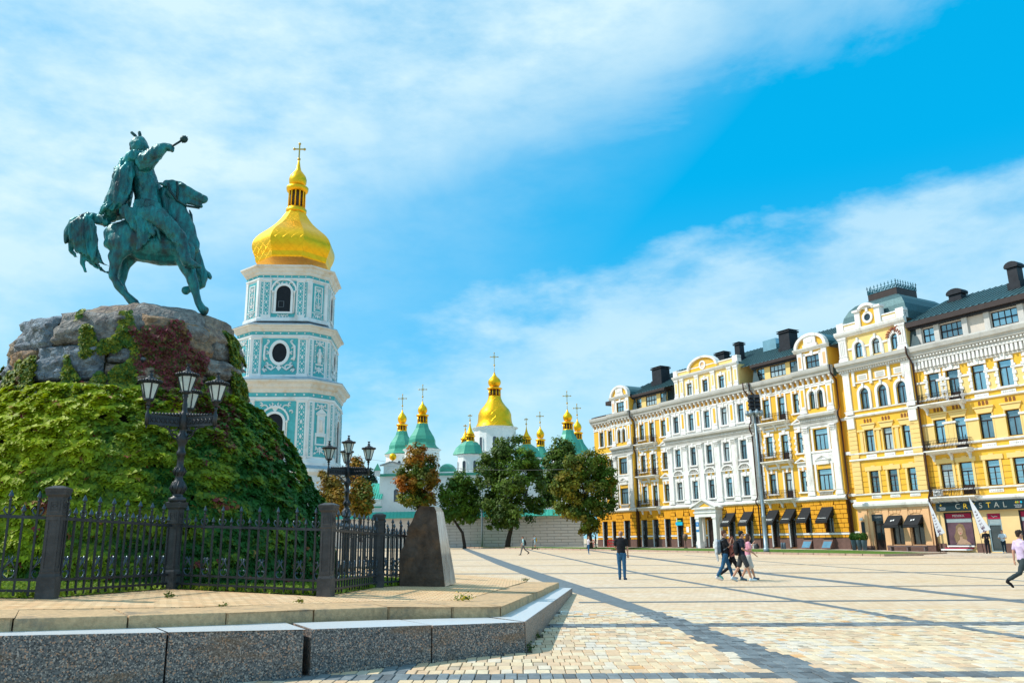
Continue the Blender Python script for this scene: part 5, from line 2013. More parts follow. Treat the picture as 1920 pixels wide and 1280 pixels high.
def window(parent, uc, w, z0, z1, y, kind='std', depth=.22, glass=None):
    """dark timber frame with a transom; its panes are a part of the window"""
    h = z1 - z0
    if glass is None:
        glass = random.choice((GLASS, GLASS, GLASS, GLASS2, GLASS2, GLASS3))
    key = (round(w, 2), round(h, 2), kind, glass and glass.name)
    if key not in _wm:
        f, g = MB(), MB()
        t = .075
        if kind == 'arch':
            zs = h - w / 2
            rg = arch_ring(0, w / 2 - t, t, 0, zs, 10, -.05, .05)
            f.add(rg.v, rg.f)
            f.box(-w / 2, w / 2, -.05, .05, 0, t)
            f.box(-w / 2 + t, w / 2 - t, -.045, .045, zs - .02, zs + .06)
            f.box(-.035, .035, -.045, .045, t, zs)
            for a, b in ((-w / 2 + t, -.035), (.035, w / 2 - t)):
                g.box(a, b, -.01, .02, t, zs - .02)
            g.prism([(x, z) for x, z in arch_pts(0, w / 2 - t, zs + .06, zs + .06, 10)], -.01, .02)
        else:
            zt = h * (.72 if kind != 'grid' else .5)
            cols = {'std': 2, 'wide': 3, 'grid': max(2, int(round(w / .55))), 'shop': 1, 'door': 2}[kind]
            f.box(-w / 2, -w / 2 + t, -.05, .05, 0, h)
            f.box(w / 2 - t, w / 2, -.05, .05, 0, h)
            f.box(-w / 2 + t, w / 2 - t, -.05, .05, 0, t)
            f.box(-w / 2 + t, w / 2 - t, -.05, .05, h - t, h)
            if kind != 'shop':
                f.box(-w / 2 + t, w / 2 - t, -.06, .06, zt - .05, zt + .05)
                iw = w - 2 * t
                for c in range(1, cols):
                    x = -iw / 2 + iw * c / cols
                    f.box(x - .035, x + .035, -.045, .045, t, zt - .05)
                    if kind == 'grid':
                        f.box(x - .03, x + .03, -.045, .045, zt + .05, h - t)
                for c in range(cols):
                    a, b = -iw / 2 + iw * c / cols + .036, -iw / 2 + iw * (c + 1) / cols - .036
                    g.box(a, b, -.01, .02, t, zt - .05)
                    if kind == 'grid':
                        g.box(a, b, -.01, .02, zt + .05, h - t)
                if kind != 'grid':
                    g.box(-iw / 2, iw / 2, -.01, .02, zt + .05, h - t)
                if kind == 'door':
                    f.box(-iw / 2, iw / 2, -.04, .035, t, h * .30)
            else:
                g.box(-w / 2 + t, w / 2 - t, -.01, .02, t, h - t)
        _wm[key] = (f.mesh('window_frame', FRAME), g.mesh('glass', glass or GLASS))
    o = put('window', _wm[key][0], parent, (uc, y + depth, z0))
    put('glass', _wm[key][1], o, (0, 0, 0), random.uniform(-.012, .012))
    return o


def mould(parent, u0, u1, y, prof, material, name='cornice', end=True):
    """cornice: profile [(projection, z)] drawn along the wall"""
    m = MB()
    pts = [(y + .02, prof[0][1])] + [(y - d, z) for d, z in prof] + [(y + .02, prof[-1][1])]
    m.prism(pts, u0, u1, axis=0)
    return m.build(name, material, parent)


def dentils(parent, u0, u1, y0, y1, z0, z1, step, w, material=None, name='dentil'):
    m = MB()
    n = int((u1 - u0) / step)
    for i in range(n):
        u = u0 + (i + .5) * (u1 - u0) / n
        m.box(u - w / 2, u + w / 2, y0, y1, z0, z1)
    return m.build(name, material or FW, parent)


def surround(parent, uc, w, z0, z1, y, style, material=None):
    m = MB()
    t = .20
    p = y - .09
    if style == 'plain':
        m.box(uc - w / 2 - t, uc - w / 2, p, y, z0, z1 + .1)
        m.box(uc + w / 2, uc + w / 2 + t, p, y, z0, z1 + .1)
        m.box(uc - w / 2 - t, uc + w / 2 + t, p, y, z1 + .1, z1 + .34)
        m.box(uc - .12, uc + .12, p - .07, y, z1 + .02, z1 + .5)
        m.box(uc - w / 2 - t - .1, uc + w / 2 + t + .1, y - .18, y, z0 - .16, z0)
    elif style == 'quoin':
        for s in (-1, 1):
            for k in range(int((z1 - z0) / .3)):
                e = t + (.12 if k % 2 else 0)
                a, b = sorted((uc + s * w / 2, uc + s * (w / 2 + e)))
                m.box(a, b, p - (.03 if k % 2 else 0), y, z0 + k * .3, z0 + k * .3 + .275)
        m.box(uc - w / 2 - t, uc + w / 2 + t, p, y, z1, z1 + .3)
        m.prism([(uc - .16, z1 + .02), (uc + .16, z1 + .02), (uc + .22, z1 + .55), (uc - .22, z1 + .55)], p - .07, y)
        m.box(uc - w / 2 - t - .1, uc + w / 2 + t + .1, y - .18, y, z0 - .16, z0)
    elif style == 'lintel':
        m.prism([(uc - w / 2 - .05, z1 + .03), (uc + w / 2 + .05, z1 + .03), (uc + w / 2 + .25, z1 + .48), (uc - w / 2 - .25, z1 + .48)], p, y)
        m.box(uc - w / 2 - .3, uc + w / 2 + .3, y - .16, y, z1 + .5, z1 + .62)
        m.box(uc - w / 2 - .12, uc - w / 2, y - .05, y, z0, z1)
        m.box(uc + w / 2, uc + w / 2 + .12, y - .05, y, z0, z1)
    elif style == 'eared':
        m.box(uc - w / 2 - .2, uc - w / 2, y - .05, y, z0, z1 + .02)
        m.box(uc + w / 2, uc + w / 2 + .2, y - .05, y, z0, z1 + .02)
        m.prism([(uc - w / 2 - .38, z1 + .02), (uc + w / 2 + .38, z1 + .02), (uc + w / 2 + .38, z1 + .42), (uc + .22, z1 + .42), (uc + .2, z1 + .52), (uc - .2, z1 + .52), (uc - .22, z1 + .42), (uc - w / 2 - .38, z1 + .42)], p, y)
    elif style == 'arch':
        rg = arch_ring(uc, w / 2, .26, z0, z1 - w / 2, 12, y - .12, y)
        m.add(rg.v, rg.f)
        m.box(uc - .1, uc + .1, y - .2, y, z1 - .02, z1 + .45)
    return m.build('window_surround', material or FW, parent)


def pilaster(parent, uc, w, z0, z1, y, panel=None, cap='cap', proj=.14):
    m = MB()
    m.box(uc - w / 2, uc + w / 2, y - proj, y, z0, z1)
    m.box(uc - w * .62, uc + w * .62, y - proj - .07, y, z0, z0 + .22)
    m.box(uc - w * .56, uc + w * .56, y - proj - .04, y, z0 + .22, z0 + .38)
    m.box(uc - w * .56, uc + w * .56, y - proj - .04, y, z0 + .5, z0 + .56)
    if cap == 'leaf':
        h = .62
        for j in range(3):
            for i in range(3 + j):
                x = uc - w * .45 + w * .9 * (i + .5) / (3 + j)
                m.ball((x, y - proj - .04 - .03 * j, z1 - h + .1 + j * .19), .085, 5)
        m.box(uc - w * .66, uc + w * .66, y - proj - .12, y, z1 - .07, z1)
        m.box(uc - w * .52, uc + w * .52, y - proj - .03, y, z1 - h - .06, z1 - h)
    else:
        m.box(uc - w * .6, uc + w * .6, y - proj - .06, y, z1 - .2, z1)
        m.box(uc - w * .55, uc + w * .55, y - proj - .03, y, z1 - .32, z1 - .26)
    o = m.build('pilaster', FW, parent)
    if panel:
        MB().box(uc - w * .24, uc + w * .24, y - proj - .012, y - proj + .01, z0 + .75, z1 - .5).build('inset_panel', panel, o)
    return o


def balcony(parent, u0, u1, z, y, label=None, dep=.85):
    m = MB()
    m.box(u0, u1, y - dep, y, z - .10, z)
    m.prism([(y, z - .35), (y - dep * .55, z - .28), (y - dep * .93, z - .10), (y, z - .10)], u0 + .08, u1 - .08, axis=0)
    for u in (u0 + .35, u1 - .35, (u0 + u1) / 2):
        m.prism([(y, z - .95), (y - .12, z - .9), (y - .22, z - .6), (y - dep * .5, z - .38), (y - dep * .6, z - .27), (y, z - .3)], u - .1, u + .1, axis=0)
    b = m.build('balcony', FW, parent)
    r = MB()
    yy = y - dep + .06
    H = .86
    for zz_ in (z + .06, z + H * .72, z + H):
        r.box(u0 + .04, u1 - .04, yy - .015, yy + .015, zz_ - .014, zz_ + .014)
        for ue in (u0 + .05, u1 - .05):
            r.box(ue - .015, ue + .015, yy, y, zz_ - .014, zz_ + .014)
    n = int((u1 - u0) / .14)
    for i in range(n + 1):
        u = u0 + .05 + (u1 - u0 - .1) * i / n
        r.box(u - .011, u + .011, yy - .011, yy + .011, z, z + H)
        if i % 3 == 1:
            for t0 in (.2, .45):
                r.tube([(u + .07 * math.cos(t), yy - .02, z + t0 + .07 * math.sin(t) + .07) for t in np.linspace(0, 5.2, 8)], .013, 4)
    for ue in (u0 + .05, u1 - .05):
        for k in range(1, 6):
            v = yy + (y - yy) * k / 6
            r.box(ue - .011, ue + .011, v - .011, v + .011, z, z + H)
    for ue in (u0 + .05, u1 - .05, (u0 + u1) / 2):
        r.box(ue - .025, ue + .025, yy - .025, yy + .025, z, z + H + .14)
        r.ball((ue, yy, z + H + .17), .04, 6)
    r.build('railing', IRONB, b)
    return b


def gable_pediment(parent, uc, hw, z, h, y, proj=.28):
    m = MB()
    m.box(uc - hw, uc + hw, y - proj, y, z, z + .1)
    m.prism([(uc - hw, z + .1), (uc - hw + .25, z + .1), (uc, z + h - .12), (uc + hw - .25, z + .1), (uc + hw, z + .1), (uc, z + h + .08)], y - proj, y)
    m.box(uc - hw + .2, uc + hw - .2, y - .08, y, z - .45, z)
    return m.build('pediment', FW, parent)


def seg_pediment(parent, uc, hw, z, h, y):
    m = MB()
    m.box(uc - hw, uc + hw, y - .24, y, z, z + .1)
    a = [(uc + hw * math.cos(t), z + .1 + h * math.sin(t)) for t in np.linspace(0, PI, 11)]
    b = [(uc + hw * .82 * math.cos(t), z + .1 + h * .8 * math.sin(t)) for t in np.linspace(PI, 0, 11)]
    m.prism(a + b, y - .24, y)
    o = m.build('segmental_pediment', FW, parent)
    q = MB()
    for i in range(5):
        t = PI * (i + .5) / 5
        q.ball((uc + hw * .5 * math.cos(t), y - .07, z + .16 + h * .45 * math.sin(t)), .11, 5)
    q.tube([(uc - hw * .6, y - .07, z + .2), (uc - hw * .3, y - .1, z + h * .5), (uc, y - .07, z + .25), (uc + hw * .3, y - .1, z + h * .5), (uc + hw * .6, y - .07, z + .2)], .06, 4)
    q.build('relief', FGREY, o)
    return o


# ---------------------------------------------------------------- building A
PR = -.5
BAYS = [(-41.8, -36.8, 0.), (-36.8, -32.4, PR), (-32.4, -25.5, 0.), (-25.5, -10.7, PR), (-10.7, -4.1, 0.), (-4.1, .3, PR)]
NARROW = .98
W3 = {0: [-39.9, -37.9], 2: [-30.85, -28.75, -26.45], 3: [-23.45, -20.7, -17.95, -15.1, -12.45], 4: [-9.1, -6.95, -4.85]}
FL = [(5.75, 7.85), (9.75, 11.9), (13.95, 15.98)]
GOPEN = [(-39.9, 1.0, .2, 3.5), (-37.7, 1.0, .2, 3.5), (-34.3, 1.15, .2, 3.5), (-31.3, 1.0, .2, 3.52), (-29.05, .95, .2, 3.52), (-26.7, 1.0, .2, 3.58), (-23.85, 1.0, .2, 3.6), (-21.4, .95, .2, 3.7), (-18.35, 1.35, .2, 3.25),
         (-15.2, .95, .2, 3.7), (-12.5, .95, .2, 3.8), (-9.3, .95, .2, 3.85), (-7.0, .8, .2, 3.9), (-4.85, .9, 1.62, 3.95), (-1.95, .95, 1.62, 3.85)]
nblk = 0
BLK = bevel_mesh(MB().box(0, 1, 0, 1, 0, 1).mesh('stone_block', ORY), .05)
for bi, (u0, u1, pr) in enumerate(BAYS):
    gh = [(c - w / 2, c + w / 2, a, b) for c, w, a, b in GOPEN if u0 < c < u1]
    wall_holes(u0, u1, pr + .05, -.4, 4.85, gh, bA, GROOVE, .35, .6, 'ground_floor_wall')
    for c, w, a, b in GOPEN:
        if u0 < c < u1:
            kd = 'door' if a < 1 and c not in (-15.2, -12.5, -21.4) else 'shop'
            window(bA, c, w, a, b, pr + .05, 'std' if a > 1 else kd, .30, GLASSD)
            j = MB()
            j.box(c - w / 2 - .13, c - w / 2, pr - .06, pr + .3, a, b)
            if a < 1:
                j.build('white_jamb', mat('jamb_grey_white', (.55, .57, .58), .7), bA)
    # rusticated blocks
    rows_ = [(1.62 + k * .445, .445) for k in range(7)] + [(1.12, .30)]
    for zi, (zr, hr) in enumerate(rows_):
        u = u0 - (0 if zi % 2 else .33)
        while u < u1 - .05:
            a, b = max(u, u0), min(u + .78, u1)
            segs = [(a, b)]
            for c, w, g0, g1 in GOPEN:
                if not (u0 < c < u1):
                    continue
                if g0 - .05 < zr + hr and zr < g1 + .02:
                    lo, hi = c - w / 2 - .02, c + w / 2 + .02
                elif zr >= g1 - .1 and zr < 4.6:
                    lo, hi = c - w / 2 - .32, c + w / 2 + .32
                else:
                    continue
                ns = []
                for p, q in segs:
                    if q <= lo or p >= hi:
                        ns.append((p, q))
                    else:
                        if p < lo:
                            ns.append((p, lo))
                        if q > hi:
                            ns.append((hi, q))
                segs = ns
            for p, q in segs:
                if q - p > .1:
                    put('stone_block', BLK, bA, (p + .028, pr - .04, zr + .028), 0, (q - p - .056, .10, hr - .056))
                    nblk += 1
            u += .78
    for c, w, g0, g1 in GOPEN:
        if u0 < c < u1 and c != -18.35:
            for k in range(5):
                m = MB()
                t0, t1 = (k + .04) / 5, (k + .96) / 5
                lo = lambda t: (c - w / 2 - .02 + (w + .04) * t, max(g1 + .02, 3.6))
                hi = lambda t: (c - w / 2 - .34 + (w + .68) * t, 4.72)
                m.prism([lo(t0), lo(t1), hi(t1), hi(t0)], pr - .05, pr + .05)
                m.build('voussoir', ORY, bA)
    MB().box(u0 - .04, u1 + .04, pr - .06, pr + .06, -.5, 1.10).build('plinth', PLINTH, bA) if False else None
    segs = [(u0, u1)]
    for c, w, g0, g1 in GOPEN:
        if u0 < c < u1 and g0 < 1:
            segs = [x for p, q in segs for x in ((p, min(q, c - w / 2 - .14)), (max(p, c + w / 2), q)) if x[1] - x[0] > .05] if any(p < c < q for p, q in segs) else segs
    for p, q in segs:
        MB().box(p, q, pr - .08, pr + .04, -.5, 1.10).build('plinth', PLINTH, bA)
        MB().box(p, q, pr - .09, pr + .04, 1.42, 1.60).build('sill_band', FW, bA)
    # upper storeys
    if bi in (1, 5):
        cen = (u0 + u1) / 2
        hol = [(cen - .85, cen + .85, *FL[0]), (cen - .85, cen + .85, *FL[1])] + [(cen + s * .52 - .36, cen + s * .52 + .36, 14.0, 15.85) for s in (-1, 1)]
        wall_holes(u0, u1, pr, 4.85, 17.0, hol, bA, YEL, .28, .6)
        for fl in FL[:2]:
            window(bA, cen, 1.7, fl[0], fl[1], pr, 'wide')
        for s in (-1, 1):
            window(bA, cen + s * .52, .72, 14.0, 15.85, pr, 'arch')
            surround(bA, cen + s * .52, .72, 14.0, 15.85, pr, 'arch')
            sp_ = MB()
            cc_ = cen + s * .52
            for t in (-1, 1):
                sp_.prism([(cc_ + t * .36, 15.49), (cc_ + t * .36, 15.86), (cc_, 15.86)] + [(cc_ + t * .36 * math.sin(q), 15.49 + .36 * math.cos(q)) for q in (.4, .8, 1.2)], pr - .01, pr + .2)
            sp_.build('spandrel', FW, bA)
            pilaster(bA, cen + s * 1.68, .72, 5.25, 12.25, pr, None, 'leaf', .16)
            pilaster(bA, cen + s * 1.68, .70, 13.6, 16.6, pr, YEL, 'cap', .12)
            MB().box(cen + s * 1.02 - .12, cen + s * 1.02 + .12, pr - .06, pr, 5.7, 11.95).build('jamb_strip', FW, bA)
        m = MB().box(cen - 1.3, cen + 1.3, pr - .05, pr, 8.35, 9.65)
        m.box(cen - 1.3, cen + 1.3, pr - .12, pr, 9.5, 9.7)
        m.build('spandrel_panel', FW, bA)
        gable_pediment(bA, cen, .95, 8.75, .55, pr - .05, .15)
        m = MB()
        for k in range(10):
            m.lathe([(.05, 5.25), (.035, 5.35), (.06, 5.45), (.035, 5.55)], 5, c=(cen - .75 + k * .165, pr - .06, 0))
        m.box(cen - .95, cen + .95, pr - .13, pr, 5.56, 5.70)
        m.build('balustrade', FGREY, bA)
        MB().box(cen - 1.3, cen + 1.3, pr - .04, pr, 12.0, 12.3).build('panel_band', FW, bA)
    else:
        cs = W3[bi]
        hol = [(c - NARROW / 2, c + NARROW / 2, a - (.55 if (bi in (2, 4) and k == 1) else 0), b) for k, c in enumerate(cs) for a, b in FL]
        wall_holes(u0, u1, pr, 4.85, 17.0, hol, bA, FW if bi == 3 else YEL, .28, .6)
        for fi, (a, b) in enumerate(FL):
            for k, c in enumerate(cs):
                door_ = bi in (2, 4) and k == 1
                window(bA, c, NARROW, a - (.55 if door_ else 0), b, pr, 'door' if door_ else 'std')
                surround(bA, c, NARROW, a - (.55 if door_ else 0), b, pr, 'quoin' if (fi == 1 and bi != 3) else 'plain')
                if bi == 3:
                    for s in (-1, 1):
                        MB().box(c + s * .35 - .17, c + s * .35 + .17, pr - .013, pr + .01, b + .52 if fi == 0 else b + .36, b + (.82 if fi == 0 else .5)).build('inset_panel', YEL, bA)
                    if fi == 0:
                        seg_pediment(bA, c, 1.0, 8.65, .62, pr)
                    if fi < 2:
                        m = MB().box(c - .75, c + .75, pr - .12, pr, a - .5, a - .36)
                        for q in range(8):
                            m.lathe([(.05, a - .36), (.03, a - .28), (.055, a - .2)], 5, c=(c - .56 + q * .16, pr - .06, 0))
                        m.build('balustrade', FGREY, bA)
                else:
                    for s in (-1, 1):
                        if fi != 1:
                            MB().box(c + s * .33 - .15, c + s * .33 + .15, pr - .10, pr - .08, b + .14, b + .32).build('inset_panel', ORY, bA)
                    MB().box(c - .8, c + .8, pr - .05, pr, b + .5, b + .75).build('lintel_panel', FW, bA)
            if bi == 2 or bi == 4:
                if fi < 2:
                    gable_pediment(bA, cs[2], .95, b + .85, .5, pr)
                z = a - .58
                balcony(bA, cs[0] - .95, cs[1] + .95, z, pr)
        if bi == 3:
            for u in (-24.85, -22.08, -19.33, -16.55, -13.78, -11.25):
                pilaster(bA, u, .82, 5.25, 12.25, pr, None, 'leaf', .2)
                pilaster(bA, u, .74, 13.6, 16.6, pr, YEL, 'cap', .14)
        elif bi in (2, 4):
            for u in (u0 + .25, u1 - .25):
                m = MB()
                for k in range(24):
                    m.box(u - .22 - (.08 if k % 2 else 0), u + .22 + (.08 if k % 2 else 0), pr - .05, pr, 5.4 + k * .47, 5.4 + k * .47 + .44)
                m.build('corner_quoins', FW, bA)
    # string courses and cornices
    e0, e1 = (u0 - .1, u1 + .1) if pr else (u0, u1)
    mould(bA, e0, e1, pr, [(.05, 4.72), (.22, 4.80), (.30, 4.88), (.30, 5.02), (.16, 5.10), (.16, 5.22)], FW, 'string_cornice')
    if pr:
        mould(bA, e0, e1, pr, [(.10, 12.27), (.10, 12.60), (.18, 12.64), (.18, 12.95), (.30, 13.05), (.52, 13.15), (.55, 13.35), (.40, 13.42), (.2, 13.55)], FGREY, 'entablature')
        dentils(bA, e0, e1, pr - .27, pr - .17, 12.78, 12.93, .2, .11)
    else:
        mould(bA, e0, e1, pr, [(.05, 12.75), (.14, 12.8), (.16, 12.95), (.05, 13.0)], FW, 'string_cornice')
    mould(bA, e0, e1, pr, [(.08, 16.25), (.08, 16.45), (.14, 16.5), (.1, 16.6)], FW, 'architrave')
    MB().box(e0, e1, pr - .03, pr + .02, 16.6, 17.25).build('frieze', ORY, bA)
    m = MB()
    n = max(3, int((e1 - e0) / .74))
    for k in range(n + 1):
        u = e0 + .2 + (e1 - e0 - .4) * k / n
        m.prism([(pr, 16.55), (pr - .16, 16.6), (pr - .2, 16.85), (pr - .42, 17.0), (pr - .46, 17.22), (pr, 17.22)], u - .11, u + .11, axis=0)
    m.build('bracket', FW, bA)
    mould(bA, e0 - .05, e1 + .05, pr, [(.1, 17.2), (.52, 17.24), (.55, 17.45), (.72, 17.62), (.78, 17.82), (.80, 18.05), (.3, 18.12)], FGREY, 'main_cornice')
# left flank and back
m = MB()
m.add([(-41.8, .02, -.4), (-41.8, .02, 18), (-41.8, 14, 18), (-41.8, 14, -.4)], [(0, 1, 2, 3)])
m.add([(-41.8, 14, -.4), (-41.8, 14, 18), (.3, 14, 18), (.3, 14, -.4)], [(0, 1, 2, 3)])
m.build('flank_wall', YEL, bA)
# attic, mansard, roof
for u0, u1 in ((-32.4, -25.6), (-10.6, -4.1)):
    cs = [u0 + .9, (u0 + u1) / 2 + .1, u1 - .9]
    hol = [(cs[0] - .55, cs[0] + .55, 18.35, 19.65), (cs[1] - 1.1, cs[1] + 1.1, 18.35, 19.65), (cs[2] - .55, cs[2] + .55, 18.35, 19.65)]
    wall_holes(u0, u1, .25, 18.0, 19.85, hol, bA, PALE, .2, None, 'attic_wall')
    for c, w in zip(cs, (1.1, 2.2, 1.1)):
        window(bA, c, w, 18.35, 19.65, .25, 'grid', .12)
    MB().box(u0 - .1, u1 + .1, -.35, .9, 19.85, 20.18).build('eave_fascia', FASCIA, bA)
    MB().box(u0 - .1, u1 + .1, -.10, .5, 19.66, 19.84).build('eave_soffit', CHIM, bA)
    for u, s in ((u0, 1), (u1, -1)):
        MB().add([(u, -.2, 18.1), (u + s * 1.1, -.25, 18.1), (u + s * .25, .2, 19.85), (u, .2, 19.85)], [(0, 1, 2, 3)]).build('mansard_slope', ROOFD, bA)


def seam_roof(parent, u0, u1, e, zr, yr, ue0=None, ue1=None, name='roof', ribs=.55):
    """standing seam roof slope from the eave e=(y,z) up to the ridge, ridge ends ue0..ue1"""
    ue0 = u0 if ue0 is None else ue0
    ue1 = u1 if ue1 is None else ue1
    m = MB()
    m.add([(u0, e[0], e[1]), (u1, e[0], e[1]), (ue1, yr, zr), (ue0, yr, zr)], [(0, 1, 2, 3)])
    m.add([(u0, 2 * yr - e[0], e[1]), (u1, 2 * yr - e[0], e[1]), (ue1, yr, zr), (ue0, yr, zr)], [(3, 2, 1, 0)])
    m.add([(u0, e[0], e[1]), (ue0, yr, zr), (u0, 2 * yr - e[0], e[1])], [(0, 1, 2)])
    m.add([(u1, e[0], e[1]), (ue1, yr, zr), (u1, 2 * yr - e[0], e[1])], [(2, 1, 0)])
    o = m.build(name, ROOFM, parent)
    n = int((u1 - u0) / ribs)
    for k in range(1, n):
        r = MB()
        u = u0 + k * (u1 - u0) / n
        t = 1.0
        if u < ue0:
            t = (u - u0) / (ue0 - u0)
        elif u > ue1:
            t = (u1 - u) / (u1 - ue1)
        r.bar((u, e[0], e[1] + .03), (u, e[0] + (yr - e[0]) * t, e[1] + (zr - e[1]) * t + .03), .045, .07)
        r.build('roof_seam', ROOFD, o)
    return o


RA = seam_roof(bA, -37.6, 1.2, (-.25, 20.2), 24.0, 7.0, -31.0, 1.2)


def chimney(parent, u, y, w, d, z0, z1, arched=False):
    m = MB()
    m.box(u - w / 2 - .12, u + w / 2 + .12, y - d / 2 - .12, y + d / 2 + .12, z0, z0 + (z1 - z0) * .35)
    m.box(u - w / 2, u + w / 2, y - d / 2, y + d / 2, z0 + (z1 - z0) * .35, z1 - .28)
    m.box(u - w / 2 - .14, u + w / 2 + .14, y - d / 2 - .14, y + d / 2 + .14, z1 - .22, z1 - .08)
    if arched:
        m.prism([(u + (w / 2 + .2) * math.cos(t), z1 - .1 + .45 * math.sin(t)) for t in np.linspace(0, PI, 8)], y - d / 2 - .1, y + d / 2 + .1)
    else:
        for sx in (-1, 1):
            for sy in (-1, 1):
                m.box(u + sx * w * .4 - .06, u + sx * w * .4 + .06, y + sy * d * .4 - .06, y + sy * d * .4 + .06, z1 - .1, z1 + .08)
        m.add([(u - w / 2 - .2, y - d / 2 - .2, z1 + .06), (u + w / 2 + .2, y - d / 2 - .2, z1 + .06), (u + w / 2 + .2, y + d / 2 + .2, z1 + .06), (u - w / 2 - .2, y + d / 2 + .2, z1 + .06), (u, y, z1 + .28)],
              [(0, 1, 4), (1, 2, 4), (2, 3, 4), (3, 0, 4), (3, 2, 1, 0)])
    return m.build('chimney', CHIM, parent)


chimney(RA, -29.4, 2.6, 1.9, 1.5, 21.0, 23.7)
chimney(RA, -18.5, 3.4, 1.5, 1.0, 21.6, 23.6)
chimney(RA, -15.6, 3.4, .8, .8, 21.6, 24.2)
chimney(RA, -7.9, 3.2, 1.5, 1.4, 21.0, 23.9)
MB().box(-12.6, -10.6, 4.2, 6.4, 22.6, 23.9).build('skylight', GLASS, RA)
MB().box(-41.8, -36.8, -.35, .9, 18.12, 18.3).build('eave_fascia', FASCIA, bA)
seam_roof(bA, -41.8, -36.0, (-.2, 18.3), 20.0, 7.0, -39, -36.0)
MB().box(-37.9, -36.6, -.6, .9, 19.55, 20.1).build('eave_fascia', FASCIA, bA)
# dormer pavilions on the two narrow bays
for bi in (1, 5):
    u0, u1, pr = BAYS[bi]
    c = (u0 + u1) / 2
    hw = 1.95
    wall_holes(c - hw, c + hw, pr, 18.0, 20.1, [(c - .85, c + .85, 18.25, 19.6)], bA, YEL, .25, 3.0, 'dormer_wall')
    window(bA, c, 1.7, 18.25, 19.6, pr, 'grid', .15)
    m = MB()
    for s in (-1, 1):
        m.box(c + s * 1.55 - .32, c + s * 1.55 + .32, pr - .12, pr, 18.1, 20.05)
        m.box(c + s * 1.0 - .14, c + s * 1.0 + .14, pr - .06, pr, 18.2, 19.9)
    m.box(c - 1.1, c + 1.1, pr - .06, pr, 19.6, 19.85)
    m.box(c - .16, c + .16, pr - .13, pr, 19.55, 20.1)
    m.build('dormer_trim', FW, bA)
    for s in (-1, 1):
        MB().box(c + s * 1.55 - .17, c + s * 1.55 + .17, pr - .132, pr - .10, 18.4, 19.6).build('inset_panel', PEACH, bA)
    mould(bA, c - hw - .25, c + hw + .25, pr, [(.1, 20.05), (.22, 20.12), (.36, 20.3), (.40, 20.42), (.1, 20.46)], FW, 'dormer_cornice')
    a = [(c + 2.05 * math.cos(t), 20.46 + 1.45 * math.sin(t)) for t in np.linspace(0, PI, 15)]
    b = [(c + 1.72 * math.cos(t), 20.46 + 1.15 * math.sin(t)) for t in np.linspace(PI, 0, 15)]
    MB().prism(a + b, pr - .3, pr + .2).build('arched_pediment', FW, bA)
    MB().prism([(c + 1.74 * math.cos(t), 20.44 + 1.17 * math.sin(t)) for t in np.linspace(0, PI, 13)], pr - .05, pr + .3).build('tympanum', YEL, bA)
    m = MB()
    m.box(c - .75, c + .75, pr - .22, pr, 20.46, 21.75)
    m.box(c - .9, c + .9, pr - .24, pr, 20.46, 20.75)
    m.box(c - .35, c + .35, pr - .27, pr - .2, 20.9, 21.2)
    m.build('pediment_block', FW, bA)
    MB().prism([(c + 2.1 * math.cos(t), 20.4 + 1.5 * math.sin(t)) for t in np.linspace(0, PI, 13)], pr + .2, 4.0).build('dormer_roof', ROOFM, bA)
# central attic pavilion
u0, u1, pr = BAYS[3]
c = (u0 + u1) / 2 + .1
a0, a1 = -23.3, -12.3
ws = [-20.55, -17.8, -15.05]
wall_holes(a0, a1, pr, 18.0, 20.7, [(w - .45, w + .45, 18.3, 19.75) for w in ws], bA, PALE, .25, 4.0, 'attic_wall')
for w in ws:
    window(bA, w, .9, 18.3, 19.75, pr, 'std', .15)
    surround(bA, w, .9, 18.3, 19.75, pr, 'plain')
for u in (-22.9, -21.9, -19.2, -16.4, -13.7, -12.7):
    pilaster(bA, u, .62, 18.1, 20.6, pr, PALE, 'cap', .12)
mould(bA, a0 - .1, a1 + .1, pr, [(.1, 20.55), (.2, 20.62), (.34, 20.78), (.40, 20.95), (.12, 21.0)], FW, 'attic_cornice')
MB().box(a0, a1, pr, pr + .5, 20.98, 21.45).build('parapet', PALE, bA)
MB().box(a0 - .05, a1 + .05, pr - .08, pr + .55, 21.45, 21.57).build('parapet_coping', FW, bA)
for u in (a0 + .35, a1 - .35):
    MB().box(u - .4, u + .4, pr - .1, pr + .55, 20.98, 21.75).build('parapet_pier', FW, bA)
pp = [(c + 2.35 * math.cos(t), 21.3 + 1.25 * math.sin(t)) for t in np.linspace(.0, PI, 17)]
MB().prism(pp + [(c - 2.35, 20.98), (c + 2.35, 20.98)], pr - .05, pr + .45).build('arched_gable', YEL, bA)
qa = [(c + 2.6 * math.cos(t), 21.3 + 1.45 * math.sin(t)) for t in np.linspace(0, PI, 17)]
qb = [(c + 2.3 * math.cos(t), 21.3 + 1.2 * math.sin(t)) for t in np.linspace(PI, 0, 17)]
MB().prism(qa + qb, pr - .3, pr + .4).build('gable_arch', FW, bA)
m = MB()
m.rings([[(c + r * math.cos(2 * PI * j / 16), y, 21.65 + r * math.sin(2 * PI * j / 16)) for j in range(16)] for r, y in ((.55, pr - .05), (.55, pr - .14), (.34, pr - .14), (.34, pr - .04))], True, False, 0, False)
oc = m.build('oculus', FW, bA)
MB().add([(c + .35 * math.cos(2 * PI * j / 16), pr - .06, 21.65 + .35 * math.sin(2 * PI * j / 16)) for j in range(16)], [tuple(range(16))]).build('oculus_panel', PEACH, oc)
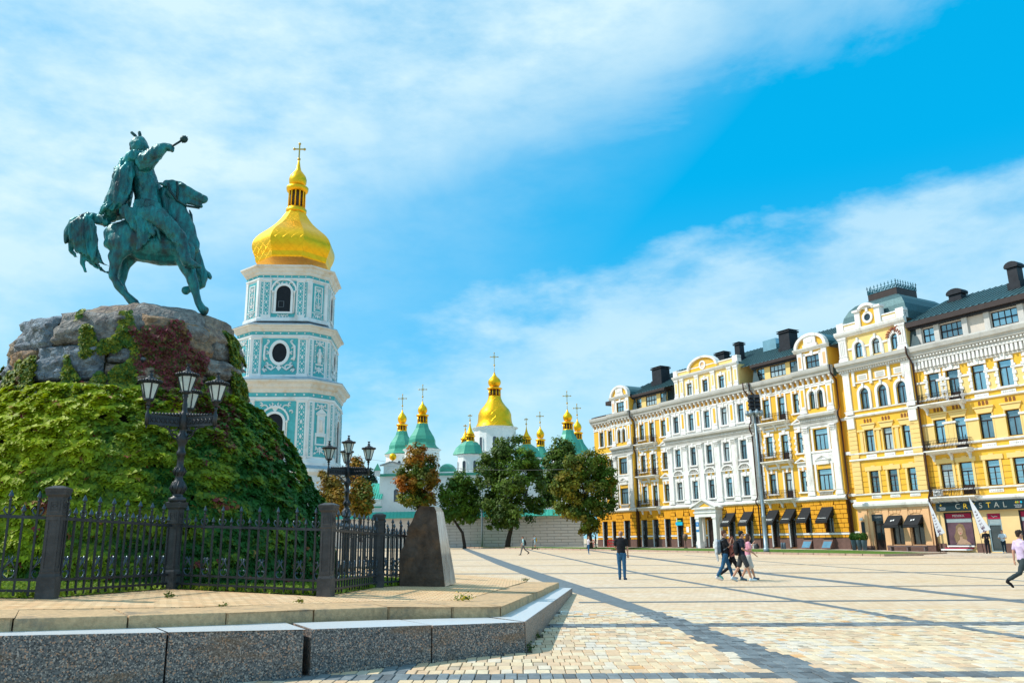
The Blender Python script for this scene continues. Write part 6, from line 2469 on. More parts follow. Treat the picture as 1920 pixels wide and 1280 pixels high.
# downpipes
for u, yy in ((-36.65, -.12), (-32.25, -.12), (-25.35, -.12), (-10.85, -.72), (-10.5, -.14), (-4.25, -.14), (.45, -.2)):
    MB().tube([(u, yy, -.2), (u, yy, 4.5), (u, yy - .3, 4.9), (u, yy - .3, 5.1), (u, yy, 5.5), (u, yy, 12.3), (u, yy - .3, 12.9), (u, yy - .3, 13.3), (u, yy, 13.8), (u, yy, 16.6), (u, yy - .75, 17.3), (u, yy - .8, 18.1)], .075, 7).build('downpipe', PIPE, bA)
# entrance portico
m = MB()
y0 = PR - .75
for u in (-19.75, -16.95):
    m.box(u - .26, u + .26, y0 - .26, y0 + .26, .2, 3.6)
    m.box(u - .36, u + .36, y0 - .36, y0 + .36, .1, .6)
    m.box(u - .32, u + .32, y0 - .32, y0 + .32, .6, .85)
    m.box(u - .33, u + .33, y0 - .33, y0 + .33, 3.4, 3.6)
    m.box(u - .3, u + .3, PR - .1, PR, .2, 3.6)
m.box(-20.1, -16.6, y0 - .3, PR, 3.6, 4.05)
m.box(-20.2, -16.5, y0 - .4, PR, 4.05, 4.2)
m.box(-20.35, -16.35, y0 - .55, PR, 4.5, 4.65)
m.box(-20.1, -16.6, y0 - .28, PR, 4.2, 4.5)
m.prism([(-20.4, 4.65), (-16.3, 4.65), (-18.35, 5.5)], y0 - .35, PR)
pt = m.build('entrance_portico', FW, bA)
MB().prism([(-19.3, 4.75), (-17.4, 4.75), (-18.35, 5.16)], y0 - .37, y0 - .3).build('portico_tympanum', YEL, pt)
mm = MB()
for s in (-1, 1):
    mm.bar((-18.35, y0 - .42, 5.56), (-18.35 + s * 2.15, y0 - .42, 4.68), .5, .12)
mm.build('portico_coping', FW, pt)
dm_ = MB().box(-19.0, -17.7, PR + .1, PR + .18, .2, 3.2)
for k in range(2):
    for zz_ in (.5, 1.5, 2.3):
        dm_.box(-18.9 + k * .62, -18.4 + k * .62, PR + .06, PR + .12, zz_, zz_ + .6)
dm_.build('entrance_door', FRAME, bA)
BLUE = mat('blue_sign', (.02, .22, .55), .4, var=.05)
PLW = mat('plain_white', (.8, .8, .8), .5, var=.02)
sg = MB().box(-19.98, -19.52, y0 - .30, y0 - .265, 2.55, 3.05).build('house_number_plate', BLUE, pt)
text_mesh('number', '16', .3, PLW, sg, Matrix.Translation((-19.75, y0 - .305, 2.8)) @ Matrix.Rotation(PI / 2, 4, 'X'), .004)
MB().box(-19.98, -19.52, y0 - .30, y0 - .265, 2.2, 2.48).build('notice_plate', PLW, pt)
MB().box(-19.98, -19.52, y0 - .302, y0 - .266, 1.95, 2.15).build('notice_plate', BLUE, pt)
CYAN = mat('cyan_sign', (.01, .42, .62), .4, var=.05)
cs_ = MB().box(-24.45, -23.25, PR - .25, PR - .08, 2.75, 3.15).build('shop_sign', CYAN, bA)
MB().box(-24.2, -23.5, PR - .22, PR - .1, 3.2, 3.4).build('sign_topper', mat('sign_green', (.25, .4, .05), .4), cs_)
MB().box(-22.75, -22.3, PR - .09, PR - .03, 1.9, 2.55).build('white_plaque', PLW, bA)
# basement light wells with slanted glass
for u, pr in ((-4.85, 0.), (-1.95, PR)):
    m = MB()
    m.prism([(pr - .05, .1), (pr - .95, .1), (pr - .35, 1.05), (pr - .05, 1.05)], u - .55, u + .55, axis=0)
    o = m.build('cellar_light', PLINTH, bA)
    MB().add([(u - .48, pr - .93, .18), (u + .48, pr - .93, .18), (u + .48, pr - .37, 1.0), (u - .48, pr - .37, 1.0)], [(0, 1, 2, 3)]).build('glass', GLASS, o)
    MB().box(u - .6, u + .6, pr - .5, pr - .02, 1.05, 1.16).build('cellar_lid', CHIM, o)

# ---------------------------------------------------------------- building B
P1 = -.35
strip = wall_holes(.3, 1.35, .15, -.5, 17.2, [], bB, YEL, .3, None, 'recessed_wall')
for k in range(9):
    MB().box(.35, 1.3, .05, .16, 5.8 + k * .36, 5.8 + k * .36 + .33).build('band', YEL, bB)
for z0, z1 in ((5.0, 5.25), (4.4, 4.65), (12.4, 12.65), (1.5, 1.68), (9.0, 9.3)):
    MB().box(.3, 1.35, -.1, .16, z0, z1).build('band', FW, bB)
B1W = [3.6, 5.55, 7.55]
BF = [(5.15, 7.22), (9.05, 11.12)]
hol = [(c - .5, c + .5, a, b) for c in B1W for a, b in BF] + [(c - .5, c + .5, 13.15, 15.2) for c in B1W]
wall_holes(1.3, 8.85, P1, 3.75, 17.1, hol, bB, YEL, .28, .6)
GB1 = [(3.45, 1.3, -.1, 3.2), (5.3, 1.25, .45, 3.0), (7.3, 1.25, .45, 3.0)]
wall_holes(1.3, 8.85, P1, -.5, 3.75, [(c - w / 2, c + w / 2, a, b) for c, w, a, b in GB1], bB, PEACH, .35, .6, 'ground_floor_wall')
for c, w, a, b in GB1:
    window(bB, c, w, a, b, P1, 'door' if a < 0 else 'std', .28, GLASSD)
    rg = MB()
    for k in range(5):
        t0, t1 = PI * (k + .05) / 5 * .5 + PI * .25, PI * (k + .95) / 5 * .5 + PI * .25
        rg.prism([(c + 1.0 * math.cos(t0), b - .75 + 1.0 * math.sin(t0)), (c + 1.0 * math.cos(t1), b - .75 + 1.0 * math.sin(t1)), (c + 1.35 * math.cos(t1), b - .75 + 1.35 * math.sin(t1)), (c + 1.35 * math.cos(t0), b - .75 + 1.35 * math.sin(t0))], P1 - .06, P1)
    rg.build('voussoirs', PEACH, bB)
m = MB()
for u in (2.1, 4.35, 6.3, 8.35):
    m.box(u - .3, u + .3, P1 - .10, P1, -.2, 3.7)
m.build('ground_pier', PEACH, bB)
dk = mat('dark_teal_panel', (.015, .03, .04), .4, var=.1)
dp = MB().box(2.8, 4.1, P1 - .02, P1 + .2, 2.6, 3.2).build('door_panel', dk, bB)
text_mesh('lettering', 'CLASSIC', .22, mat('faint_silver', (.35, .37, .38), .4), dp, Matrix.Translation((3.45, P1 - .03, 2.95)) @ Matrix.Rotation(PI / 2, 4, 'X'), .004)
MB().box(1.65, 2.0, P1 - .16, P1 - .08, 1.1, 2.55).build('wall_display', dk, bB)
MB().lathe([(.03, 2.95), (.16, 2.85), (.18, 2.7), (.02, 2.62)], 8, (1.85, P1 - .3, 0)).build('wall_lamp', PLW, bB)
for c in B1W:
    for a, b in BF:
        window(bB, c, 1.0, a, b, P1, 'std')
    surround(bB, c, 1.0, *BF[0], P1, 'eared', PALE)
    surround(bB, c, 1.0, *BF[1], P1, 'lintel', PALE)
    window(bB, c, 1.0, 13.15, 15.2, P1, 'arch')
    surround(bB, c, 1.0, 13.15, 15.2, P1, 'arch')
    m = MB()
    for s in (-1, 1):
        m.prism([(c + s * .5, 14.7), (c + s * .5, 15.21), (c, 15.21)] + [(c + s * .5 * math.sin(q), 14.7 + .5 * math.cos(q)) for q in (.4, .8, 1.2)], P1 - .01, P1 + .2)
    m.build('spandrel', FW, bB)
    q = MB()
    for k in (-1, 0, 1):
        q.prism(arch_pts(c + k * .32, .1, BF[1][1] + .72, BF[1][1] + .98, 6), P1 - .03, P1 + .03)
    q.build('small_niches', NICHE, bB)
    m = MB().box(c - .55, c + .55, P1 - .05, P1, 15.95, 16.55)
    m.build('frieze_panel', FW, bB)
    MB().box(c - .4, c + .4, P1 - .065, P1 - .045, 16.05, 16.45).build('grey_panel', FGREY, bB)
    m = MB()
    for k in range(6):
        m.ball((c - .35 + k * .14, P1 - .05, 4.83), .06, 5)
    m.box(c - .5, c + .5, P1 - .04, P1, 4.68, 4.98)
    m.build('relief_panel', FW, bB)
    m = MB()
    for k in range(6):
        m.ball((c - .35 + k * .14, P1 - .05, 8.62), .07, 5)
    m.box(c - .55, c + .55, P1 - .04, P1, 8.45, 8.8)
    m.build('relief_panel', FW, bB)
for u in (1.8, 8.4):
    m = MB()
    for k in range(17):
        m.box(u - .45, u + .45, P1 - .12, P1, 5.2 + k * .42, 5.2 + k * .42 + .39)
    m.build('quoin_pier', PALE, bB)
    pilaster(bB, u, .7, 12.75, 17.0, P1, None, 'cap', .14)
    MB().box(u - .4, u + .4, P1 - .2, P1, 11.4, 12.4).build('console', FW, bB)
m = MB()
for u in (2.65, 4.55, 6.55, 8.0):
    m.box(u - .13, u + .13, P1 - .16, P1, 15.5, 17.0)
m.box(2.5, 8.15, P1 - .1, P1, 15.72, 15.85)
m.build('frieze_bracket', FW, bB)
for c in ((2.75, 4.58, 6.55, 8.05)):
    m = MB().box(c - .16, c + .16, P1 - .08, P1, 9.05, 11.2)
    m.box(c - .4, c + .4, P1 - .12, P1, 11.0, 11.2)
    m.build('window_pilaster', PALE, bB)
m = MB()
for k in range(5):
    m.box(2.3, 8.0, P1 - .015, P1 + .01, 5.25 + k * .5, 5.275 + k * .5)
m.build('wall_joint', GROOVE, bB)
for z0, prof, mt in ((0, [(.05, 3.75), (.25, 3.85), (.42, 3.98), (.45, 4.2), (.3, 4.3), (.1, 4.42)], FW), (0, [(.05, 5.0), (.14, 5.03), (.16, 5.14), (.05, 5.16)], FW), (0, [(.08, 8.25), (.2, 8.3), (.2, 8.42), (.06, 8.46)], FW), (0, [(.05, 8.85), (.14, 8.9), (.16, 9.02), (.05, 9.04)], FW), (0, [(.05, 12.42), (.16, 12.46), (.2, 12.6), (.05, 12.7)], FW), (0, [(.05, 13.0), (.12, 13.02), (.14, 13.12), (.05, 13.14)], FW)):
    mould(bB, 1.2, 8.95, P1, prof, mt, 'string_cornice')
mould(bB, 1.15, 9.0, P1, [(.1, 16.9), (.2, 16.95), (.2, 17.1), (.5, 17.2), (.6, 17.5), (.78, 17.62), (.82, 17.95), (.2, 18.05)], FGREY, 'main_cornice')
dentils(bB, 1.3, 8.8, P1 - .36, P1 - .2, 17.0, 17.14, .26, .13)
# B1 top storey with arches
hol = [(c - .42, c + .42, 18.25, 19.75) for c in B1W]
wall_holes(1.35, 8.8, P1, 18.0, 20.6, hol, bB, PALE, .25, 3.0, 'attic_wall')
for c in B1W:
    window(bB, c, .84, 18.25, 19.75, P1, 'arch', .15)
    surround(bB, c, .84, 18.25, 19.75, P1, 'arch')
    m = MB()
    for s in (-1, 1):
        m.prism([(c + s * .42, 19.33), (c + s * .42, 19.76), (c, 19.76)] + [(c + s * .42 * math.sin(q), 19.33 + .42 * math.cos(q)) for q in (.4, .8, 1.2)], P1 - .01, P1 + .12)
        m.box(c + s * .62 - .14, c + s * .62 + .14, P1 - .08, P1, 18.1, 19.2)
    m.build('spandrel', FW, bB)
for a, b in ((2.4, 3.0), (4.25, 4.9), (6.2, 6.9), (8.15, 8.3)):
    MB().box(a, b, P1 - .1, P1, 19.15, 19.32).build('impost_band', FW, bB)
for u in (1.85, 8.3):
    pilaster(bB, u, .85, 18.08, 20.55, P1, None, 'cap', .16)
    m = MB()
    for k in (-1, 0, 1):
        m.box(u + k * .2 - .035, u + k * .2 + .035, P1 - .175, P1 - .15, 18.7, 20.1)
    m.build('flute', FGREY, bB)
RELI = mat('terracotta_relief', (.30, .10, .055), .8, var=.25, scale=3)
m = MB()
for k in range(9):
    t = PI * (k + .5) / 9
    m.tube([(7.55 + .5 * math.cos(t), P1 - .1, 19.4 + .5 * math.sin(t)), (7.55 + .75 * math.cos(t), P1 - .16, 19.4 + .72 * math.sin(t) + .05), (7.55 + .9 * math.cos(t + .2), P1 - .08, 19.45 + .85 * math.sin(t + .15))], [.08, .1, .03], 5)
m.ball((7.5, P1 - .18, 20.2), .16, 6)
m.tube([(7.6, P1 - .12, 20.15), (8.1, P1 - .15, 20.4), (8.4, P1 - .1, 20.35)], [.12, .09, .03], 5)
m.build('dragon_relief', RELI, bB)
mould(bB, 1.2, 8.95, P1, [(.1, 20.5), (.2, 20.55), (.4, 20.75), (.46, 20.95), (.46, 21.08), (.1, 21.12)], FW, 'top_cornice')
MB().box(1.35, 8.8, P1, P1 + .5, 21.1, 21.75).build('parapet', PALE, bB)
for a, b in ((2.2, 3.6), (6.5, 7.9)):
    MB().box(a, b, P1 - .03, P1 + .02, 21.25, 21.6).build('parapet_panel', FW, bB)
MB().box(1.3, 8.85, P1 - .07, P1 + .55, 21.75, 21.87).build('parapet_coping', FW, bB)
for u in (1.75, 8.4):
    MB().box(u - .4, u + .4, P1 - .08, P1 + .6, 21.1, 22.05).build('parapet_pier', FW, bB)
MB().box(3.95, 6.15, P1 - .08, P1 + .5, 21.1, 22.85).build('gable_wall', YEL, bB)
m = MB()
for u in (3.95, 6.15):
    m.box(u - .3, u + .3, P1 - .2, P1 + .5, 21.1, 22.7)
m.box(3.5, 4.4, P1 - .35, P1 + .5, 22.7, 22.9)
m.box(5.7, 6.6, P1 - .35, P1 + .5, 22.7, 22.9)
qa = [(5.05 + .95 * math.cos(t), 22.75 + .62 * math.sin(t)) for t in np.linspace(0, PI, 13)]
qb = [(5.05 + .7 * math.cos(t), 22.72 + .38 * math.sin(t)) for t in np.linspace(PI, 0, 13)]
m.prism(qa + qb, P1 - .35, P1 + .5)
m.prism([(5.05 + .75 * math.cos(t), 22.7 + .42 * math.sin(t)) for t in np.linspace(0, PI, 11)], P1 - .08, P1 + .5)
m.box(4.92, 5.18, P1 - .2, P1, 22.35, 22.9)
m.build('gable_frame', FW, bB)
m = MB()
m.rings([[(5.05 + r * math.cos(2 * PI * j / 18), y, 21.95 + r * math.sin(2 * PI * j / 18)) for j in range(18)] for r, y in ((.58, P1 - .08), (.58, P1 - .2), (.36, P1 - .2), (.36, P1 - .06))], True, False, 0, False)
oc = m.build('oculus', FW, bB)
MB().add([(5.05 + .37 * math.cos(2 * PI * j / 16), P1 - .09, 21.95 + .37 * math.sin(2 * PI * j / 16)) for j in range(16)], [tuple(range(16))]).build('oculus_glass', GLASSD, oc)
# bulging roof with cresting
m = MB()
prs = [(0, 21.1), (.02, 21.9), (.22, 22.7), (.65, 23.4), (1.15, 23.85), (1.9, 24.15)]
N_ = []
for ins, z in prs:
    a, b, c_, d = 1.5 + ins, 8.7 - ins, .25 + ins * .8, 8.0 - ins
    N_.append([(a, c_, z), (b, c_, z), (b, d, z), (a, d, z)])
m.rings(N_, True, True, 0, False)
dr = m.build('domed_roof', mat('scaled_slate_roof', (.060, .120, .130), .45, .35, var=.3, scale=6, bump=.3, bscale=9), bB)
MB().box(3.5, 6.7, 2.2, 5.4, 24.0, 24.95).build('roof_lantern', FASCIA, dr)
cr = MB()
CRM = mat('cresting_iron', (.05, .16, .20), .4, .4)
for (x0, y0), (x1, y1) in (((3.5, 2.2), (6.7, 2.2)), ((6.7, 2.2), (6.7, 5.4)), ((6.7, 5.4), (3.5, 5.4)), ((3.5, 5.4), (3.5, 2.2))):
    for z in (24.98, 25.35):
        cr.bar((x0, y0, z), (x1, y1, z), .05)
    for k in range(9):
        t = k / 8
        x, y = x0 + (x1 - x0) * t, y0 + (y1 - y0) * t
        cr.bar((x, y, 24.95), (x, y, 25.8), .05)
        cr.bar((x - (x1 - x0) * .03, y - (y1 - y0) * .03, 25.6), (x + (x1 - x0) * .03, y + (y1 - y0) * .03, 25.6), .05)
        if k < 8:
            xm, ym = x + (x1 - x0) / 16, y + (y1 - y0) / 16
            cr.ball((xm, ym, 25.16), .11, 5)
            cr.bar((x, y, 25.0), (x + (x1 - x0) / 8, y + (y1 - y0) / 8, 25.35), .04)
cr.build('roof_cresting', CRM, dr)
# B2 wing
B2W = [10.55, 12.3, 14.6, 16.85, 19.1, 21.4]
UE = 23.5
hol = [(c - .58, c + .58, a - (.6 if k == 1 else 0), b) for k, c in enumerate(B2W) for a, b in ((5.2, 7.32), (9.1, 11.2), (13.2, 15.4))]
wall_holes(8.85, UE, 0., 3.75, 17.1, hol, bB, YEL, .28, None)
GB2 = [(10.95, 2.5, .35, 3.15), (14.0, 1.15, -.12, 2.95), (17.2, 2.3, .35, 3.15), (20.8, 2.3, .35, 3.15)]
wall_holes(8.85, UE, 0., -.5, 3.75, [(c - w / 2, c + w / 2, a, b) for c, w, a, b in GB2], bB, CREAM, .35, None, 'ground_floor_wall')
for k, c in enumerate(B2W):
    for fi, (a, b) in enumerate(((5.2, 7.32), (9.1, 11.2), (13.2, 15.4))):
        d_ = .6 if k == 1 else 0
        window(bB, c, 1.16, a - d_, b, 0., 'door' if k == 1 else 'std')
        surround(bB, c, 1.16, a - d_, b, 0., ('eared', 'lintel', 'quoin')[fi], (PALE, PALE, FW)[fi])
    q = MB()
    for j in (-1, 0, 1):
        q.prism(arch_pts(c + j * .32, .1, 11.92, 12.18, 6), -.03, .03)
    q.build('small_niches', NICHE, bB)
    if k > 1:
        for z in (4.8, 8.55, 12.75):
            m = MB().box(c - .6, c + .6, -.04, .01, z - .15, z + .15)
            for j in range(6):
                m.ball((c - .42 + j * .17, -.05, z), .065, 5)
            m.build('relief_panel', FW, bB)
for i, u in enumerate((9.4, 11.43, 13.45, 15.72, 17.97, 20.25)):
    for z0, z1 in ((9.0, 10.73), (13.0, 14.58)):
        MB().box(u - .5, u + .5, -.03, .005, z0, z1).build('pier_panel', PALE, bB)
        MB().box(u - .62, u + .62, -.12, .0, z1 + .02, z1 + .2).build('impost_band', FW, bB)
m = MB()
for k in range(5):
    m.box(8.9, UE, -.012, .01, 5.25 + k * .5, 5.275 + k * .5)
m.build('wall_joint', GROOVE, bB)
for prof in ([(.05, 3.95), (.3, 4.05), (.4, 4.2), (.4, 4.36), (.1, 4.45)], [(.05, 5.0), (.14, 5.03), (.16, 5.14), (.05, 5.16)], [(.08, 8.2), (.2, 8.25), (.2, 8.36), (.06, 8.4)], [(.05, 8.82), (.16, 8.88), (.18, 9.02), (.05, 9.04)], [(.05, 12.4), (.14, 12.44), (.16, 12.55), (.05, 12.6)], [(.05, 12.98), (.14, 13.0), (.16, 13.12), (.05, 13.14)], [(.05, 15.75), (.12, 15.8), (.12, 15.88), (.05, 15.9)]):
    mould(bB, 8.9, UE, 0., prof, FW, 'string_cornice')
m = MB()
n = 40
for k in range(n):
    u = 9.0 + (UE - 9.1) * (k + .5) / n
    m.box(u - .10, u + .10, -.34, .0, 15.98, 16.6)
    m.ball((u, -.30, 15.98), .10, 5)
m.box(8.9, UE, -.38, .0, 16.62, 16.78)
m.build('arcaded_frieze', FW, bB)
MB().box(8.9, UE, -.05, .005, 15.9, 16.62).build('frieze_ground', FGREY, bB)
dentils(bB, 8.95, UE, -.58, -.38, 16.95, 17.1, .3, .15)
mould(bB, 8.85, UE, 0., [(.38, 16.78), (.42, 17.1), (.66, 17.15), (.72, 17.4), (.9, 17.52), (.98, 17.85), (.95, 18.0), (.2, 18.05)], FGREY, 'main_cornice')
at_h = [(10.6, 1.1), (12.75, 2.1), (17.4, 2.2), (20.3, 1.1)]
wall_holes(9.6, UE, .2, 18.0, 19.9, [(c - w / 2, c + w / 2, 18.3, 19.6) for c, w in at_h], bB, mat('attic_pale', (.62, .55, .48), .8, var=.05), .2, None, 'attic_wall')
for c, w in at_h:
    window(bB, c, w, 18.3, 19.6, .2, 'grid', .1)
for u in (9.75, 11.45, 14.05, 16.0, 18.8):
    MB().box(u - .24, u + .24, .0, .22, 18.05, 19.8).build('attic_pier', mat('attic_pier_grey', (.55, .53, .50), .8), bB)
MB().box(8.9, UE, -.55, 1.0, 19.92, 20.38).build('eave_fascia', FASCIA, bB)
MB().box(8.9, UE, -.2, .6, 19.72, 19.9).build('eave_soffit', CHIM, bB)
MB().add([(8.85, -.2, 18.1), (9.9, -.25, 18.1), (9.3, .2, 19.9), (8.85, .2, 19.9)], [(0, 1, 2, 3)]).build('mansard_slope', ROOFD, bB)
RB = seam_roof(bB, 8.6, UE, (-.55, 20.4), 23.7, 7.0, 8.6, UE)
chimney(RB, 10.6, 5.6, 1.2, .9, 22.6, 23.75, True)
chimney(RB, 17.3, 3.2, .85, .9, 21.6, 24.0, True)
m = MB()
m.add([(UE, 0, -.5), (UE, 0, 20), (UE, 14, 20), (UE, 14, -.5)], [(0, 1, 2, 3)])
m.add([(.3, 14, -.5), (.3, 14, 20), (UE, 14, 20), (UE, 14, -.5)], [(0, 1, 2, 3)])
m.build('flank_wall', YEL, bB)
for z, a in ((12.62, 1), (8.48, 1), (4.48, 1)):
    balcony(bB, 9.25, 13.25, z, 0., None, .95)
MB().tube([(9.0, -.45, -.2), (9.0, -.45, 3.6), (9.0, -.7, 4.1), (9.0, -.7, 4.5), (9.0, -.42, 5.0), (9.0, -.42, 16.5), (9.0, -1.1, 17.4), (9.0, -1.15, 18.1)], .08, 7).build('downpipe', PIPE, bB)
ac = MB().box(9.45, 10.15, -.7, -.35, 4.55, 5.15)
ac.lathe([(.22, 0), (.22, .03)], 12, (9.8, -.7, 4.85))
ac.build('air_conditioner', PLW, bB)
# plinth of B
MB().box(1.25, 2.75, P1 - .14, P1, -.5, .35).build('plinth', PLINTH, bB)
MB().box(4.15, 8.9, P1 - .14, P1, -.5, .40).build('plinth', PLINTH, bB)
for a, b in ((8.95, 9.6), (12.3, 13.35), (14.65, 15.9), (18.4, 19.5)):
    MB().box(a, b, -.12, .0, -.5, .55).build('plinth', PLINTH, bB)
# shop front
SIGN = mat('dark_green_fascia', (.008, .028, .038), .35, var=.1, scale=2)
GOLDL = mat('gold_letter', (.80, .50, .06), .35, .6, var=.25, scale=6)
SILV = mat('silver_letter', (.40, .40, .36), .35, .6, var=.3, scale=8)
SOFT = mat('soft_white_print', (.62, .66, .68), .5)
sb = MB().box(9.35, 16.9, -.42, .02, 3.25, 3.95).build('shop_fascia', SIGN, bB)
for i, (ch, mt_) in enumerate(zip('CRYSTAL', (SILV, GOLDL, GOLDL, SIGN, GOLDL, SILV, SILV))):
    t_ = text_mesh('letter', ch, .62, SILV if ch == 'S' else mt_, sb, Matrix.Translation((11.35 + i * .66, -.44, 3.6)) @ Matrix.Rotation(PI / 2, 4, 'X') @ Matrix.Diagonal((1.05, 1, 1, 1)), .02)
for u in (9.95, 16.35):
    text_mesh('lettering', 'CRYSTAL\nGROUP', .14, SOFT, sb, Matrix.Translation((u, -.435, 3.46)) @ Matrix.Rotation(PI / 2, 4, 'X'), .004, 1.1)
    for k, mt_ in enumerate((GOLDL, MATS['sign_green'], RELI, CYAN) if u > 12 else (GOLDL,)):
        MB().prism([(u - .22 + k * .13, 3.75), (u - .12 + k * .13, 3.67), (u - .02 + k * .13, 3.76), (u - .12 + k * .13, 3.87)], -.445, -.42).build('emblem', mt_, sb)
CRIM = mat('crimson_panel', (.36, .012, .055), .45, var=.08)
POSTER = mat('poster_mauve', (.115, .065, .085), .4, var=.35, scale=1.2)
SKIN_P = mat('poster_skin', (.40, .26, .18), .5, var=.2, scale=3)
HAIR_P = mat('poster_hair', (.22, .15, .08), .5, var=.45, scale=9, stretch=(3, 1, .6))


def poster_fig(parent, u, z, s):
    def bl(pts, mt_, y, nm):
        MB().prism([(u + x * s, z + q * s) for x, q in pts], y, y + .006).build(nm, mt_, parent)
    bl([(-.62, -.9), (-.72, -.3), (-.5, .2), (-.42, .7), (-.05, .98), (.35, .85), (.52, .4), (.5, -.1), (.62, -.5), (.3, -.8)], HAIR_P, .094, 'poster_hair')
    bl([(-.6, -1.1), (-.35, -.75), (-.05, -.55), (.3, -.62), (.75, -.85), (.95, -1.1)], SKIN_P, .088, 'poster_shoulder')
    bl([(.27 * math.cos(t) - .02, .40 * math.sin(t) + .22) for t in np.linspace(0, 2 * PI, 19)[:-1]], SKIN_P, .082, 'poster_face')
    bl([(-.14, -.3), (.12, -.3), (.16, -.6), (-.16, -.62)], SKIN_P, .084, 'poster_neck')
    for k in range(4):
        bl([(.05 + k * .12, -.52 - k * .03), (.13 + k * .12, -.50 - k * .03), (.42 + k * .1, -.92), (.34 + k * .1, -.96)], SKIN_P, .076, 'poster_finger')
    for sx in (-.13, .10):
        bl([(sx - .07, .28), (sx, .33), (sx + .07, .28), (sx, .25)], HAIR_P, .076, 'poster_eye')
    bl([(-.09, .0), (0, .04), (.09, .0), (0, -.06)], CRIM, .076, 'poster_lips')


for c, w in ((10.95, 2.5), (17.2, 2.3), (20.8, 2.3)):
    ff = MB()
    for a, b, z0, z1 in ((c - w / 2, c - w / 2 + .1, .35, 3.15), (c + w / 2 - .1, c + w / 2, .35, 3.15), (c - w / 2, c + w / 2, .35, .45), (c - w / 2, c + w / 2, 3.05, 3.15)):
        ff.box(a, b, .0, .14, z0, z1)
    sw = ff.build('shop_window', mat('black_shop_frame', (.02, .02, .025), .4), bB)
    MB().box(c - w / 2 + .1, c + w / 2 - .1, .10, .13, .45, 1.95 + .35).build('poster', POSTER, sw)
    MB().box(c - w / 2 + .1, c + w / 2 - .1, .09, .13, 2.3, 2.62).build('pelmet', mat('pelmet_grey', (.30, .38, .40), .5), sw)
    cp_ = MB().box(c - w / 2 + .1, c + w / 2 - .1, .08, .13, 2.62, 3.05).build('crimson_band', CRIM, sw)
    text_mesh('lettering', 'MESSIKA', .27, PLW, cp_, Matrix.Translation((c, .075, 2.84)) @ Matrix.Rotation(PI / 2, 4, 'X'), .004, 1.05)
    poster_fig(sw, c, 1.38, .85)
    MB().box(c - w / 2 + .05, c + w / 2 - .05, -.2, .0, .27, .38).build('white_sill', PLW, sw)
    MB().box(c - w / 2 - .1, c + w / 2 - .2, -.32, .0, .12, .20).build('crimson_sill', CRIM, sw)
    MB().box(c - w / 2 - .35, c + w / 2 - .3, -.5, .0, -.02, .10).build('white_step', PLW, sw)
DF = mat('door_aluminium', (.28, .38, .42), .4, .4)
m = MB()
c = 14.0
for a, b, z0, z1 in ((c - .575, c - .46, -.12, 2.95), (c + .46, c + .575, -.12, 2.95), (c - .46, c + .46, 2.0, 2.12), (c - .46, c + .46, -.12, -.04)):
    m.box(a, b, .05, .16, z0, z1)
sd_ = m.build('shop_door', DF, bB)
MB().box(c - .46, c + .46, .12, .14, -.04, 2.0).build('glass', GLASSD, sd_)
MB().box(c - .46, c + .46, .08, .14, 2.12, 2.5).build('pelmet', MATS['pelmet_grey'], sd_)
cp_ = MB().box(c - .52, c + .52, .04, .14, 2.5, 2.95).build('crimson_band', CRIM, sd_)
MB().tube([(c - .2, .03, 2.78), (c, .02, 2.65), (c + .1, .02, 2.72), (c + .3, .02, 2.68)], .025, 4).build('white_mark', PLW, cp_)

# ---------------------------------------------------------------- street furniture along the facades
FABR = mat('black_awning_cloth', (.012, .014, .017), .7, var=.25, scale=4)
WAVE = mat('white_print', (.75, .75, .75), .6)


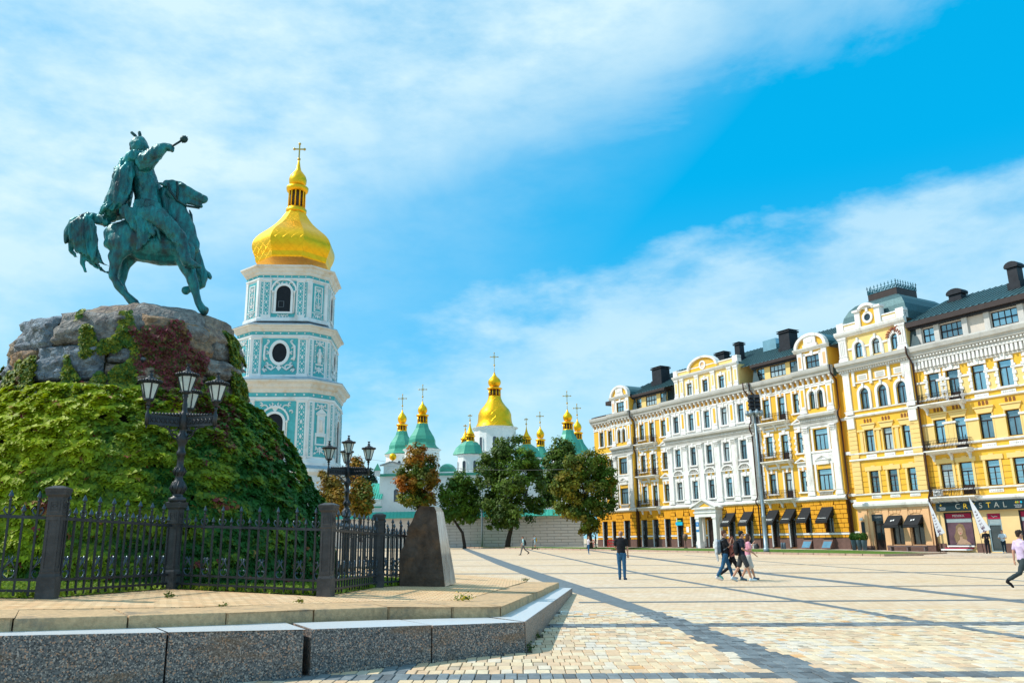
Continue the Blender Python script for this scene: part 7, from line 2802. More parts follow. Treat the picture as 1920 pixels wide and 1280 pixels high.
def awning(u, w, z1, z0, y, dep, label, logo, group='dark awnings over the shop windows'):
    P = WPt(u, y, z0)
    r = empty('awning', P, RZ)
    tag(r, label, 'awning', group)
    h = z1 - z0
    m = MB()
    ns = 6
    top = [(-w / 2 + w * i / ns, -.02, h) for i in range(ns + 1)]
    bot = [(-w / 2 + w * i / ns, -dep, .22 + .012 * math.sin(i * 2.1)) for i in range(ns + 1)]
    mid = [((a[0] + b[0]) / 2, (a[1] + b[1]) / 2 + .02, (a[2] + b[2]) / 2 - .035) for a, b in zip(top, bot)]
    val = [(x, -dep + .01 * math.sin(i * 2.6), 0.0) for i, (x, _, _) in enumerate(bot)]
    m.rings([top, mid, bot, val], False, False)
    m.rings([[(x, y_ + .02, z - .02) for x, y_, z in q] for q in (top, mid, bot, val)], False, False)
    for s in (-1, 1):
        x = s * w / 2
        m.add([(x, -.02, h), (x, -dep, .22), (x, -.02, h * .45)], [(0, 1, 2)])
    m.build('cloth', FABR, r)
    f = MB()
    for s in (-1, 1):
        f.tube([(s * (w / 2 - .03), -.02, .25), (s * (w / 2 - .03), -dep + .03, .2)], .015, 5)
    f.tube([(-w / 2, -dep, .21), (w / 2, -dep, .21)], .018, 5)
    f.build('frame', IRONB, r)
    d = Vector((0, -dep + .02, .22 - h)).normalized()
    if logo == 'N':
        q = MB()
        n_ = Vector((0, -(h - .22), -dep)).normalized()
        cen = Vector((0, -dep * .52, .22 + (h - .22) * .46)) + Vector((0, -.03, .03))
        upv = -d
        rx = Vector((1, 0, 0))
        def pl(pts, off=.0):
            q.add([cen + rx * a + upv * b for a, b in pts] + [cen + rx * a + upv * b + Vector((0, .008, -.008)) for a, b in pts], [tuple(range(len(pts)))])
        for k in (-1, 0, 1):
            pl([(-.17 + k * .1 - .035, -.12 + abs(k) * .02), (-.17 + k * .1 + .06, -.12), (.17 + k * .1 + .035, .12), (.17 + k * .1 - .06, .12)] if k == 0 else [(k * .13 - .03, -.09), (k * .13 + .05, -.02), (k * .13 + .03, .09), (k * .13 - .05, .02)])
        q.build('emblem', WAVE, r)
    else:
        q = MB()
        cen = Vector((0, -dep * .86, .22 + (h - .22) * .16)) + Vector((0, -.03, .03))
        xs = np.linspace(-w * .36, w * .36, 22)
        for row in range(logo):
            q.tube([cen + Vector((x, 0, 0)) + (-d) * (.05 * math.sin(i * 2.4 + row) + row * .16) for i, x in enumerate(xs)], .026, 4)
        q.build('white_script', WAVE, r)
    return r


awning(-15.2, 1.35, 3.95, 2.45, PR - .05, 1.15, 'black awning with two lines of white script, first right of the portico', 2)
awning(-12.5, 1.35, 4.0, 2.45, PR - .05, 1.15, 'black awning with two white script lines between the next awning and the white wall corner', 2)
awning(-9.3, 1.35, 4.05, 2.5, -.05, 1.15, 'black awning half hidden by the tall floodlight mast', 2)
awning(-7.0, 1.3, 4.1, 2.6, -.05, 1.15, 'black awning over the dark open door right of the mast', 1)
awning(-4.85, 1.3, 4.15, 2.6, -.05, 1.15, 'black awning above the left of the two slanted cellar windows', 1)
awning(-1.95, 1.4, 4.1, 2.55, PR - .05, 1.15, 'black awning on the projecting end bay above the right cellar window', 1)
awning(5.3, 1.45, 3.05, 1.95, P1 - .05, .95, 'black awning with white diamond emblem, next to the tall dark shop door', 'N')
awning(7.3, 1.45, 3.05, 1.95, P1 - .05, .95, 'black awning with white diamond emblem, next to the leaning white banner', 'N')

# berm with lawn and kerb in front of the buildings
BK = [(-75, 7.6), (-45, 7.8), (-31, 8.2), (-20, 8.8), (-10, 9.2), (0, 9.5), (10.0, 9.6), (11.2, 8.0)]
BERM = mat('berm_grass', (.07, .15, .018), .9, var=.45, scale=3, bump=.5, bscale=12, col2=(.16, .17, .04), c2amt=.35, c2scale=.8)
KPK = mat('pinkish_kerb', (.42, .30, .24), .8, var=.18, scale=3)
SIDEW = mat('side_pavement', (.50, .42, .34), .85, var=.15, scale=2)


def in_front(u, d):
    p = WPt(u, -d, 0)
    return p.x, p.y


GAP = (-27.6, -25.2)
spans = [(-75, -27.6), (-25.2, 10.0)]
for a, b in spans:
    k = MB()
    g_ = MB()
    us = [a] + [u for u, _ in BK if a < u < b] + [b]
    prev = None
    for u0, u1 in zip(us, us[1:]):
        d0, d1 = np.interp(u0, [q[0] for q in BK], [q[1] for q in BK]), np.interp(u1, [q[0] for q in BK], [q[1] for q in BK])
        x0, y0 = in_front(u0, d0)
        x1, y1 = in_front(u1, d1)
        n = max(1, int((u1 - u0) / 1.6))
        for i in range(n):
            t0, t1 = i / n + .004, (i + 1) / n - .004
            pa, pb = Vector((x0 + (x1 - x0) * t0, y0 + (y1 - y0) * t0, 0)), Vector((x0 + (x1 - x0) * t1, y0 + (y1 - y0) * t1, 0))
            q0, q1 = Vector(in_front(u0 + (u1 - u0) * t0, d0 + (d1 - d0) * t0 - .35) + (0,)), Vector(in_front(u0 + (u1 - u0) * t1, d0 + (d1 - d0) * t1 - .35) + (0,))
            vs = [(p.x, p.y, gz(p.x) + z) for z in (-.1, .17) for p in (pa, pb, q1, q0)]
            k.add(vs, [(4, 5, 6, 7), (0, 1, 5, 4), (1, 2, 6, 5), (2, 3, 7, 6), (3, 0, 4, 7)])
        bb0, bb1 = in_front(u0, 2.2), in_front(u1, 2.2)
        qq0, qq1 = in_front(u0, d0 - .3), in_front(u1, d1 - .3)
        mm0, mm1 = in_front(u0, (2.2 + d0) / 2), in_front(u1, (2.2 + d1) / 2)
        zb = lambda u: np.interp(u, [-42, 0, 12], [.16, .0, -.22])
        g_.add([(qq0[0], qq0[1], gz(qq0[0]) + .15), (qq1[0], qq1[1], gz(qq1[0]) + .15), (mm1[0], mm1[1], zb(u1) + .05), (mm0[0], mm0[1], zb(u0) + .05), (bb0[0], bb0[1], zb(u0)), (bb1[0], bb1[1], zb(u1))],
               [(0, 1, 2, 3), (3, 2, 5, 4)])
    o = k.build('kerb_edge', KPK)
    tag(o, 'pinkish stone kerb edging the grass strip', kind='structure')
    tag(g_.build('grass_strip', BERM), 'sloping grass strip in front of the buildings', kind='structure')
for a, b in ((in_front(10.0, 9.6), in_front(10.6, 6.0)), (in_front(10.6, 6.0), in_front(10.6, 2.2))):
    n = 3
    for i in range(n):
        k = MB()
        A2, B2 = Vector(a + (0,)).lerp(Vector(b + (0,)), i / n + .005), Vector(a + (0,)).lerp(Vector(b + (0,)), (i + 1) / n - .005)
        o_ = Vector(((bA_M.to_3x3()) @ Vector((.32, 0, 0))))
        k.add([(p.x, p.y, z) for z in (-.9, -.13) for p in (A2, B2, B2 + o_, A2 + o_)], [(4, 5, 6, 7), (0, 1, 5, 4), (1, 2, 6, 5), (2, 3, 7, 6), (3, 0, 4, 7)])
        tag(k.build('kerb_edge', KPK), 'pinkish stone kerb closing the end of the grass strip', kind='structure')
sp2 = MB()
for u0, u1 in ((-75, -42), (-42, -20), (-20, 0), (0, 12), (12, 26)):
    zb = lambda u: float(np.interp(u, [-42, 0, 12], [.16, .0, -.22]))
    d = 2.25 if u0 < 9 else 7
    a0, a1, b0, b1 = in_front(u0, d), in_front(u1, d), in_front(u0, -.4), in_front(u1, -.4)
    sp2.add([(a0[0], a0[1], zb(u0) + .01), (a1[0], a1[1], zb(u1) + .01), (b1[0], b1[1], zb(u1) + .02), (b0[0], b0[1], zb(u0) + .02)], [(0, 1, 2, 3)])
    sp2.add([(a0[0], a0[1], -.8), (a1[0], a1[1], -.8), (a1[0], a1[1], zb(u1) + .01), (a0[0], a0[1], zb(u0) + .01)], [(0, 1, 2, 3)])
x_ = [in_front(-27.6, 8.3), in_front(-25.2, 8.4), in_front(-25.2, 2.2), in_front(-27.6, 2.2)]
sp2.add([(x_[0][0], x_[0][1], gz(x_[0][0]) + .01), (x_[1][0], x_[1][1], gz(x_[1][0]) + .01), (x_[2][0], x_[2][1], .1), (x_[3][0], x_[3][1], .1)], [(0, 1, 2, 3)])
tag(sp2.build('sidewalk', SIDEW), 'narrow pavement along the foot of the facades', kind='structure')
# =================================================================== DARK MEMORIAL STONE
STONE = mat('rough_brown_stone', (.085, .055, .040), .7, var=.55, scale=2.6, bump=.9, bscale=11, col2=(.16, .085, .045), c2amt=.45, c2scale=2.2)
POLI = mat('polished_grey_stone', (.32, .32, .31), .12, .15, var=.6, scale=2.2, spec=.8, stretch=(2, 2, .5), detail=3)
A_, B_, C_ = ter(748.6, 1098), ter(834.5, 1099), ter(855, 1095)
ms = empty('memorial_stone', A_)
tag(ms, 'dark rough standing stone with one polished face beside the fence', 'memorial stone')
ax = (B_ - A_)
ax.z = 0
ux = ax.normalized()
sc_ = ppm(A_)
fr_l = [(748.6, 1098), (749, 1068), (750.5, 1038), (760, 1010), (770, 982), (780, 956), (788, 948)]
fr_r = [(834.5, 1099), (831, 1068), (827.5, 1038), (824, 1010), (820.5, 982), (818, 958), (814, 949)]


def on_front(x, y):
    n = np.array((-ux.y, ux.x, 0.))
    return _pl(x, y, tuple(n), float(n @ np.array(A_)))


vs, fs = [], []
NUX, NV = 12, 24
rows_ = []
for j in range(NV + 1):
    t = j / NV * (len(fr_l) - 1)
    i = min(int(t), len(fr_l) - 2)
    f = t - i
    L_ = on_front(*(np.array(fr_l[i]) * (1 - f) + np.array(fr_l[i + 1]) * f))
    R_ = on_front(*(np.array(fr_r[i]) * (1 - f) + np.array(fr_r[i + 1]) * f))
    rows_.append((L_, R_))
nrm_ = Vector((ux.y, -ux.x, 0))
for L_, R_ in rows_:
    for i in range(NUX + 1):
        p = L_.lerp(R_, i / NUX)
        e = min(i, NUX - i) / NUX
        p = p + nrm_ * (.10 * noise.noise(p * 2.3) + .05 * noise.noise(p * 6)) * min(1, e * 5) + ux * (.05 * noise.noise(p * 4) if i == 0 else 0)
        vs.append(p - A_)
m = MB()
for j in range(NV):
    for i in range(NUX):
        k = j * (NUX + 1) + i
        fs.append((k, k + 1, k + NUX + 2, k + NUX + 1))
m.add(vs, fs, 0, True)
thick_ = (C_ - B_)
thick_.z = 0
back = []
for j, (L_, R_) in enumerate(rows_):
    k_ = 1 - .45 * j / NV
    back.append((L_ + thick_ * k_ * .9 + Vector((.1, .35, 0)) - A_, R_ + thick_ * k_ - A_))
side = MB()
n0 = len(m.v)
for j in range(NV):
    r0, r1 = vs[j * (NUX + 1) + NUX], vs[(j + 1) * (NUX + 1) + NUX]
    l0, l1 = vs[j * (NUX + 1)], vs[(j + 1) * (NUX + 1)]
    side.add([r0, back[j][1], back[j + 1][1], r1], [(0, 1, 2, 3)])
    m.add([l0, back[j][0], back[j + 1][0], l1], [(0, 1, 2, 3)], 0, True)
    m.add([back[j][0], back[j][1], back[j + 1][1], back[j + 1][0]], [(0, 1, 2, 3)], 0, True)
m.add([vs[NV * (NUX + 1)], vs[NV * (NUX + 1) + NUX], back[NV][1], back[NV][0]], [(0, 1, 2, 3)])
m.build('rough_body', STONE, ms)
side.build('polished_face', POLI, ms)

# =================================================================== PEOPLE
SKIN = mat('skin', (.50, .27, .18), .6, var=.08, scale=12)
_cl = {}


def cloth(name, c):
    return mat('cloth_' + name, c, .85, var=.16, scale=9, bump=.15, bscale=30)


def person(label, loc, heading, H=1.76, top=('black', (.015, .015, .02)), legs=('jeans', (.03, .10, .22)), shoes=('white', (.6, .6, .62)), hair=('brown', (.05, .03, .02)), hairlen=0, bald=False,
           hips=(.0, .0), knees=(.0, .0), arms=((.1, .2), (.1, .2)), spread=(.10, .10), inw=(0, 0), shorts=False, skirt=False, female=False, backpack=None, sleeve=.5, head_yaw=0., lean=0., vox=.016, glasses=False, jacket=None):
    """heading: direction faced (radians, 0 = +y, positive turns left). hips/knees/arms per side (left, right): swing forward, bend"""
    s = H / 1.78
    r = empty('person', loc, heading)
    tag(r, label, 'person')
    ROT = Matrix.Rotation(-lean, 3, 'X')

    def up(v):                         # the upper body leans forward about the hips
        q = Vector(v) - Vector((0, 0, .93))
        return Vector((0, 0, .93)) + ROT @ q
    J = {}
    low = 9
    for i, sd in enumerate((-1, 1)):
        hp = Vector((sd * .09, 0, .92))
        a, k = hips[i], knees[i]
        kn = hp + Vector((sd * .01, math.sin(a), -math.cos(a))) * .43
        an = kn + Vector((0, math.sin(a - k), -math.cos(a - k))) * .42
        pitch = min(0, a - k) * .9
        toe = an + Vector((sd * .03, .17 * math.cos(pitch), .17 * math.sin(pitch) - .055))
        heel = an + Vector((0, -.05, -.06))
        J[i] = (hp, kn, an, toe, heel)
        low = min(low, toe.z - .025, heel.z - .02)
    for i, sd in enumerate((-1, 1)):
        sh = up((sd * (.17 if female else .195), 0, 1.43))
        sw, el = arms[i]
        ab = spread[i]
        d = Vector((sd * math.sin(ab), math.sin(sw) * math.cos(ab), -math.cos(sw) * math.cos(ab)))
        e = sh + d * .29
        f = Vector((-sd * inw[i], math.sin(sw + el), -math.cos(sw + el))).normalized()
        w = e + f * .25
        J['a%d' % i] = (sh, e, w, f)
    Z = Vector((0, 0, -low))
    T = lambda v: tuple((Vector(v) + Z) * s)

    def lm(mb, pts, n=10):
        limb(mb, [T(p[0]) + tuple(q * s for q in p[1:]) for p in pts], n)
    # body: one continuous skin
    b = MB()
    neck, hd = up((0, 0.01, 1.50)), up((0, .035, 1.645))
    lm(b, [(up((0, 0, .95)), .14, .10), (up((0, 0, 1.1)), .125, .09), (up((0, 0, 1.3)), .145, .10), (up((0, 0, 1.42)), .12, .08)], 12)
    lm(b, [(up((0, 0, 1.42)), .065), (neck, .056), (up((0, .02, 1.56)), .054)], 8)
    Rh = Matrix.Rotation(head_yaw, 3, 'Z')
    hh = lambda v: hd + Rh @ Vector(v)
    lm(b, [(hh((0, -.01, .05)), .072, .085), (hh((0, 0, .0)), .074, .09), (hh((0, .022, -.06)), .058, .066), (hh((0, .045, -.095)), .036, .038)], 12)
    lm(b, [(hh((0, .085, .015)), .010), (hh((0, .108, -.022)), .015)], 6)
    lm(b, [(hh((-.02, .088, -.058)), .009), (hh((.02, .088, -.058)), .009)], 6)
    for sd in (-1, 1):
        lm(b, [(hh((sd * .078, -.005, .015)), .014, .022), (hh((sd * .080, -.01, -.03)), .010, .016)], 6)
        lm(b, [(hh((sd * .032, .078, .018)), .012), (hh((sd * .036, .078, .018)), .012)], 6)
    for i, sd in enumerate((-1, 1)):
        hp, kn, an, toe, heel = J[i]
        lm(b, [(hp, .085), (hp.lerp(kn, .5), .072), (kn, .054), (kn.lerp(an, .35), .055), (an, .036)], 10)
        lm(b, [(heel, .034), (an.lerp(toe, .5) + Vector((0, 0, -.02)), .036), (toe, .03)], 8)
        sh, e, w, f = J['a%d' % i]
        lm(b, [(sh, .052), (sh.lerp(e, .5), .046), (e, .038), (e.lerp(w, .3), .038), (w, .026)], 8)
        side_ = Vector((0, 1, 0)).cross(f)
        side_ = side_.normalized() if side_.length > .1 else Vector((1, 0, 0))
        fw = f.cross(side_).normalized()
        palm = w + f * .075
        lm(b, [(w + f * .02, .028, .020), (palm, .036, .018)], 8)
        for k in range(4):
            o_ = side_ * (k - 1.5) * .02
            L = (.07, .08, .075, .058)[k]
            lm(b, [(palm + o_, .0095), (palm + o_ + f * L * .55 + fw * .006, .0095), (palm + o_ + f * L * .9 + fw * .025, .008)], 5)
        lm(b, [(w + f * .03 - side_ * .028, .012), (w + f * .075 - side_ * .05 + fw * .02, .010)], 5)
    sculpt('body', b, SKIN, vox * s * .85, 2, r)
    # clothes
    t = MB()
    wv = (.135, .118, .13) if female else (.155, .150, .165)
    lm(t, [(up((0, 0, .93)), wv[0] + .012, .115), (up((0, 0, 1.08)), wv[1] + .008, .112), (up((0, 0, 1.3)), wv[2] + .012, .122), (up((0, 0, 1.41)), wv[2], .095)], 14)
    for i, sd in enumerate((-1, 1)):
        sh, e, w, f = J['a%d' % i]
        lm(t, [(up((sd * .08, 0, 1.40)), .085), (sh, .072), (sh.lerp(e, .5 if sleeve < 1 else .6), .066)] + ([(sh.lerp(e, .5 + .45 * sleeve), .060)] if sleeve < 1 else [(e, .052), (w, .040)]), 10)
    lm(t, [(up((0, 0, 1.42)), .085), (up((0, 0, 1.475)), .064)], 10)
    sculpt('shirt', t, cloth(*top), vox * s, 3, r, rough=.010, rscale=9)
    p = MB()
    lm(p, [(Vector((0, 0, .86)), .145, .105), (Vector((0, 0, .93)), .150, .115), (up((0, 0, 1.0)), wv[0], .11)], 12)
    for i in (0, 1):
        hp, kn, an, toe, heel = J[i]
        if skirt:
            lm(p, [(hp, .10), (hp.lerp(kn, .5), .115), (hp.lerp(kn, .95), .12)], 10)
        elif shorts:
            lm(p, [(hp, .10), (hp.lerp(kn, .5), .098), (hp.lerp(kn, .9), .092)], 10)
        else:
            lm(p, [(hp, .100), (hp.lerp(kn, .5), .086), (kn, .070), (kn.lerp(an, .4), .064), (kn.lerp(an, .97), .056)], 10)
    if skirt:
        lm(p, [(Vector((0, 0, .9)), .16, .12), (Vector((0, .02, .7)), .18, .14), (Vector((0, .03, .55)), .19, .15)], 12)
    sculpt('skirt' if skirt else ('shorts' if shorts else 'trousers'), p, cloth(*legs), vox * s, 2, r, rough=.010, rscale=10)
    for i in (0, 1):
        hp, kn, an, toe, heel = J[i]
        q = MB()
        lm(q, [(heel + Vector((0, 0, .005)), .043, .045), (an.lerp(toe, .5) + Vector((0, 0, -.022)), .044, .045), (toe, .040, .032)], 10)
        lm(q, [(an + Vector((0, -.01, .0)), .046), (an.lerp(heel, .6), .046)], 8)
        sculpt('shoe', q, cloth(*shoes), vox * s * .8, 2, r)
    if not bald:
        q = MB()
        lm(q, [(hh((0, -.02, .085)), .080, .094), (hh((0, -.035, .045)), .084, .085), (hh((0, -.055, -.01)), .070, .050)], 12)
        lm(q, [(hh((0, .055, .085)), .055, .035), (hh((0, .02, .105)), .062, .06)], 10)
        if hairlen:
            lm(q, [(hh((0, -.06, .02)), .075, .05), (hh((0, -.075, -.08)), .085, .05), (hh((0, -.085, -.10 - hairlen)), .07, .035)], 10)
            for sd in (-1, 1):
                lm(q, [(hh((sd * .075, -.01, .03)), .025, .05), (hh((sd * .082, -.02, -.10)), .022, .04)], 8)
        sculpt('hair', q, mat('hair_' + hair[0], hair[1], .6, var=.3, scale=20), vox * s * .9, 2, r, rough=.008, rscale=25)
    else:
        q = MB()
        lm(q, [(hh((0, -.05, .03)), .078, .050), (hh((0, -.058, -.02)), .068, .042)], 10)
        sculpt('hair', q, mat('hair_stubble', (.20, .12, .09), .7), vox * s * .9, 2, r)
    if glasses:
        q = MB()
        for sd in (-1, 1):
            q.box(sd * .038 - .028, sd * .038 + .028, .098, .106, -.012, .026)
            q.box(sd * .08 - .004, sd * .08 + .004, -.01, .10, .008, .02)
        q.v = [T(hh(v) + Vector((0, .0, .0))) for v in q.v]
        q.build('glasses', IRON, r)
    if backpack:
        q = MB()
        lm(q, [(up((0, -.20, 1.02)), .135, .085), (up((0, -.21, 1.18)), .145, .095), (up((0, -.19, 1.36)), .12, .075)], 12)
        o = sculpt('backpack', q, cloth(*backpack), vox * s, 3, r, rough=.012, rscale=9)
        st = MB()
        for sd in (-1, 1):
            st.tube([T(up(v)) for v in ((sd * .10, -.12, 1.42), (sd * .12, .02, 1.475), (sd * .125, .115, 1.36), (sd * .14, .10, 1.2), (sd * .15, -.06, 1.08))], .018, 6)
        st.build('strap', cloth(*backpack), o)
    if jacket:
        q = MB()
        lm(q, [(up((0, -.27, 1.40)), .13, .05), (up((0, -.30, 1.2)), .15, .055), (up((0, -.30, .95)), .12, .05), (up((.03, -.27, .72)), .07, .03)], 10)
        sculpt('jacket', q, cloth(*jacket), vox * s, 2, r, rough=.02, rscale=10)
    return r


def ontop(x, y):
    return Vector((x, y, gz(x)))


BLK_ = ('black', (.012, .013, .017))
NAVY = ('navy', (.010, .016, .03))
JEAN = ('jeans', (.025, .10, .20))
RT = -PI / 2            # facing +x
person('bald man in black T-shirt and blue jeans standing with his back turned', ontop(4.16, 32.5), rad(-18), 1.86, BLK_, JEAN, ('blue', (.02, .05, .10)), bald=True, arms=((.25, .75), (.05, .12)), inw=(.5, 0), spread=(.16, .13), hips=(.04, -.03), knees=(.05, .02), vox=.013, head_yaw=.5)
person('walking man in jeans with a grey jacket over his backpack, phone at his ear', ontop(7.98, 31.6), RT, 1.82, BLK_, JEAN, ('white', (.6, .6, .62)), ('auburn', (.10, .04, .025)), hips=(.38, -.30), knees=(.12, .25), arms=((-.1, .3), (.45, 2.3)), inw=(0, .2), backpack=('slate', (.12, .17, .22)), jacket=('greywhite', (.42, .46, .50)), vox=.013, head_yaw=-.15)
person('red haired woman in black trousers between the two walking men', ontop(8.30, 31.75), RT, 1.64, ('rose', (.45, .16, .14)), BLK_, ('teal', (.10, .45, .45)), ('red', (.16, .04, .02)), .14, female=True, hips=(-.42, .42), knees=(.55, .08), arms=((.35, .7), (.3, .9)), backpack=BLK_, vox=.013)
person('man in dark T-shirt and grey shorts wearing sunglasses, second of the group', ontop(8.38, 30.65), RT, 1.80, NAVY, ('charcoal', (.045, .05, .055)), ('whiteblue', (.45, .55, .60)), ('blackh', (.012, .010, .010)), hips=(-.30, .34), knees=(.30, .10), arms=((-.05, .7), (-.1, 1.3)), inw=(0, .1), shorts=True, backpack=BLK_, glasses=True, vox=.013)
person('woman in pink top and light grey skirt walking at the front of the group', ontop(8.78, 31.3), RT, 1.68, ('pink', (.72, .33, .42)), ('lightgrey', (.50, .48, .45)), ('slateblue', (.05, .10, .16)), ('brown', (.06, .03, .02)), .10, female=True, hips=(.30, -.28), knees=(.06, .22), arms=((.5, 2.1), (.15, .65)), skirt=True, vox=.013, lean=.05)
person('man in lilac short sleeved shirt striding out of the right edge', ontop(15.52, 25.45), RT + .05, 1.82, ('lilac', (.58, .47, .66)), ('darkgrey', (.035, .05, .055)), BLK_, ('darkbrown', (.03, .02, .015)), hips=(.45, -.50), knees=(.05, .62), arms=((-.3, .25), (.05, .35)), glasses=True, vox=.012)
fp = gnd(981, 1040)
person('far man in pale T-shirt with a black backpack walking left', ontop(fp.x, fp.y), PI / 2, 1.74, ('palecyan', (.42, .66, .70)), ('grey', (.13, .13, .13)), BLK_, hips=(.35, -.45), knees=(.1, .5), arms=((.1, .3), (.3, .3)), backpack=BLK_, vox=.022)
fp = gnd(1104, 1038.5)
person('woman in white T-shirt and blue jeans looking at her phone', ontop(fp.x, fp.y), RT + .3, 1.66, ('white2', (.70, .62, .66)), JEAN, ('white', (.6, .6, .62)), ('blond', (.35, .20, .10)), female=True, arms=((.4, 1.5), (.4, 1.5)), inw=(.2, .2), hips=(.06, -.06), vox=.022)
sp0 = ontop(2.72, 113)
person('person in light blue with a yellow backpack riding a kick scooter', sp0 + Vector((0, 0, .14)), PI / 2 + .2, 1.7, ('skyblue', (.20, .42, .60)), ('paleblue', (.36, .45, .50)), BLK_, ('brown', (.06, .03, .02)), shorts=True, backpack=('yellow', (.70, .42, .02)), arms=((.9, .5), (.9, .5)), hips=(.1, -.15), vox=.026)
sc2 = empty('kick_scooter', sp0, PI / 2 + .2)
tag(sc2, 'black kick scooter under the person with the yellow backpack', 'scooter')
m = MB()
m.box(-.07, .07, -.25, .35, .09, .13)
m.build('deck', IRONB, sc2)
m = MB()
m.bar((0, .36, .1), (0, .28, 1.1), .05)
m.bar((-.25, .28, 1.1), (.25, .28, 1.1), .04)
m.build('handlebar', IRONB, sc2)
for yy in (-.32, .42):
    m = MB()
    m.lathe([(.10, -.02), (.10, .02)], 12)
    m.v = [(z, x + yy, y + .10) for x, y, z in m.v]
    m.build('wheel', IRONB, sc2)
iM = bA_M.inverted()


def fpx(x, y, d):
    """where the sight line of a photo pixel crosses the plane d metres in front of the facades; facade coordinates"""
    o = iM @ Vector(CAM)
    q = (iM.to_3x3() @ Vector(_ray(x, y)))
    t = (-d - o.y) / q.y
    return o + q * t


def fground(u):
    return float(np.interp(u, [-42, 0, 12], [.16, .0, -.22])) + .02


q = fpx(1117, 1020, 3.0)
w_ = bA_M @ Vector((q.x, q.y, fground(q.x)))
person('dark clothed person standing by the red barrier under the olive tree', w_, RT, 1.72, NAVY, NAVY, BLK_, vox=.026)
q = fpx(1851, 1020, 2.4)
w_ = bA_M @ Vector((q.x, q.y, fground(q.x)))
person('guard in black shirt and trousers standing left of the shop door', w_, RZ + PI + rad(20), 1.84, BLK_, BLK_, BLK_, hair=('darkbrown', (.03, .02, .015)), arms=((.25, 1.35), (.25, 1.35)), inw=(.75, .75), spread=(.28, .28), hips=(.03, -.03), sleeve=1.0, vox=.018)
q = fpx(1882, 1020, 1.0)
w_ = bA_M @ Vector((q.x, q.y, fground(q.x)))
person('man in pale blue T-shirt and dark jeans standing in the shop doorway', w_, RZ + PI + rad(15), 1.78, ('paleblue2', (.50, .62, .72)), ('darkjeans', (.012, .03, .045)), ('white', (.6, .6, .62)), arms=((.25, 1.2), (.25, 1.2)), inw=(.7, .7), spread=(.3, .3), hips=(.05, -.05), vox=.018)

# =================================================================== MAST, BANNERS, PLANTERS, SMALL THINGS
GALV = mat('galvanised_mast', (.24, .31, .35), .45, .5, var=.15, scale=3)
b0, t0 = at(1437, 1029, 78), at(1415.5, 742, 78)
ma = empty('floodlight_mast', b0)
tag(ma, 'tall grey floodlight mast on the grass strip', 'mast')
Hm = t0.z - b0.z
m = MB()
m.lathe([(.28, -.3), (.28, .12), (.21, .14), (.19, 2.9), (.205, 2.92), (.205, 3.05), (.165, 3.1), (.145, Hm * .45), (.165, Hm * .455), (.165, Hm * .465), (.125, Hm * .48), (.09, Hm)], 12)
m.build('pole', GALV, ma)
m = MB()
m.lathe([(.55, Hm - 1.75), (.6, Hm - 1.7), (.6, Hm - 1.6), (.55, Hm - 1.55)], 14)
for z in (Hm - .05, Hm - .5, Hm - .95):
    m.bar((-.6, 0, z), (.6, 0, z), .07)
m.build('head_frame', GALV, ma)
for k, z in enumerate((Hm - .15, Hm - .55, Hm - .95, Hm - 1.3)):
    for sx in (-1, 1):
        m = MB()
        m.box(-.22, .22, -.16, .16, -.15, .15)
        m.box(-.26, .26, -.20, -.15, -.18, .18)
        o = m.build('floodlight', CHIM, ma, (sx * .33, -.2, z))
        o.rotation_euler = (rad(-25), 0, rad(-20 * sx))
for a in range(7):
    an = 2 * PI * a / 7 + .3
    m = MB().ball((0, 0, 0), .24, 8)
    m.lathe([(.10, .15), (.14, .3)], 8)
    m.build('round_floodlight', GALV, ma, (.68 * math.cos(an), .68 * math.sin(an), Hm - 1.75))

BANN = mat('banner_cloth', (.58, .60, .64), .7, var=.05, scale=2)
BTXT = mat('banner_lettering', (.10, .05, .10), .6)


def banner(bx, by, tx, ty, cx_, cy_, lx, ly, label):
    Bp, Tp, Cp, Lp = (bA_M @ fpx(*q, 2.6) for q in ((bx, by), (tx, ty), (cx_, cy_), (lx, ly)))
    r = empty('feather_banner', Bp)
    tag(r, label, 'banner', 'feather banners in front of the jewellery shop')
    m = MB()
    m.tube([(0, 0, -.2), (Lp - Bp), (Tp - Bp)], [.03, .02, .012], 6)
    m.build('pole', IRONB, r)
    n_ = (bA_M.to_3x3() @ Vector((0, -1, 0)))
    N = 9
    left, right = [], []
    for i in range(N + 1):
        t = i / N
        a = (Lp - Bp).lerp(Tp - Bp, t)
        b = (Cp - Bp).lerp(Tp - Bp, t)
        wv = n_ * .05 * math.sin(t * 6)
        left.append(a)
        right.append(b + wv)
    f = MB()
    f.rings([left, right], False, False)
    f.rings([[p + n_ * .012 for p in left], [p + n_ * .012 for p in right]], False, False)
    o = f.build('flag', BANN, r)
    # lettering runs up the cloth
    up_ = ((left[-1] + right[-1]) / 2 - (left[0] + right[0]) / 2).normalized()
    across = n_.cross(up_).normalized()
    Lh = ((left[0] + right[0]) / 2 - (left[-1] + right[-1]) / 2).length
    for i, ch in enumerate('MESSIKA'):
        t = .05 + i * .085
        c = ((left[0] + right[0]) / 2).lerp((left[-1] + right[-1]) / 2, t) + n_ * .04
        size = .48 * (1 - t) + .02
        Mx = Matrix(((up_.x, -across.x, n_.x, c.x), (up_.y, -across.y, n_.y, c.y), (up_.z, -across.z, n_.z, c.z), (0, 0, 0, 1)))
        if Mx.to_3x3().determinant() < 0:
            Mx = Matrix(((up_.x, across.x, n_.x, c.x), (up_.y, across.y, n_.y, c.y), (up_.z, across.z, n_.z, c.z), (0, 0, 0, 1)))
        text_mesh('letter', ch, size, BTXT, o, Mx, .004)
    return r


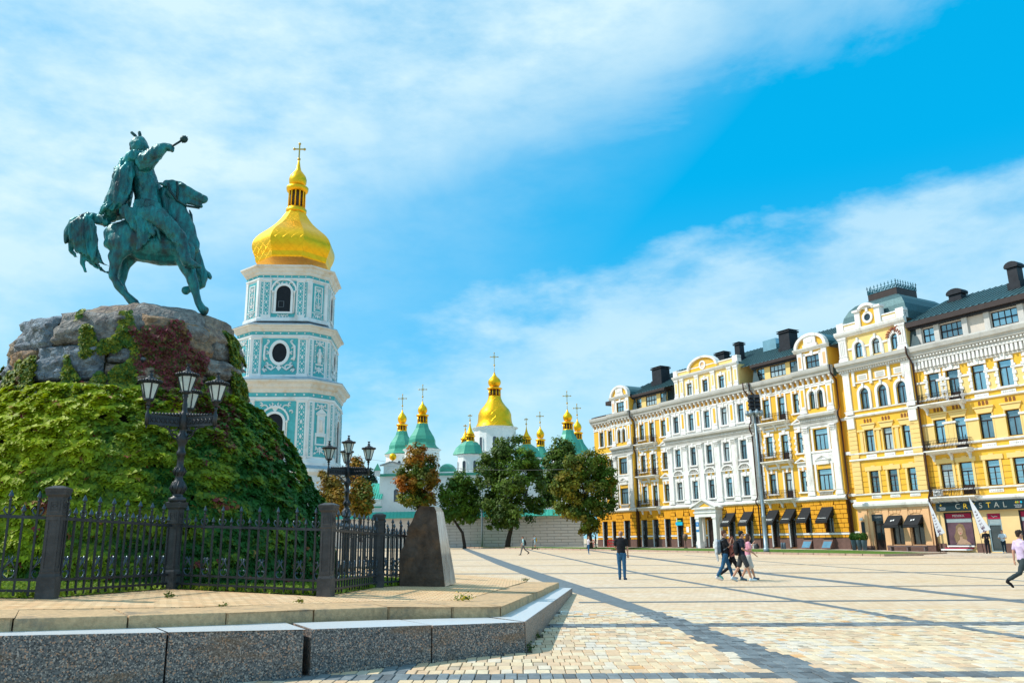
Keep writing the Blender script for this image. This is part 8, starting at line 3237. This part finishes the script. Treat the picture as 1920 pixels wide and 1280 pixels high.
banner(1763, 1032, 1739, 936, 1772, 998, 1757, 1006, 'white feather banner leaning beside the peach wall, left of the portrait poster')
banner(1845, 1034, 1815, 930, 1858, 992, 1837, 1000, 'white feather banner between the portrait poster and the guard in black')

POT = mat('slate_pot', (.10, .14, .18), .6, var=.2, scale=4)
for i, (x, lb) in enumerate(((1602.5, 'clipped round shrub in a slate pot, nearest the brown downpipe'), (1612.5, 'clipped round shrub in a slate pot, middle of the three'), (1622, 'clipped round shrub in a slate pot, nearest the dark shop door'))):
    q = fpx(x, 1029, 1.7)
    p = bA_M @ Vector((q.x, q.y, fground(q.x)))
    r = empty('potted_shrub', p)
    tag(r, lb, 'potted shrub', 'potted shrubs at the yellow building')
    MB().lathe([(.18, 0), (.28, .85), (.30, .9), (.26, .9), (.25, .8)], 10).build('pot', POT, r)
    d = rng.normal(size=(900, 3))
    d /= np.linalg.norm(d, axis=1, keepdims=True)
    pos = d * (.40 * rng.uniform(.75, 1.0, (900, 1))) + np.array((0, 0, 1.2))
    leaf_cloud('foliage', pos, d + rng.normal(size=d.shape) * .4, rng.uniform(.07, .12, 900), np.array((.05, .13, .015)) * rng.uniform(.6, 1.4, (900, 1)), TREEM, r, shape='kite')
q0, q1 = fpx(1667, 1026, 1.3), fpx(1742, 1028, 1.3)
gzb = fground(q0.x)
r = empty('long_bench', bA_M @ Vector(((q0.x + q1.x) / 2, q0.y, gzb)), RZ)
tag(r, 'long low grey wooden bench below the two emblem awnings', 'bench')
L = (q1.x - q0.x) / 2
BW = mat('grey_bench_wood', (.16, .12, .12), .8, var=.25, scale=3)
for k in range(3):
    MB().box(-L, L, -.25 + k * .17, -.10 + k * .17, .36, .42).build('plank', BW, r)
for s in (-.85, 0, .85):
    MB().box(s * L - .06, s * L + .06, -.22, .22, 0, .36).build('leg', BW, r)
EGG = mat('painted_egg', (.16, .09, .06), .35, var=.6, scale=4, col2=(.30, .22, .14), c2amt=.4, c2scale=5)
q = fpx(1286, 1022, 2.6)
r = empty('egg_sculpture', bA_M @ Vector((q.x, q.y, fground(q.x))))
tag(r, 'brown patterned egg sculpture on a thin stand beside the glass door', 'sculpture')
MB().lathe([(.30 * math.sin(t) * (1 - .14 * math.cos(t)), -.42 * math.cos(t) + 1.25) for t in np.linspace(.02, PI - .02, 12)], 14).build('egg', EGG, r)
MB().lathe([(.22, 0), (.22, .05), (.04, .08), (.04, .85), (.12, .9)], 8).build('stand', CHIM, r)
RED = mat('red_frame', (.42, .012, .015), .5, var=.1)
for x0, x1, lb in ((1104, 1114, 'red folding barrier behind the woman with the phone'), (1139.5, 1152, 'red folding barrier by the doors, right of the olive tree trunk')):
    a, b = fpx(x0, 1023, 2.5), fpx(x1, 1023, 2.5)
    zg_ = fground(a.x)
    r = empty('red_barrier', bA_M @ Vector(((a.x + b.x) / 2, a.y, zg_)), RZ)
    tag(r, lb, 'barrier', 'red barriers by the doors')
    w = (b.x - a.x) / 2
    for s in (-1, 1):
        MB().box(s * w - .03, s * w + .03, -.03, .03, 0, .95).build('leg', RED, r)
        MB().bar((s * w, 0, .9), (s * w * .9, .45, 0), .05).build('leg', RED, r)
    m = MB()
    for zz_ in (.12, .5, .92):
        m.box(-w, w, -.025, .025, zz_ - .04, zz_ + .04)
    for k in range(1, 6):
        m.box(-w + 2 * w * k / 6 - .02, -w + 2 * w * k / 6 + .02, -.02, .02, .12, .92)
    m.build('rail_frame', RED, r)
for x, lb in ((1466.5, 'small grey bollard by the open shop door, left one'), (1471, 'small grey bollard by the open shop door, right one')):
    q = fpx(x, 1022, 1.2)
    o = MB().lathe([(.14, 0), (.14, .55), (.11, .62), (.02, .66)], 10).build('bollard', POT, None, bA_M @ Vector((q.x, q.y, fground(q.x))))
    tag(o, lb, 'bollard', 'grey bollards by the door')
q0, q1 = fpx(1395, 1021, 1.5), fpx(1416, 1021, 1.5)
r = empty('white_bench', bA_M @ Vector(((q0.x + q1.x) / 2, q0.y, fground(q0.x))), RZ)
tag(r, 'small white slatted bench against the yellow wall behind the walking group', 'bench')
L = (q1.x - q0.x) / 2
for k in range(3):
    MB().box(-L, L, -.2 + k * .14, -.08 + k * .14, .42, .47).build('slat', PLW, r)
for s in (-.8, .8):
    MB().box(s * L - .04, s * L + .04, -.18, .2, 0, .42).build('leg', PLW, r)
q = fpx(1419, 1020, 1.5)
o = sculpt('refuse_bag', limb(MB(), [(0, 0, .15, .28, .26), (0, 0, .35, .22, .2), (.03, 0, .5, .08)], 10), CHIM, .03, 2, None, bA_M @ Vector((q.x, q.y, fground(q.x))), rough=.03, rscale=6)
tag(o, 'black bag lying against the wall beside the white bench', 'bag')
# overhead cable
a, b = at(634, 850, 138), bA_M @ Vector((-41.8, .0, 11.2))
m = MB()
m.tube([a.lerp(b, t) - Vector((0, 0, 1.3 * 4 * t * (1 - t))) for t in np.linspace(0, 1, 17)], .022, 4)
tag(m.build('overhead_cable', mat('cable', (.16, .16, .17), .6)), 'thin overhead cable strung from the bell tower to the white facade', 'cable')
# loose stones and weeds on the terrace
LS = mat('loose_stone', (.62, .50, .36), .85, var=.15, scale=6)
for x, y, s, lb in ((271, 1103, .055, 'larger loose pale stone at the foot of the fence'), (317, 1102, .035, 'small loose pale stone at the foot of the lamp post')):
    p = ter(x, y, .0)
    m = MB()
    limb(m, [(-s * 1.1, 0, s * .6, s * .7), (0, 0, s * .7, s * .85), (s, 0, s * .55, s * .6)], 7)
    o = sculpt('loose_stone', m, LS, s * .25, 1, None, p, rough=s * .25, rscale=.6 / s)
    tag(o, lb, 'stone')


def weed(x, y, n, rr_, col, label, dz=0., flower=None, fn=ter):
    p = fn(x, y)
    P = np.stack([rng.normal(0, rr_, n), rng.normal(0, rr_, n), np.abs(rng.normal(0, rr_ * .6, n)) + .01], 1) + np.array(p)
    C = np.array(col) * rng.uniform(.6, 1.3, (n, 1))
    if flower is not None:
        k = rng.random(n) < .3
        C[k] = np.array(flower)
    o = leaf_cloud('weed_plant', P, np.stack([rng.normal(0, 1, n), rng.normal(0, 1, n), np.ones(n)], 1), rng.uniform(.025, .05, n), C, LEAFM, shape='kite', updir=(0, 0, .6))
    tag(o, label, 'weed')


weed(868, 1125, 150, .075, (.10, .16, .02), 'yellow flowering weed on the terrace edge right of the fence', flower=(.75, .55, .02))
weed(562, 1129, 40, .035, (.22, .20, .03), 'tiny yellowish weed on the paving in front of the corner fence post')
weed(318, 1120, 50, .05, (.10, .13, .02), 'flat green weed on the paving below the lamp post')
weed(418, 1137, 20, .03, (.10, .13, .02), 'tiny green weed by the kerb joint')
weed(1000, 1196, 120, .07, (.06, .10, .02), 'dark green weed growing at the foot of the wall return', fn=gnd)
weed(990, 1217, 90, .06, (.06, .10, .02), 'green weed at the outer wall corner', fn=gnd)
weed(985, 1088, 60, .06, (.12, .14, .03), 'dry weed at the far end of the kerb stones')
